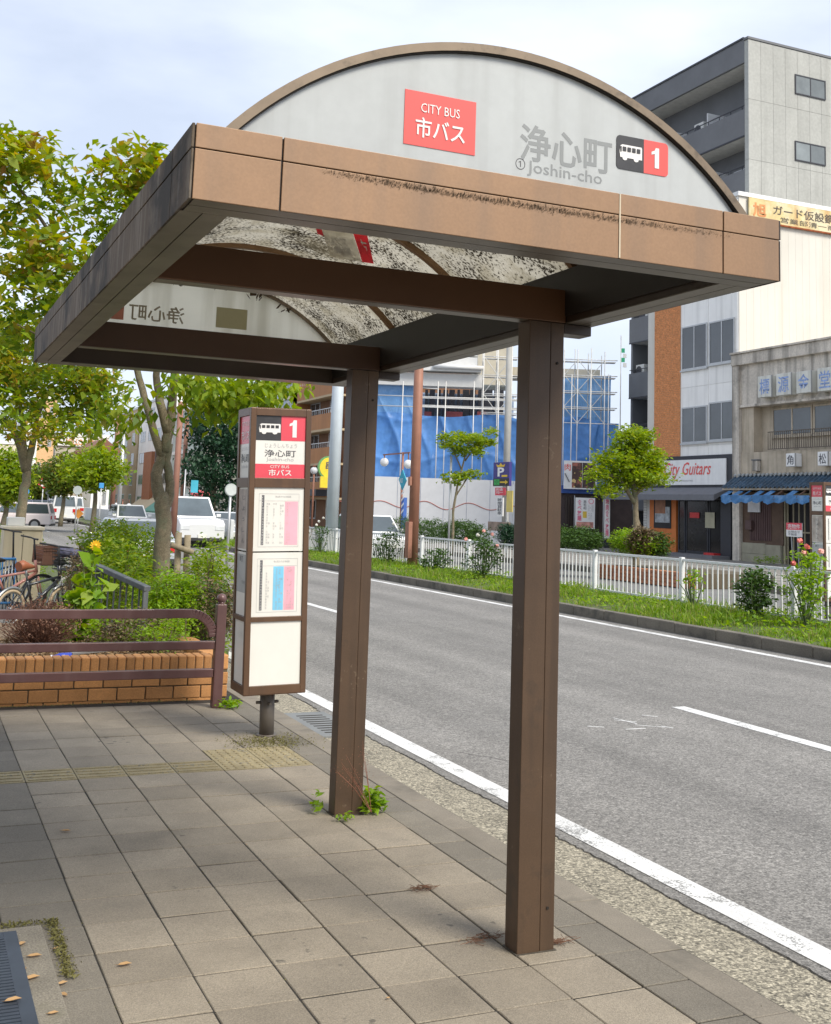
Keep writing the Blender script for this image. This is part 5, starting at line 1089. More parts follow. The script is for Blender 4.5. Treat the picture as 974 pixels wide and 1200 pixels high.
# scaffold tubes
def scaf(u0, u1, z0, z1, du, dz, off, name='scaffold'):
    sc_ = thing(name, 'steel tube scaffold '+('with stair braces at the right end of the blue site' if u0 > 9 else 'rising over the middle of the blue site'), 'scaffold', tuple(S3(u0, 0, off))); k = 0; u = u0
    us = np.arange(u0, u1+.01, du); zs_ = np.arange(z0, z1+.01, dz)
    for u in us:
        for o in (0, -1.1): m = MB(); m.tube([S3(u, .1, off+o), S3(u, z1+RNG.uniform(.2,.9), off+o)], .03, 5); m.build('upright', M_steel, sc_)
    for z in zs_:
        for o in (0, -1.1): m = MB(); m.tube([S3(u0, z, off+o), S3(u1, z, off+o)], .026, 5); m.build('ledger', M_steel, sc_)
        sbox('deck', M_steel, sc_, u0, u1, z-.05, z-.01, off-1.0, off-.5)
    for i in range(len(us)-1):
        for j in range(len(zs_)-1):
            a_, b_ = (us[i], us[i+1]) if (i+j) % 2 else (us[i+1], us[i]); m = MB(); m.tube([S3(a_, zs_[j], off), S3(b_, zs_[j+1], off)], .02, 4, False); m.build('brace', M_steel, sc_)
    return sc_
scaf(su(660,450)[0], su(722,450)[0], su(690,497)[1], su(690,422)[1], .72, .85, .4)
scaf(su(566,450)[0], su(606,450)[0], su(590,485)[1], su(590,400)[1], .75, 1.0, .5)
sc3 = thing('scaffold', 'light steel scaffold uprights in front of the large blue tarpaulin', 'scaffold', tuple(S3(0,0,.5)))
for x in (471, 512, 521, 554, 583, 668, 690, 711): m = MB(); u = su(x,500)[0]; m.tube([S3(u,.1,.5), S3(u, su(x, 448 if x < 600 else 440)[1], .5)], .03, 5); m.build('upright', M_steel, sc3)
for y_ in (466, 478): m = MB(); m.tube([S3(0, su(500,y_)[1], .5), S3(su(607,470)[0], su(500,y_)[1], .5)], .03, 5); m.build('ledger', M_steel, sc3)
# white site wall, panel by panel
M_sw = pm('site_wall_white', (.62,.63,.64), .6, var=.04, rnd=.03); u = u_l; pk = None
swt = thing('site_wall', 'white panelled site wall with a thin red wavy line below the blue tarpaulin', 'wall', tuple(S3(u_l, 0, 1.2)))
while u < su(650,590)[0]:
    o = None
    sbox('wall_panel', M_sw, swt, u+.01, u+1.19, .05, zw+.05, 1.1, 1.2); u += 1.2
m = MB(); prev = None
for k in range(160):
    u = -2+k*.085; z = su(500,592)[1]+.20*math.sin(u*2.7)*(.6+.4*math.sin(u*.45)); p = S3(u, z, 1.21)
    if prev: m.tube([prev, p], .02, 4, False)
    prev = p
m.build('wavy_line', pm('wave_red', (.42,.13,.10), .6), swt)
fl = thing('flag_pole', 'thin mast with small green and white markers above the scaffold', 'mast', tuple(S3(su(724,500)[0], 0, .6))); u = su(724.5,500)[0]; m = MB(); m.tube([S3(u,5,.6), S3(u, su(724,395)[1], .6)], .03, 6); m.build('mast', M_steel, fl)
for k, (y_, mt) in enumerate(((410,'g'),(416,'w'),(421,'g'),(427,'w'))): sbox('marker', pm('mark_green', (.05,.42,.22), .6) if mt == 'g' else M_whtS, fl, su(726+(k%2)*2,y_)[0], su(730+(k%2)*2,y_)[0], su(728,y_+5)[1], su(728,y_)[1], .55, .6)
# restaurant strip at the foot of the site's right part
rsn = thing('restaurant_front', 'dark restaurant front with picture signboard below the blue site', 'restaurant', tuple(S3(su(650,600)[0], 0, 2)))
sbox('dark_front', pm('rest_dark', (.045,.03,.028), .7, var=.3), rsn, su(650,600)[0], su(734,600)[0], 0, su(700,580)[1], .8, 1.6); sbox('blue_band', pm('rest_blue', (.03,.09,.33), .6, var=.2), rsn, su(650,600)[0], su(734,600)[0], su(700,580)[1]+.01, su(700,571)[1], .9, 1.8)
for k in range(14): u = su(658,600)[0]+k*.13; sbox('slat', M_brzD, rsn, u, u+.07, .1, su(700,584)[1], 1.62, 1.68)
sbox('post', M_sf, rsn, su(701,600)[0], su(706,600)[0], 0, su(700,570)[1], 1.85, 2.1)
sb = sbox('signboard', M_whtS, rsn, su(655,560)[0], su(692,560)[0], su(670,574)[1], su(670,542)[1], 1.9, 2.1)
sbox('food_picture', pm('food_dark', (.07,.03,.02), .4, var=.6, scale=3, stain=((.45,.14,.09), .52, 2.5, .9), speck=((.7,.5,.2), 1.15, 4, 2)), sb, su(664,560)[0], su(675.5,560)[0], su(670,572.5)[1], su(670,544)[1], 2.101, 2.115); sbox('food_picture', pm('food_dark2', (.05,.03,.025), .4, var=.5, scale=4, stain=((.5,.2,.12), .57, 2.2, .9)), sb, su(676,560)[0], su(690.5,560)[0], su(670,572.5)[1], su(670,544)[1], 2.101, 2.115)
p = S3(su(655.5,560)[0], su(656,553)[1], 2.1); text('肉', M_redS, p, sd, .32, .36, sb, .01, bold=.01); m = MB(); m.beam(S3(su(656,555)[0], su(656,556)[1], 2.12), S3(su(661,565)[0], su(661,566)[1], 2.12), .12, .03); m.build('painted_stroke', M_ink, sb)
# banners
def banner(lab, x0, y0, x1, y1, off, body, ink, sub=None):
    u0, z1 = su(x0, y0, off); u1, z0 = su(x1, y1, off); b = thing('banner', lab, 'banner', tuple(S3(u0, 0, off))); f = sbox('cloth', M_whtS, b, u0, u1, z0, z1, off, off+.03); mm = MB(); mm.tube([S3(u0-.04, 0, off-.03), S3(u0-.04, z1+.1, off-.03)], .02, 6); mm.build('staff', M_alu, b); return f, u0, u1, z0, z1, off+.03
f, u0, u1, z0, z1, of = banner('wide white banner with pink and black vertical lettering in front of the dark restaurant', 674.5, 583, 697, 620, 3.0, '', None)
W_ = u1-u0; H_ = z1-z0
text('食べ放題', pm('ink_magenta', (.75,.04,.16), .5), S3(u0+W_*.10, z0+H_*.25, of), sd, W_*.22, H_*.68, f, .01, bold=.012, vertical=True); text('黒毛和', M_ink, S3(u0+W_*.40, z0+H_*.62, of), sd, W_*.16, H_*.30, f, .01, vertical=True); sbox('print_block', pm('print_gold', (.72,.50,.06), .5), f, u0+W_*.38, u0+W_*.58, z0+H_*.35, z0+H_*.56, of+.001, of+.008)
text('お一人様\nランチ', M_inkL, S3(u0+W_*.66, z0+H_*.3, of), sd, W_*.26, H_*.5, f, .01); sbox('print_block', pm('print_food', (.55,.25,.2), .5, var=.6, scale=5), f, u0+W_*.06, u0+W_*.92, z0+H_*.03, z0+H_*.22, of+.001, of+.008); m = MB(); c_ = S3(u0+W_*.8, z0+H_*.89, of); [m.beam(c_+(sd*math.cos(a)+Vector((0,0,1))*math.sin(a))*.12, c_+(sd*math.cos(a+.6)+Vector((0,0,1))*math.sin(a+.6))*.12, .03, .02) for a in np.arange(0, 6.2, .55)]; m.build('round_mark', MATS['ink_magenta'], f)
f, u0, u1, z0, z1, of = banner('narrow tall pink lettered banner left of the round tree', 708.5, 580, 714.5, 631, 6.0, '', None); W_ = u1-u0; H_ = z1-z0
text('焼肉食べ放題', MATS['ink_magenta'], S3(u0+W_*.2, z0+H_*.05, of), sd, W_*.6, H_*.88, f, .01, bold=.01, vertical=True)
# parking signs
M_vio = pm('parking_violet', (.045,.035,.20), .5); M_pbk = pm('parking_black', (.02,.02,.02), .5); M_grn = pm('parking_green', (.03,.45,.08), .5); M_gold = pm('parking_gold', (.75,.50,.03), .5)
PXX = 22.; pk_ = thing('parking_sign', 'violet parking sign with white P, green square and yellow arrow on a post', 'parking sign', (PXX, yz(588,600,PXX)[0], .1))
def xp(x, y): return yz(x, y, PXX)
a, b = xp(578.5, 542), xp(596.5, 569.5); bd_ = bx('board', M_vio, pk_, PXX, b[0], b[1], PXX+.12, a[0], a[1], bevel=.01); W_ = a[0]-b[0]; H_ = a[1]-b[1]
patch('lower_board', M_pbk, (PXX, a[0], b[1]), NY, W_, H_*.32, bd_, .004); text('P', M_whtS, (PXX, a[0]-W_*.28, b[1]+H_*.40), NY, W_*.42, H_*.38, bd_, .006, bold=.03); patch('green_square', M_grn, (PXX, a[0]-W_*.08, b[1]+H_*.04), NY, W_*.32, H_*.24, bd_, .008); text('空', M_pbk, (PXX, a[0]-W_*.12, b[1]+H_*.07), NY, W_*.24, H_*.18, bd_, .012)
n_ = Vector((-1,0,0)); Q = lambda u, v: Vector((PXX-.01, a[0]-W_*u, b[1]+H_*v)); m = MB(); m.prism([Q(.45,.13),(Q(.78,.13)),Q(.78,.07),Q(.95,.16),Q(.78,.25),Q(.78,.19),Q(.45,.19)], n_*.004); m.prism([Q(.55,.38),Q(.90,.38),Q(.90,.46),Q(.55,.46)], n_*.004); m.prism([Q(.25,.80),Q(.70,.80),Q(.76,.92),Q(.60,.86),Q(.48,.96),Q(.36,.86),Q(.20,.92)], n_*.004); m.build('arrow_and_crown', M_gold, bd_)
a, b = xp(580.5, 571.5), xp(591.5, 580.5); b2 = bx('red_plate', M_stopred, pk_, PXX, b[0], b[1], PXX+.05, a[0], a[1]); text('料金\n均一', M_whtS, (PXX, a[0]-.1, b[1]+.06), NY, (a[0]-b[0])*.72, (a[1]-b[1])*.75, b2, .006, bold=.01)
a, b = xp(582.5, 583), xp(589, 605); b3 = bx('white_plate', M_whtS, pk_, PXX, b[0], b[1], PXX+.05, a[0], a[1]); text('時間貸駐車', M_ink, (PXX, a[0]-.06, b[1]+.06), NY, (a[0]-b[0])*.75, (a[1]-b[1])*.88, b3, .006, bold=.01, vertical=True)
bx('post', M_alu, pk_, PXX+.13, xp(590,600)[0]-.05, 0, PXX+.23, xp(590,600)[0]+.05, 3.6); bx('yellow_plate', pm('print_yellow', (.70,.55,.15), .5), pk_, PXX+.05, xp(599,600)[0], xp(595,600)[1], PXX+.08, xp(592,600)[0], xp(595,575)[1])
tb_ = thing('notice_board', 'low brown framed notice panel beneath the parking sign', 'notice board', (20, yz(580,620,20)[0], .1)); a, b = yz(572,611,20), yz(596,623,20); bx('panel', pm('notice_brown', (.30,.22,.17), .7, var=.4, scale=3), tb_, 20, b[0], b[1], 20.08, a[0], a[1]); bx('leg', M_alu, tb_, 20.02, b[0]+.1, 0, 20.06, b[0]+.16, b[1]-.003); bx('leg', M_alu, tb_, 20.02, a[0]-.16, 0, 20.06, a[0]-.1, b[1]-.003)
# grey concrete utility pole
gq = at_x(594, 540, 24); gp2 = thing('utility_pole', 'slim grey concrete pole rising behind the parking sign', 'pole', (24, gq.y, 0)); m = MB(); m.tube([(24,gq.y,0),(24,gq.y,11)], [.17,.12], 12); m.build('shaft', pm('concrete_pole', (.36,.36,.34), .8, var=.1), gp2)
# lamps with round globes
M_globe = pm('globe_white', (.85,.86,.86), .25, var=.02, trans=.3)
def lamp(lab, px, X, ztop_px, gl_px, grp='globe street lamps'):
    q = at_x(px, 600, X); l_ = thing('street_lamp', lab, 'street lamp', (X, q.y, 0), grp); zt_ = at_x(px, ztop_px, X).z; m = MB(); m.tube([(X,q.y,0),(X,q.y,zt_)], .055, 8); m.build('post', M_bpole, l_)
    pts_ = [at_x(g[0], g[1], X) for g in gl_px]; ys_ = [p.y for p in pts_]; m = MB(); m.beam((X, max(ys_)+.15, zt_-.05), (X, min(ys_)-.15, zt_-.05), .05, .06)
    m.build('arm', M_bpole, l_)
    for p in pts_: m = MB(); m.sphere(p, .20, 16, 10); m.build('globe', M_globe, l_); m = MB(); m.tube([(p.x,p.y,p.z+.18),(p.x,p.y,zt_-.05)], .03, 6); m.build('hanger', M_bpole, l_)
    return l_
lamp('street lamp with two white globes in front of the blue tarpaulin', 470, 20, 530, [(450.5,541.5),(478.5,544)])
lamp('single globe street lamp between the bus stop column and the grey pole', 366, 20, 545, [(368,551.5)])
lamp('distant street lamp with two small globes left of the forked trunk', 143, 15.5, 585, [(136,592),(151,593)])
nf = thing('pennant', 'light blue diamond pennant with striped post beneath the globe lamp', 'pennant', (18.5, yz(473,580,18.5)[0], 0)); P_ = lambda x, y: at_x(x, y, 18.5)
m = MB(); m.prism([P_(472.5,550),P_(468,562),P_(472,574.5),P_(477,563)], (-.03,0,0)); f = m.build('cloth', pm('cyan_cloth', (.06,.42,.55), .6, trans=.2), nf); q = P_(471,566); text('NO', M_whtS, (18.46, q.y+.1, q.z), NY, .3, .2, f, .01)
q = P_(472.5,605); m = MB(); m.box(18.45,q.y-.12,0,18.6,q.y+.12,P_(472,583).z); stp = m.build('striped_post', pm('post_blue', (.05,.13,.42), .6), nf)
for k in range(4): z_ = P_(472,603).z+k*.26; m = MB(); m.prism([(18.449,q.y+.12,z_),(18.449,q.y-.12,z_+.14),(18.449,q.y-.12,z_+.24),(18.449,q.y+.12,z_+.10)], (-.004,0,0)); m.build('stripe', M_whtS, stp)

# ---- trees and bushes on the far side
def ftree(lab, base_px, X, crowns, n, size, mat, limbs, r=.10, grp=None, clump=.16):
    q = at_x(*base_px, X); t = plant('street_tree', lab, 'tree', (X, q.y, .1), grp); m = MB()
    for l_ in limbs: limb(m, [at_y(x, y, q.y) for x, y in l_], r if l_ is limbs[0] else r*.55, r*.35, 8)
    m.build('trunk', M_bark, t); s = at_y(*base_px, q.y); cr = [(x, y, rx, ry, q.y+dy, rx*q.y/sight(x,y).y/FOC*.9) for x, y, rx, ry, dy in crowns]; crown('crown', t, cr, n, size, mat, clump=clump, per=14, sh=.2, droop=.1); return t
ftree('bright green round tree in front of the guitar shop', (746, 640), 20.5, [(738,520,24,12,0),(722,541,28,14,0),(750,538,30,16,.3),(763,550,18,10,0),(700,556,14,9,-.2),(738,560,34,14,.2),(712,575,16,8,0),(768,560,22,8,-.3),(745,508,22,9,0)], 9500, .13, LF_yg, [[(746,690),(744,640),(745,600),(743,560),(740,520)],[(755,640),(750,620),(745,600)],[(744,590),(725,560),(705,555)],[(744,580),(765,560),(780,555)],[(743,560),(730,535)]], .13, clump=.13)
ftree('slender young tree with two flat tiers of yellow green leaves before the blue tarpaulin', (530, 640), 16.5, [(548,513,34,6,0),(560,518,22,7,.2),(530,524,16,8,0),(575,507,10,5,0),(548,528,22,5,0),(535,560,20,7,0),(552,556,14,6,0),(562,530,9,4,0)], 3000, .13, LF_yg, [[(530,650),(531,600),(536,570),(545,535),(550,515)],[(545,540),(560,520)],[(541,550),(530,525)],[(535,580),(548,560)]], .055, clump=.09)
m = MB(); q = at_x(527, 600, 16.4); stk = thing('tree_stake', 'pale stake supporting the slender young tree', 'stakes', (16.4, q.y, .1)); m.tube([(16.4,q.y,0),(16.4,q.y,at_x(527,535,16.4).z)], .04, 8); m.build('stake', M_alu, stk)
def fbush(lab, ells_px, X, n, mat=LF_bush, dry=None, size=.075, grp=None):
    out = []
    for x, y, rx, ry in ells_px: c_ = at_x(x, y, X); s = c_.length/FOC*1.02; out.append(((c_.x, c_.y, c_.z), (rx*s*.9, rx*s*1.05, ry*s)))
    dd = None
    if dry: dd = []; [dd.append(((at_x(x,y,X).x-.1, at_x(x,y,X).y, at_x(x,y,X).z), (rx*at_x(x,y,X).length/FOC,)*2+(ry*at_x(x,y,X).length/FOC,))) for x, y, rx, ry in dry]
    return hedge('bush', lab, 'bush', out, n, size, mat, dd, (out[0][0][0], out[0][0][1], .1), grp, clump=.09, per=16, stems=False)
fbush('clipped dark bush beyond the fence between the posts, left of two', [(492,622,26,14),(470,618,22,12),(512,622,22,13)], 17.5, 6500)
fbush('rounded clipped bush beyond the fence, right of the left one', [(538,625,28,15),(560,628,12,12)], 17.2, 6500)
fbush('dark green bush beyond the fence immediately right of the nearer post', [(680,632,28,13),(655,632,20,14)], 17.6, 6500)
fbush('green and brown rounded bush at the foot of the round tree', [(735,635,19,14),(752,637,22,14)], 18.6, 6000, LF_weed, dry=[(756,634,14,14)])
fbush('bush end with brown twigs right of the green and brown bush', [(770,638,14,13)], 18.9, 2500, LF_bush, dry=[(768,634,8,10)])
fbush('small bush beside the nearer post, left side', [(596,628,12,13)], 17.4, 2500, LF_dark)
fbush('weeds at the foot of the weathered shop', [(905,655,8,4),(888,655,4,5)], 29.5, 400, LF_weed)
# brick edged planting bed around them
pb = thing('brick_bed', 'low orange brick edged planting bed around the round tree', 'planter', (19.2, 25, .0)); y_a, y_b = at_x(806,665,18.0).y, at_x(700,660,18.0).y; bx('bed_soil', pm('soil2', (.1,.08,.05), .9), pb, 18.1, y_a+.12, -.05, 20.6, y_b, .32)
bk = brickmat('bed_brick', (.42,.17,.08)); bp_, sb_ = MB().box(-.10, -.105, -.045, .10, .105, .045).build('brick', bk, pb, .008, local=True), False
for r in range(4):
    y_ = y_a+(r % 2)*.11
    while y_ < y_b:
        pos = Vector((18.1, y_, .0+r*.098))-ORG[pb.name]
        if not sb_: bp_.location = pos; sb_ = True
        else: inst(bp_, 'brick', pb, pos)
        y_ += .222
bx('back_block', M_curbF, pb, 20.7, y_a, -.02, 20.8, y_b, .30)

# ================================================================== DISTANT STREET FRONTS
def rowb(name, lab, xl, xr, ytop, X, wall, floors, bays, frame=M_alu, band=None, depth=12, extra=None, winh=.5, winw=.6, cat='building'):
    y0, y1 = at_x(xr, 590, X).y, at_x(xl, 590, X).y; H = at_x((xl+xr)/2, ytop, X).z
    b = thing(name, lab, cat, (X, y0, 0)); bx('wall', wall, b, X, y0+.15, 0, X+depth, y1-.15, H); fh = H/floors
    bx('parapet', frame if band is None else band, b, X-.12, y0+.1, H+.002, X+depth, y1-.1, H+.35)
    bw = (y1-y0-1)/bays
    for f in range(floors):
        if band: bx('floor_band', band, b, X-.25, y0+.2, f*fh+fh*.84, X-.002, y1-.2, f*fh+fh*1.0-.02)
        for k in range(bays):
            a = y0+.5+k*bw+bw*(1-winw)/2; window_x(b, X-.002, a, a+bw*winw, f*fh+fh*.25, f*fh+fh*(.25+winh), 2, frame, M_glass, .12, False)
    # the end wall towards the camera
    for f in range(1, floors):
        for k in range(2): window_y(b, y0+.148, X+1.5+k*4, X+3.6+k*4, f*fh+fh*.25, f*fh+fh*.72, 2, frame, M_glass, .10)
    return b, y0, y1, H
M_bb = pm('balcony_brown', (.40,.18,.065), .7, var=.12, scale=.5, streak=((.28,.12,.05), .4, 2)); M_tan = pm('tan_wall', (.47,.36,.22), .8, var=.1, scale=.4); M_pgr = pm('palegreen_wall', (.50,.56,.50), .8, var=.08, scale=.4); M_bcol = pm('brick_brown', (.33,.14,.07), .8, var=.15)
M_cre = pm('cream_wall', (.68,.62,.46), .8, var=.08, scale=.4); M_orw = pm('apricot_wall', (.66,.42,.22), .8, var=.08); M_pbl = pm('pale_blue_wall', (.50,.60,.70), .8, var=.06); M_beigeF = pm('beige_wall', (.46,.42,.33), .8, var=.06, scale=.3)
bb, y0, y1, H = rowb('apartment_building', 'brown tiled apartment building with stacked balconies beside the thick grey pole', 352, 404, 428, 30.5, pm('shade_brown', (.20,.10,.05), .8), 5, 2, winh=.6, winw=.5)
fh = H/5
for f in range(1, 5):
    p = bx('balcony', M_bb, bb, 29.3, y0+.3, f*fh-.25, 29.45, y1-.3, f*fh+.95); bx('floor_slab', M_tan, bb, 29.3, y0+.25, f*fh-.42, 30.49, y1-.25, f*fh-.252)
    for k in range(int((y1-y0)/.5)): bx('baluster', M_alu, p, 29.36, y0+.4+k*.5, f*fh+.951, 29.40, y0+.44+k*.5, f*fh+1.3)
    bx('handrail', M_alu, p, 29.34, y0+.3, f*fh+1.301, 29.42, y1-.3, f*fh+1.36)
bx('column', M_bb, bb, 29.3, y1-1.5, 0, 30.49, y1-.31, H); bx('awning', M_sf, bb, 28.2, y0+.2, 2.5, 29.29, y1, 3.0)
yr = thing('round_sign', 'round yellow shop sign with green rim on the brown apartment building', 'sign', (28.9, at_x(386,550,28.9).y, 4)); c_ = at_x(386,548,28.9); m = MB(); m.tube([c_, c_+Vector((0,.25,0))], .88, 28); m.build('rim', pm('sign_greenrim', (.15,.35,.12), .5), yr); m = MB(); m.tube([c_+Vector((0,-.02,0)), c_+Vector((0,.2,0))], .76, 28); dsk = m.build('disc', pm('sign_yellow', (.85,.62,.04), .5), yr); text('串', M_ink, (c_.x-.3, c_.y-.03, c_.z-.2), PX, .6, .7, dsk, .01, bold=.02); m = MB(); q = at_x(386,564,28.9); m.box(q.x-.7, q.y+.01, q.z-.5, q.x+.7, q.y+.19, q.z+.35); m.build('lower_board', MATS['sign_yellow'], yr)
rowb('tall_building', 'pale blue and cream high building showing over the top of the bus stop column', 318, 350, 446, 34, M_pbl, 8, 3, band=M_cre)
rowb('building', 'cream building behind the dark evergreen tree', 236, 318, 500, 31, M_cre, 4, 8)
rowb('building', 'white and pale green building right of the forked trunk', 199, 234, 478, 31, M_pgr, 5, 4, band=M_white)
b_, y0, y1, H = rowb('building', 'white building with one brown brick pier behind the forked trunk', 158, 198, 472, 31, M_white, 5, 4)
bx('brick_pier', M_bcol, b_, 30.5, at_x(176,560,30.5).y, 0, 30.99, at_x(167,560,30.5).y, at_x(171,530,30.5).z); 
for (xa, xb, mt, lab) in ((172,190,pm('awning_green',(.10,.34,.26),.6),'green shop awning'),(150,171,pm('awning_tan',(.50,.42,.26),.6),'tan shop awning')):
    ya_, yb_ = at_x(xb,588,29).y, at_x(xa,588,29).y; m = MB(); z_ = at_x(xa,584,31).z; m.prism([(30.9,ya_,z_+.2),(28.6,ya_,z_-1.6),(28.6,ya_,z_-2.1),(30.9,ya_,z_-2.1)], (0,yb_-ya_,0)); m.build('awning', mt, b_)
rowb('building', 'tan building with tall narrow windows left of the forked trunk', 131, 157, 486, 31, M_tan, 5, 3, winh=.6, winw=.35)
# buildings that face us where the street bends
def frontb(name, lab, xl, xr, ytop, Y, wall, floors, bays, roof=None, hid=False):
    p, q = at_y(xl, ytop, Y), at_y(xr, ytop, Y); H = (p.z+q.z)/2; b = thing(name, lab, 'building', (p.x, Y, 0)); bx('wall', wall, b, p.x, Y, -.1, q.x, Y+14, H); fh = H/max(1, floors)
    bx('parapet', M_white, b, p.x-.1, Y-.1, H+.002, q.x+.1, Y+14, H+.4)
    bw = (q.x-p.x)/max(1, bays)
    for f in range(floors):
        for k in range(bays): window_y(b, Y-.002, p.x+k*bw+bw*.28, p.x+k*bw+bw*.72, f*fh+fh*.3, f*fh+fh*.72, 2, M_alu, M_glass, .12)
    return b, p, q, H
b_, p, q, H = frontb('large_store', 'wide beige store at the end of the street with pale band and orange lettering', 66, 128, 512, 170, M_beigeF, 0, 0)
z1_, z0_ = at_y(90,513,169.8).z, at_y(90,523,169.8).z; sg_ = bx('sign_band', M_whtS, b_, p.x+.2, 169.7, z0_, q.x, 169.98, z1_)
a = at_y(77,521,169.7); text('MELLOOKAWA', pm('letter_orange', (.75,.34,.14), .6), (a.x, 169.7, a.z), PX, at_y(122,521,169.7).x-a.x, .9, sg_, .03, bold=.02)
frontb('building', 'apricot building with one window left of the wide beige store', 46, 67, 468, 150, M_orw, 4, 2); frontb('building', 'narrow white building at the far left of the street', 33, 46, 486, 140, M_white, 5, 1); frontb('building', 'cream low building behind the leaning tree trunk', -30, 32, 520, 130, M_cre, 3, 4)
b_, p, q, H = frontb('house', 'small house with brown tiled eave above the traffic signal', 110, 131, 530, 135, M_white, 2, 2)
m = MB(); m.prism([(p.x-.8,134,H),(p.x-.8,134,H+.25),((p.x+q.x)/2,134,H+1.6),(q.x+.8,134,H+.25),(q.x+.8,134,H)], (0,15,0)); m.build('roof', pm('roof_brown', (.22,.10,.06), .7), b_)
# wooded rise that closes the view beyond the houses
m = MB(); n = 60; vs = []
for j in range(2):
    for i in range(n+1): vs.append((-260+i*12, 420+60*j, (-1, 11+4*math.sin(i*.7)+3*math.sin(i*1.9))[j]))
m.add(vs, [(i, i+1, n+2+i, n+1+i) for i in range(n)], True); h_ = m.build('hills', pm('wooded', (.05,.08,.035), .95, var=.4, scale=.3), None); h_['kind'] = 'structure'
# ---- poles, signals and signs down the road
M_rust = pm('pole_rust', (.27,.13,.09), .7, var=.1)
def pole(lab, x, ybase, Y, ytop, r, mat, name='utility_pole'):
    p = at_y(x, ybase, Y); z = at_y(x, ytop, Y).z; o = thing(name, lab, 'pole', (p.x, Y, -.1)); MB().tube([(p.x, Y, -.1), (p.x, Y, z)], [r, r*.8], 10).build('shaft', mat, o); return o, p.x
pole('slim reddish pole just right of the forked trunk', 204, 605, 42, 470, .13, M_rust); pole('thinner brown pole further behind the slim reddish pole', 212.5, 605, 60, 488, .14, M_bpole); pole('brown pole left of the forked trunk beside the traffic signal', 131, 600, 75, 478, .17, M_rust); pole('pale pole beside the lamp left of the forked trunk', 139, 600, 70, 500, .13, M_alu)
tsg = thing('traffic_signal', 'horizontal traffic signal on an arm above the far junction', 'traffic signal', (at_y(122,535,74).x, 74, 6)); a, b = at_y(106,539,74), at_y(122,533,74); bx('housing', pm('signal_grey', (.45,.45,.44), .6), tsg, a.x, 73.8, a.z, b.x, 74.1, b.z, bevel=.05)
for k in range(3): c_ = at_y(109.5+k*4.8, 536, 73.75); MB().tube([(c_.x, 73.6, c_.z), (c_.x, 73.82, c_.z)], .13, 12).build('lens', M_pbk, tsg)
MB().beam((b.x, 74, b.z-.1), (at_y(131,536,75).x, 74.9, b.z), .08, .08).build('arm', M_alu, tsg)
def roadsign(lab, x, y, Y, r, ybase, mat, rim=None, kind='disc', name='road_sign'):
    c_ = at_y(x, y, Y); o = thing(name, lab, 'road sign', (c_.x, Y, 0)); MB().tube([(c_.x, Y+.05, -.1), (c_.x, Y+.05, c_.z)], .035, 7).build('post', M_alu, o)
    if kind == 'disc': MB().tube([(c_.x, Y, c_.z), (c_.x, Y+.03, c_.z)], r, 24).build('face', mat, o)
    elif kind == 'box': bx('face', mat, o, c_.x-r, Y, c_.z-r*1.1, c_.x+r, Y+.04, c_.z+r*1.1, bevel=.01)
    elif kind == 'diamond': MB().prism([(c_.x-r,Y,c_.z),(c_.x,Y,c_.z-r),(c_.x+r,Y,c_.z),(c_.x,Y,c_.z+r)], (0,.04,0)).build('face', mat, o)
    if rim: MB().tube([(c_.x, Y-.012, c_.z), (c_.x, Y-.002, c_.z)], rim[0], 24).build('disc', rim[1], o)
    return o
M_gsb = pm('sign_back', (.42,.46,.44), .5, .3)
roadsign('grey back of a round road sign left of the bus stop column', 271, 574, 30, .17, 605, M_gsb, (.15, pm('sign_back_pale', (.52,.56,.54), .5)))
roadsign('round sign on a thin post near the white minivan', 91, 574.5, 60, .22, 600, M_gsb); roadsign('round grey sign further left of the minivan', 57, 576, 75, .22, 600, M_gsb); roadsign('red ringed round sign above the road at the tree row', 51, 566, 80, .36, 600, M_stopred, (.24, M_whtS))
roadsign('blue square sign on a white post at the junction', 119, 569, 55, .11, 600, pm('sign_blue', (.05,.28,.60), .5), kind='box'); roadsign('blue round sign beside the leaning trunk', 30, 576, 50, .15, 600, MATS['sign_blue']); roadsign('orange diamond work sign at the road edge', 92, 602, 62, .26, 606, pm('sign_orange', (.75,.30,.05), .6), kind='diamond')
cy = thing('pennant', 'cyan pennant in front of the shops left of the evergreen tree', 'pennant', (at_y(228,572,48).x, 48, 0)); c_ = at_y(228,570,48); bx('cloth', MATS['cyan_cloth'], cy, c_.x-.15, 48, c_.z-.26, c_.x+.15, 48.04, c_.z+.26); MB().tube([(c_.x-.42,48,0),(c_.x-.42,48,c_.z+.7)], .03, 6).build('staff', M_alu, cy)
can = thing('shop_canopy', 'red and white shop canopy below the evergreen tree', 'canopy', (at_y(240,580,62).x, 62, 2)); a, b = at_y(227,586,62), at_y(251,577,62); MB().prism([(a.x,62,a.z),(b.x,62,a.z),(b.x,63.2,b.z),(a.x,63.2,b.z)], (0,0,.1)).build('canvas', pm('canopy_red', (.60,.10,.10), .6, var=.2), can); bx('fascia', M_whtS, can, a.x, 61.9, a.z-.25, a.x+(b.x-a.x)*.55, 61.98, a.z+.2); bx('post', M_alu, can, a.x, 62, 0, a.x+.08, 62.08, a.z-.26); bx('post', M_alu, can, b.x-.08, 62, 0, b.x, 62.08, a.z-.02)

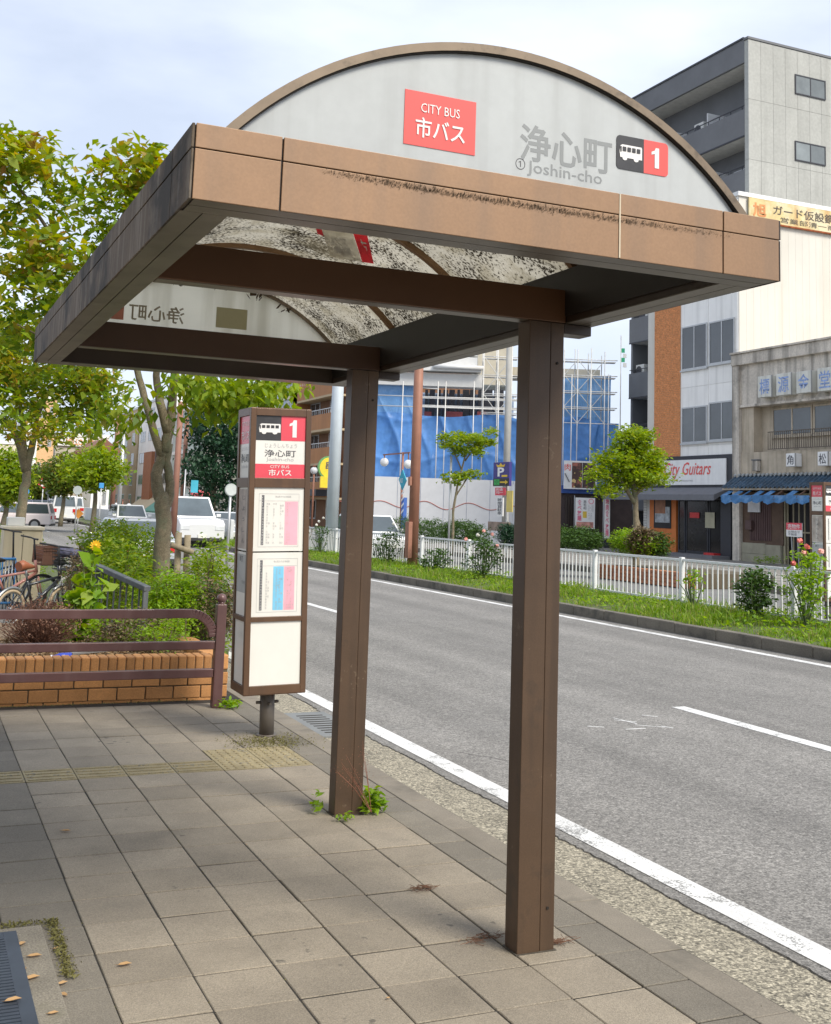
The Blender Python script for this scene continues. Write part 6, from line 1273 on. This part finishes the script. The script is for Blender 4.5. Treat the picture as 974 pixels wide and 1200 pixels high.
# ================================================================== VEHICLES
M_tyre = pm('tyre', (.025,.025,.026), .85); M_hub = pm('wheel_rim', (.40,.41,.42), .35, .8); M_cglass = glassmat('car_glass', (.07,.09,.10), .05); M_tail = pm('tail_red', (.50,.02,.02), .25); M_head = pm('lamp_clear', (.65,.67,.68), .15); M_plate = pm('plate', (.75,.74,.66), .5); M_trim = pm('black_trim', (.03,.03,.03), .6)
def car(name, lab, cat, loc, yaw, col, L=4.3, W=1.68, H=1.5, kind='sedan'):
    o = thing(name, lab, cat, loc); o.rotation_euler = (0, 0, yaw); off = ORG[o.name].copy(); ORG[o.name] = Vector((0,0,0)); h = L/2
    paint = pm('paint_'+col, {'white':(.72,.73,.73),'silver':(.40,.42,.43),'pink':(.74,.66,.64),'dark':(.05,.06,.09),'pearl':(.66,.68,.68)}[col], .3, .0 if col in('white','pink') else .4, var=.02, coat=.6)
    zb = H*.58; w0, w1, wr = W/2, W/2*.985, W/2*.80
    if kind == 'van': belt = [(-h, zb), (h*.72, zb)]; roof = [(-h*.96, H), (h*.42, H)]; hood = [(h*.93, zb*.86), (h, zb*.72)]
    elif kind == 'suv': belt = [(-h*.99, zb), (h*.42, zb)]; roof = [(-h*.90, H), (h*.08, H)]; hood = [(h*.88, zb*.94), (h, zb*.80)]
    else: belt = [(-h*.80, zb*1.02), (h*.42, zb)]; roof = [(-h*.48, H), (h*.08, H)]; hood = [(h*.85, zb*.88), (h, zb*.72)]
    prof = [(-h, .32), (-h*.995, zb*.6)]+([(-h*.97, zb*1.0)] if kind == 'sedan' else [])+belt+hood+[(h*.99, .3)]
    m = MB(); n = len(prof); vs = [(s*(w1 if z > .5 else w0*.98), y, z) for s in (-1, 1) for y, z in prof]; m.add(vs, [tuple(range(n))[::-1], tuple(range(n, 2*n))]+[(i, (i+1) % n, n+(i+1) % n, n+i) for i in range(n)]); m.build('body', paint, o, .05, 3)
    g = [(belt[0][0], belt[0][1]-.01), (belt[1][0], belt[1][1]-.01), roof[1], roof[0]]; m = MB(); wz = lambda z: w1*.97 if z < H*.9 else wr
    m.add([(s*wz(z), y, z) for s in (-1, 1) for y, z in g], [(3,2,1,0),(4,5,6,7),(0,1,5,4),(1,2,6,5),(2,3,7,6),(3,0,4,7)]); m.build('cabin', paint, o, .05, 3)
    def onf(a, b, t0, t1, u0, u1, out): # quad on the end face between points a (belt) and b (roof)
        A_, B_ = Vector((0, a[0], a[1])), Vector((0, b[0], b[1])); p0, p1 = A_.lerp(B_, t0), A_.lerp(B_, t1); wa, wb = w1*.97+(wr-w1*.97)*t0, w1*.97+(wr-w1*.97)*t1; nrm = (B_-A_).cross(Vector((1,0,0))).normalized()*out
        return [p0+Vector((-wa*u0,0,0))+nrm, p0+Vector((wa*u1,0,0))+nrm, p1+Vector((wb*u1,0,0))+nrm, p1+Vector((-wb*u0,0,0))+nrm]
    MB().add(onf(belt[1], roof[1], .06, .92, .88, .88, -.015)+onf(belt[1], roof[1], .06, .92, .88, .88, .0), [(0,1,2,3),(7,6,5,4),(0,4,5,1),(2,6,7,3)]).build('windscreen', M_cglass, o)
    MB().add(onf(belt[0], roof[0], .08, .9, .84, .84, .015)+onf(belt[0], roof[0], .08, .9, .84, .84, .0), [(3,2,1,0),(4,5,6,7)]).build('rear_window', M_cglass, o)
    for s in (-1, 1):
        for k in range(2 if kind != 'van' else 3):
            nn_ = 2 if kind != 'van' else 3; f0, f1 = (k+.06)/nn_, (k+.94)/nn_
            def P(f, t): ya = belt[0][0]*(1-f)+belt[1][0]*f; yb = roof[0][0]*(1-f)+roof[1][0]*f; y = ya*(1-t)+yb*t; z = (belt[0][1]*(1-f)+belt[1][1]*f)*(1-t)+H*t; return Vector((s*((w1*.97)*(1-t)+wr*t+.008), y, z))
            MB().add([P(f0,.08), P(f1,.08), P(f1,.86), P(f0,.86)], [(0,1,2,3)]).build('side_window', M_cglass, o)
        for yw in (-h*.62, h*.62):
            m = MB(); m.tube([(s*(W/2-.20), yw, .31), (s*(W/2+.005), yw, .31)], .31, 20); wh = m.build('wheel', M_tyre, o, .02); MB().tube([(s*(W/2), yw, .31), (s*(W/2+.012), yw, .31)], .19, 14).build('wheel_rim', M_hub, wh)
        bx('tail_light', M_tail, o, s*W*.30, -h-.012, zb*.70, s*W*.47, -h+.05, zb*.92, bevel=.01); bx('headlight', M_head, o, s*W*.28, h-.06, zb*.58, s*W*.47, h+.008, zb*.74, bevel=.01)
        bx('wing_mirror', paint, o, s*(W/2-.02), h*.30, zb+.02, s*(W/2+.16), h*.38, zb+.15, bevel=.02)
    bx('number_plate', M_plate, o, -.17, -h-.02, .45, .17, -h-.003, .62); bx('number_plate', M_plate, o, -.17, h+.002, .35, .17, h+.02, .5); bx('bumper', M_trim, o, -W*.44, -h-.015, .26, W*.44, -h+.1, .38); bx('bumper', M_trim, o, -W*.44, h-.1, .24, W*.44, h+.012, .36)
    return o
def onroad(x, Y): return at_y(x, 600, Y).x
car('minivan', 'white minivan driving away on the road at the far left', 'minivan', (onroad(71,86), 86, -.1), 0, 'white', 4.6, 1.8, 1.95, 'van')
car('parked_car', 'white van partly behind the white minivan', 'van', (onroad(85,98), 100, -.1), 0, 'pearl', 4.6, 1.8, 1.9, 'van')
car('parked_car', 'pinkish white car beyond the leaning tree trunk', 'car', (onroad(14,66), 66, -.1), R_(75), 'pink', 4.4, 1.7, 1.5, 'suv')
car('parked_car', 'dark blue car end right of the leaning tree trunk', 'car', (onroad(33,84), 84, -.1), R_(20), 'dark', 4.2, 1.7, 1.6, 'suv')
car('car', 'silver car on the near lane half hidden by the hedge', 'car', (5.35, 30.5, -.1), R_(3), 'silver', 4.2, 1.68, 1.32, 'sedan')
car('white_suv', 'large white off-road wagon with wide windscreen right of the forked trunk', 'wagon', (at_y(223,600,47.5).x, 47.5, -.06), R_(180), 'white', 4.7, 1.85, 1.98, 'suv')
car('parked_car', 'white car with pale windscreen left of the forked trunk beyond the median fence', 'car', (at_y(152,600,62).x, 62, -.06), R_(180), 'white', 4.3, 1.7, 1.5, 'suv')
car('parked_car', 'white car with dark windscreen just left of the bus stop column', 'car', (at_y(262,600,50).x, 50, -.06), R_(180), 'pearl', 4.3, 1.7, 1.38, 'sedan')
car('parked_car', 'white car beyond the fence between the farther post and the brown pole', 'car', (16.2, 40.6, -.06), R_(180), 'white', 4.2, 1.7, 1.5, 'suv')

# ---- bicycles
def bicycle(lab, loc, yaw, frame_m, saddle_m, r=.25, tyre=M_tyre, basket=None, fender=None, bar_h=1.02, wb=.92, white=False):
    o = thing('bicycle', lab, 'bicycle', loc); o.rotation_euler = (R_(4), 0, yaw); ORG[o.name] = Vector((0,0,0)); b = wb/2
    for sx in (-1, 1):
        c_ = Vector((sx*b, 0, r)); m = MB(); pts = [c_+Vector((math.cos(a)*(r-.02), 0, math.sin(a)*(r-.02))) for a in np.linspace(0, 2*math.pi, 33)]; m.tube(pts, .021, 7, False); wh = m.build('wheel', tyre, o)
        m = MB(); pts = [c_+Vector((math.cos(a)*(r-.045), 0, math.sin(a)*(r-.045))) for a in np.linspace(0, 2*math.pi, 33)]; m.tube(pts, .009, 6, False); m.tube([c_+Vector((0,-.04,0)), c_+Vector((0,.04,0))], .022, 8)
        for k in range(20): a = k*math.pi/10; m.tube([c_+Vector((0,(-1)**k*.02,0)), c_+Vector((math.cos(a)*(r-.045),0,math.sin(a)*(r-.045)))], .0017, 3, False)
        m.build('rim', M_hub, wh)
        if fender: m = MB(); pts = [c_+Vector((math.cos(a)*(r+.018), 0, math.sin(a)*(r+.018))) for a in np.linspace(.5 if sx > 0 else .9, 2.3 if sx > 0 else 2.9, 12)]; m.tube(pts, .02, 6); m.build('mudguard', fender, o)
    bbk, head, hb, seat = Vector((-.08,0,r+.03)), Vector((b-.13,0,.78)), Vector((b-.09,0,.60)), Vector((-.22,0,.60)); rear = Vector((-b,0,r)); front = Vector((b,0,r))
    m = MB(); m.tube([head, hb], .022, 8); m.tube([seat, bbk], .018, 8); m.tube([seat+Vector((.01,0,-.06)), hb+Vector((0,0,.03))], .018, 8); m.tube([bbk, hb], .024, 8)
    for s in (-.05, .05): m.tube([rear+Vector((0,s,0)), bbk+Vector((0,s*.4,0))], .01, 6); m.tube([rear+Vector((0,s,0)), seat+Vector((0,s*.3,-.02))], .009, 6); m.tube([hb+Vector((.01,s*.9,-.05)), front+Vector((0,s*.9,0))], .012, 6)
    m.build('frame', frame_m, o); m = MB(); m.tube([head, Vector((b-.18,0,bar_h))], .014, 8); m.tube([Vector((b-.26,-.27,bar_h+.02)), Vector((b-.18,-.12,bar_h+.01)), Vector((b-.17,0,bar_h)), Vector((b-.18,.12,bar_h+.01)), Vector((b-.26,.27,bar_h+.02))], .012, 8); m.build('handlebar', M_trim, o)
    m = MB(); m.tube([seat, Vector((-.27,0,.76))], .014, 8); m.build('seat_post', M_hub, o); m = MB(); m.tube([Vector((-.40,0,.785)), Vector((-.33,0,.80)), Vector((-.22,0,.785)), Vector((-.12,0,.775))], [.065,.07,.04,.018], 10); m.build('saddle', saddle_m, o)
    m = MB(); m.tube([bbk+Vector((0,-.045,0)), bbk+Vector((0,-.05,0))], .075, 18); m.tube([bbk+Vector((0,-.07,0)), bbk+Vector((.10,-.07,-.12))], .010, 6); m.tube([bbk+Vector((0,.07,0)), bbk+Vector((-.10,.07,.12))], .010, 6); m.box(.0,-.16,r-.11,.09,-.075,r-.085); m.build('crankset', M_trim, o)
    m = MB(); m.tube([Vector((-b-.02,.06,.02)), Vector((-b,.05,r))], .008, 5); m.build('kickstand', M_hub, o)
    if basket:
        m = MB(); x0, x1, z0, z1 = b-.10, b+.22, .72, .98
        for z in np.linspace(z0, z1, 6): w_ = .14+.04*(z-z0)/.26; m.tube([(x0,-w_,z),(x1,-w_,z),(x1,w_,z),(x0,w_,z),(x0,-w_,z)], .005, 4, False)
        for t in np.linspace(0, 1, 8): m.tube([(x0+(x1-x0)*t,-.14,z0),(x0+(x1-x0)*t,-.18,z1)], .003, 4, False); m.tube([(x0+(x1-x0)*t,.14,z0),(x0+(x1-x0)*t,.18,z1)], .003, 4, False); m.tube([(x1,-.14+.28*t,z0),(x1,-.18+.36*t,z1)], .003, 4, False)
        m.box(x0+.01,-.13,z0,x1-.01,.13,z0+.008)
        if basket[1]: m.box(x0-.005,-.165,z0+.01,x1+.005,-.158,z1-.01); m.box(x0-.005,.158,z0+.01,x1+.005,.165,z1-.01); m.box(x1-.002,-.16,z0+.01,x1+.005,.16,z1-.01)
        m.build('basket', basket[0], o)
        if basket[2]: m = MB(); [m.sphere((x0+.08+.07*k, RNG.uniform(-.06,.06), z0+.16+RNG.uniform(0,.08)), .09, 8, 6, (1,1.2,.8)) for k in range(3)]; q = m.build('basket_contents', basket[2], o)
    return o
M_bs = pm('saddle_brown', (.30,.10,.045), .5); M_bk_ = pm('saddle_black', (.03,.03,.03), .5); M_fb = pm('frame_black', (.03,.033,.04), .35, .2, coat=.4); M_fp = pm('frame_pink', (.60,.27,.22), .35, coat=.4); M_fw = pm('frame_white', (.7,.7,.68), .35, coat=.4)
def gp_(x, y): return at_z(x, y, 0)
p = at_y(9,703,15.6); q = at_y(70,701,16.2)
bicycle('black small wheeled bicycle with brown saddle nearest the barrier', ((p.x+q.x)/2+.02, 15.95, 0), math.atan2(.6, q.x-p.x), M_fb, M_bs, .25, pm('tyre_cream', (.42,.33,.22), .8), basket=(M_trim, False, pm('bag_dark', (.10,.10,.16), .7, var=.5, scale=14)), fender=M_hub, bar_h=1.03)
q = at_y(45,672,17.6); bicycle('pinkish bicycle with brown front basket behind the black one', (q.x-.40, 17.4, 0), math.atan2(.30,.85), M_fp, M_bk_, .29, M_tyre, basket=(pm('basket_brown', (.20,.10,.07), .7), True, None), bar_h=1.08)
bicycle('dark bicycle at the left edge seen by its handlebar', (at_y(-8,660,18.2).x, 18.4, 0), R_(35), M_fb, M_bk_, .29, M_tyre, bar_h=1.15)
bicycle('white framed bicycle between the black bicycle and the hedge', (at_y(66,690,17.0).x+.10, 17.0, 0), R_(60), M_fw, M_bk_, .25, M_tyre, bar_h=.95)
ub = thing('utility_box', 'cream utility cabinet behind the parked bicycles', 'cabinet', (at_y(28,650,19.5).x, 19.6, 0)); a, b = at_y(5,618,19.3), at_y(51,618,19.3); M_ub = pm('cabinet_cream', (.66,.56,.38), .6, var=.06, streak=((.4,.33,.2), .4, 6))
bx('cabinet', M_ub, ub, a.x, 19.3, 0, b.x, 19.9, a.z-.04, bevel=.02); bx('lid', pm('cabinet_lid', (.70,.62,.46), .6), ub, a.x-.02, 19.27, a.z-.038, b.x+.02, 19.92, a.z+.02, bevel=.015); bx('door_seam', M_mort, ub, (a.x+b.x)/2-.004, 19.296, .1, (a.x+b.x)/2+.004, 19.3, a.z-.1)
ob2 = thing('white_box', 'small white box standing on the cream cabinet', 'box', (at_y(18,610,19.6).x, 19.6, 1.2)); bx('box', M_pap, ob2, at_y(9,610,19.5).x, 19.45, a.z+.022, at_y(29,610,19.5).x, 19.75, a.z+.16, bevel=.01)
rk = thing('bicycle_rack', 'blue steel bicycle rack rail at the left edge', 'rack', (at_y(8,670,18.0).x, 18.0, 0)); M_rb = pm('rack_blue', (.05,.22,.50), .5); m = MB(); x0, x1, z_ = at_y(-12,655,18).x, at_y(19,655,18).x, at_y(8,655,18).z; m.tube([(x0,18,z_),(x1,18,z_)], .02, 8); m.tube([(x0,18,.12),(x1,18,.12)], .02, 8); m.build('rail', M_rb, rk)
for k in range(9): MB().tube([(x0+(x1-x0)*k/8,18,.01),(x0+(x1-x0)*k/8,18,z_-.02)], .010, 6).build('upright', M_hub if k % 4 else M_rb, rk)
bx('plastic_sheet', pm('sheet_blue', (.12,.45,.65), .5), rk, x0, 18.03, z_-.18, x0+(x1-x0)*.45, 18.035, z_-.03)
# cyclist's height figure by the far car
pp = at_x(441, 606, 25.); pr_ = bpy.data.meshes.new('person'); sk = [((0,0,.95),.15),((0,0,1.15),.14),((0,0,1.38),.16),((0,0,1.50),.06),((0,0,1.62),.10),((0,0,1.70),.09),((.11,0,.9),.09),((.13,.02,.5),.065),((.13,.0,.08),.045),((.13,-.12,.04),.04),((-.11,0,.9),.09),((-.13,.05,.5),.065),((-.13,.1,.08),.045),((-.13,-.02,.04),.04),((.20,0,1.40),.055),((.26,0,1.12),.045),((.24,-.16,.98),.035),((.24,-.22,.96),.03),((-.20,0,1.40),.055),((-.26,0,1.12),.045),((-.24,-.16,.98),.035),((-.24,-.22,.96),.03)]
pr_.from_pydata([s[0] for s in sk], [(0,1),(1,2),(2,3),(3,4),(4,5),(0,6),(6,7),(7,8),(8,9),(0,10),(10,11),(11,12),(12,13),(2,14),(14,15),(15,16),(16,17),(2,18),(18,19),(19,20),(20,21)], []); po = bpy.data.objects.new('person', pr_); COL.objects.link(po); po.location = (pp.x, pp.y, .10)
sm_ = po.modifiers.new('skin', 'SKIN'); 
for i, s in enumerate(sk): pr_.skin_vertices[0].data[i].radius = (s[1], s[1]*.85)
pr_.skin_vertices[0].data[0].use_root = True; po.modifiers.new('sub', 'SUBSURF').levels = 2; pr_.materials.append(pm('clothes_pink', (.45,.20,.22), .8)); tag(po, 'person in a pinkish top with dark hair beyond the fence beside the farther post', 'person')
m = MB(); m.sphere((pp.x, pp.y+.02, 1.78), .115, 12, 8, (1,1,1.05)); hr = m.build('hair', M_ink, None); hr.parent = po; hr.matrix_parent_inverse = Matrix.Translation((-pp.x, -pp.y, -.10)); hr.location = (0,0,0)
# seams between the last planter soil and the plaza behind
g = MB(); g.box(-9, 14.2, -.02, 2.0, 60, .004); pz = g.build('plaza', pm('plaza_concrete', (.19,.18,.16), .9, var=.2, scale=1.5, fine=.15, fscale=60), None); pz['kind'] = 'structure'
g = MB(); g.box(2.0, 12.9, -.02, 3.45, 60, .03); pz = g.build('verge', MATS['soil_grassy'], None); pz['kind'] = 'structure'
# low white guard wall on the median further along
ga, gb = at_x(273, 608, 12.5), at_x(101, 597, 12.5); gw = thing('guard_wall', 'low white solid guard wall on the median behind the silver car', 'guard wall', (12.5, ga.y, 0)); u = ga.y
while u < gb.y: MB().box(12.42, u+.02, .02, 12.58, min(u+2, gb.y)-.02, 1.02).build('wall_panel', M_sw, gw, .03); u += 2
# unseen building block added left of the picture to darken the shelter's left sides
m = MB(); m.box(-14, -9, -.1, -3.6, 8.6, 8.5); o = m.build('building_row', M_oldD, None); o['kind'] = 'structure'
for k in range(4):
    for z_ in (.4, 3.6, 6.1): w_ = bx('window', M_alu, o, -3.598, -7.6+k*4, z_, -3.55, -5.2+k*4, z_+1.7); bx('pane', M_glass, w_, -3.549, -7.5+k*4, z_+.1, -3.54, -5.3+k*4, z_+1.6)
print('tris', sum(len(o.data.polygons)*2 for o in scene.objects if o.type == 'MESH'), 'objects', len(scene.objects))
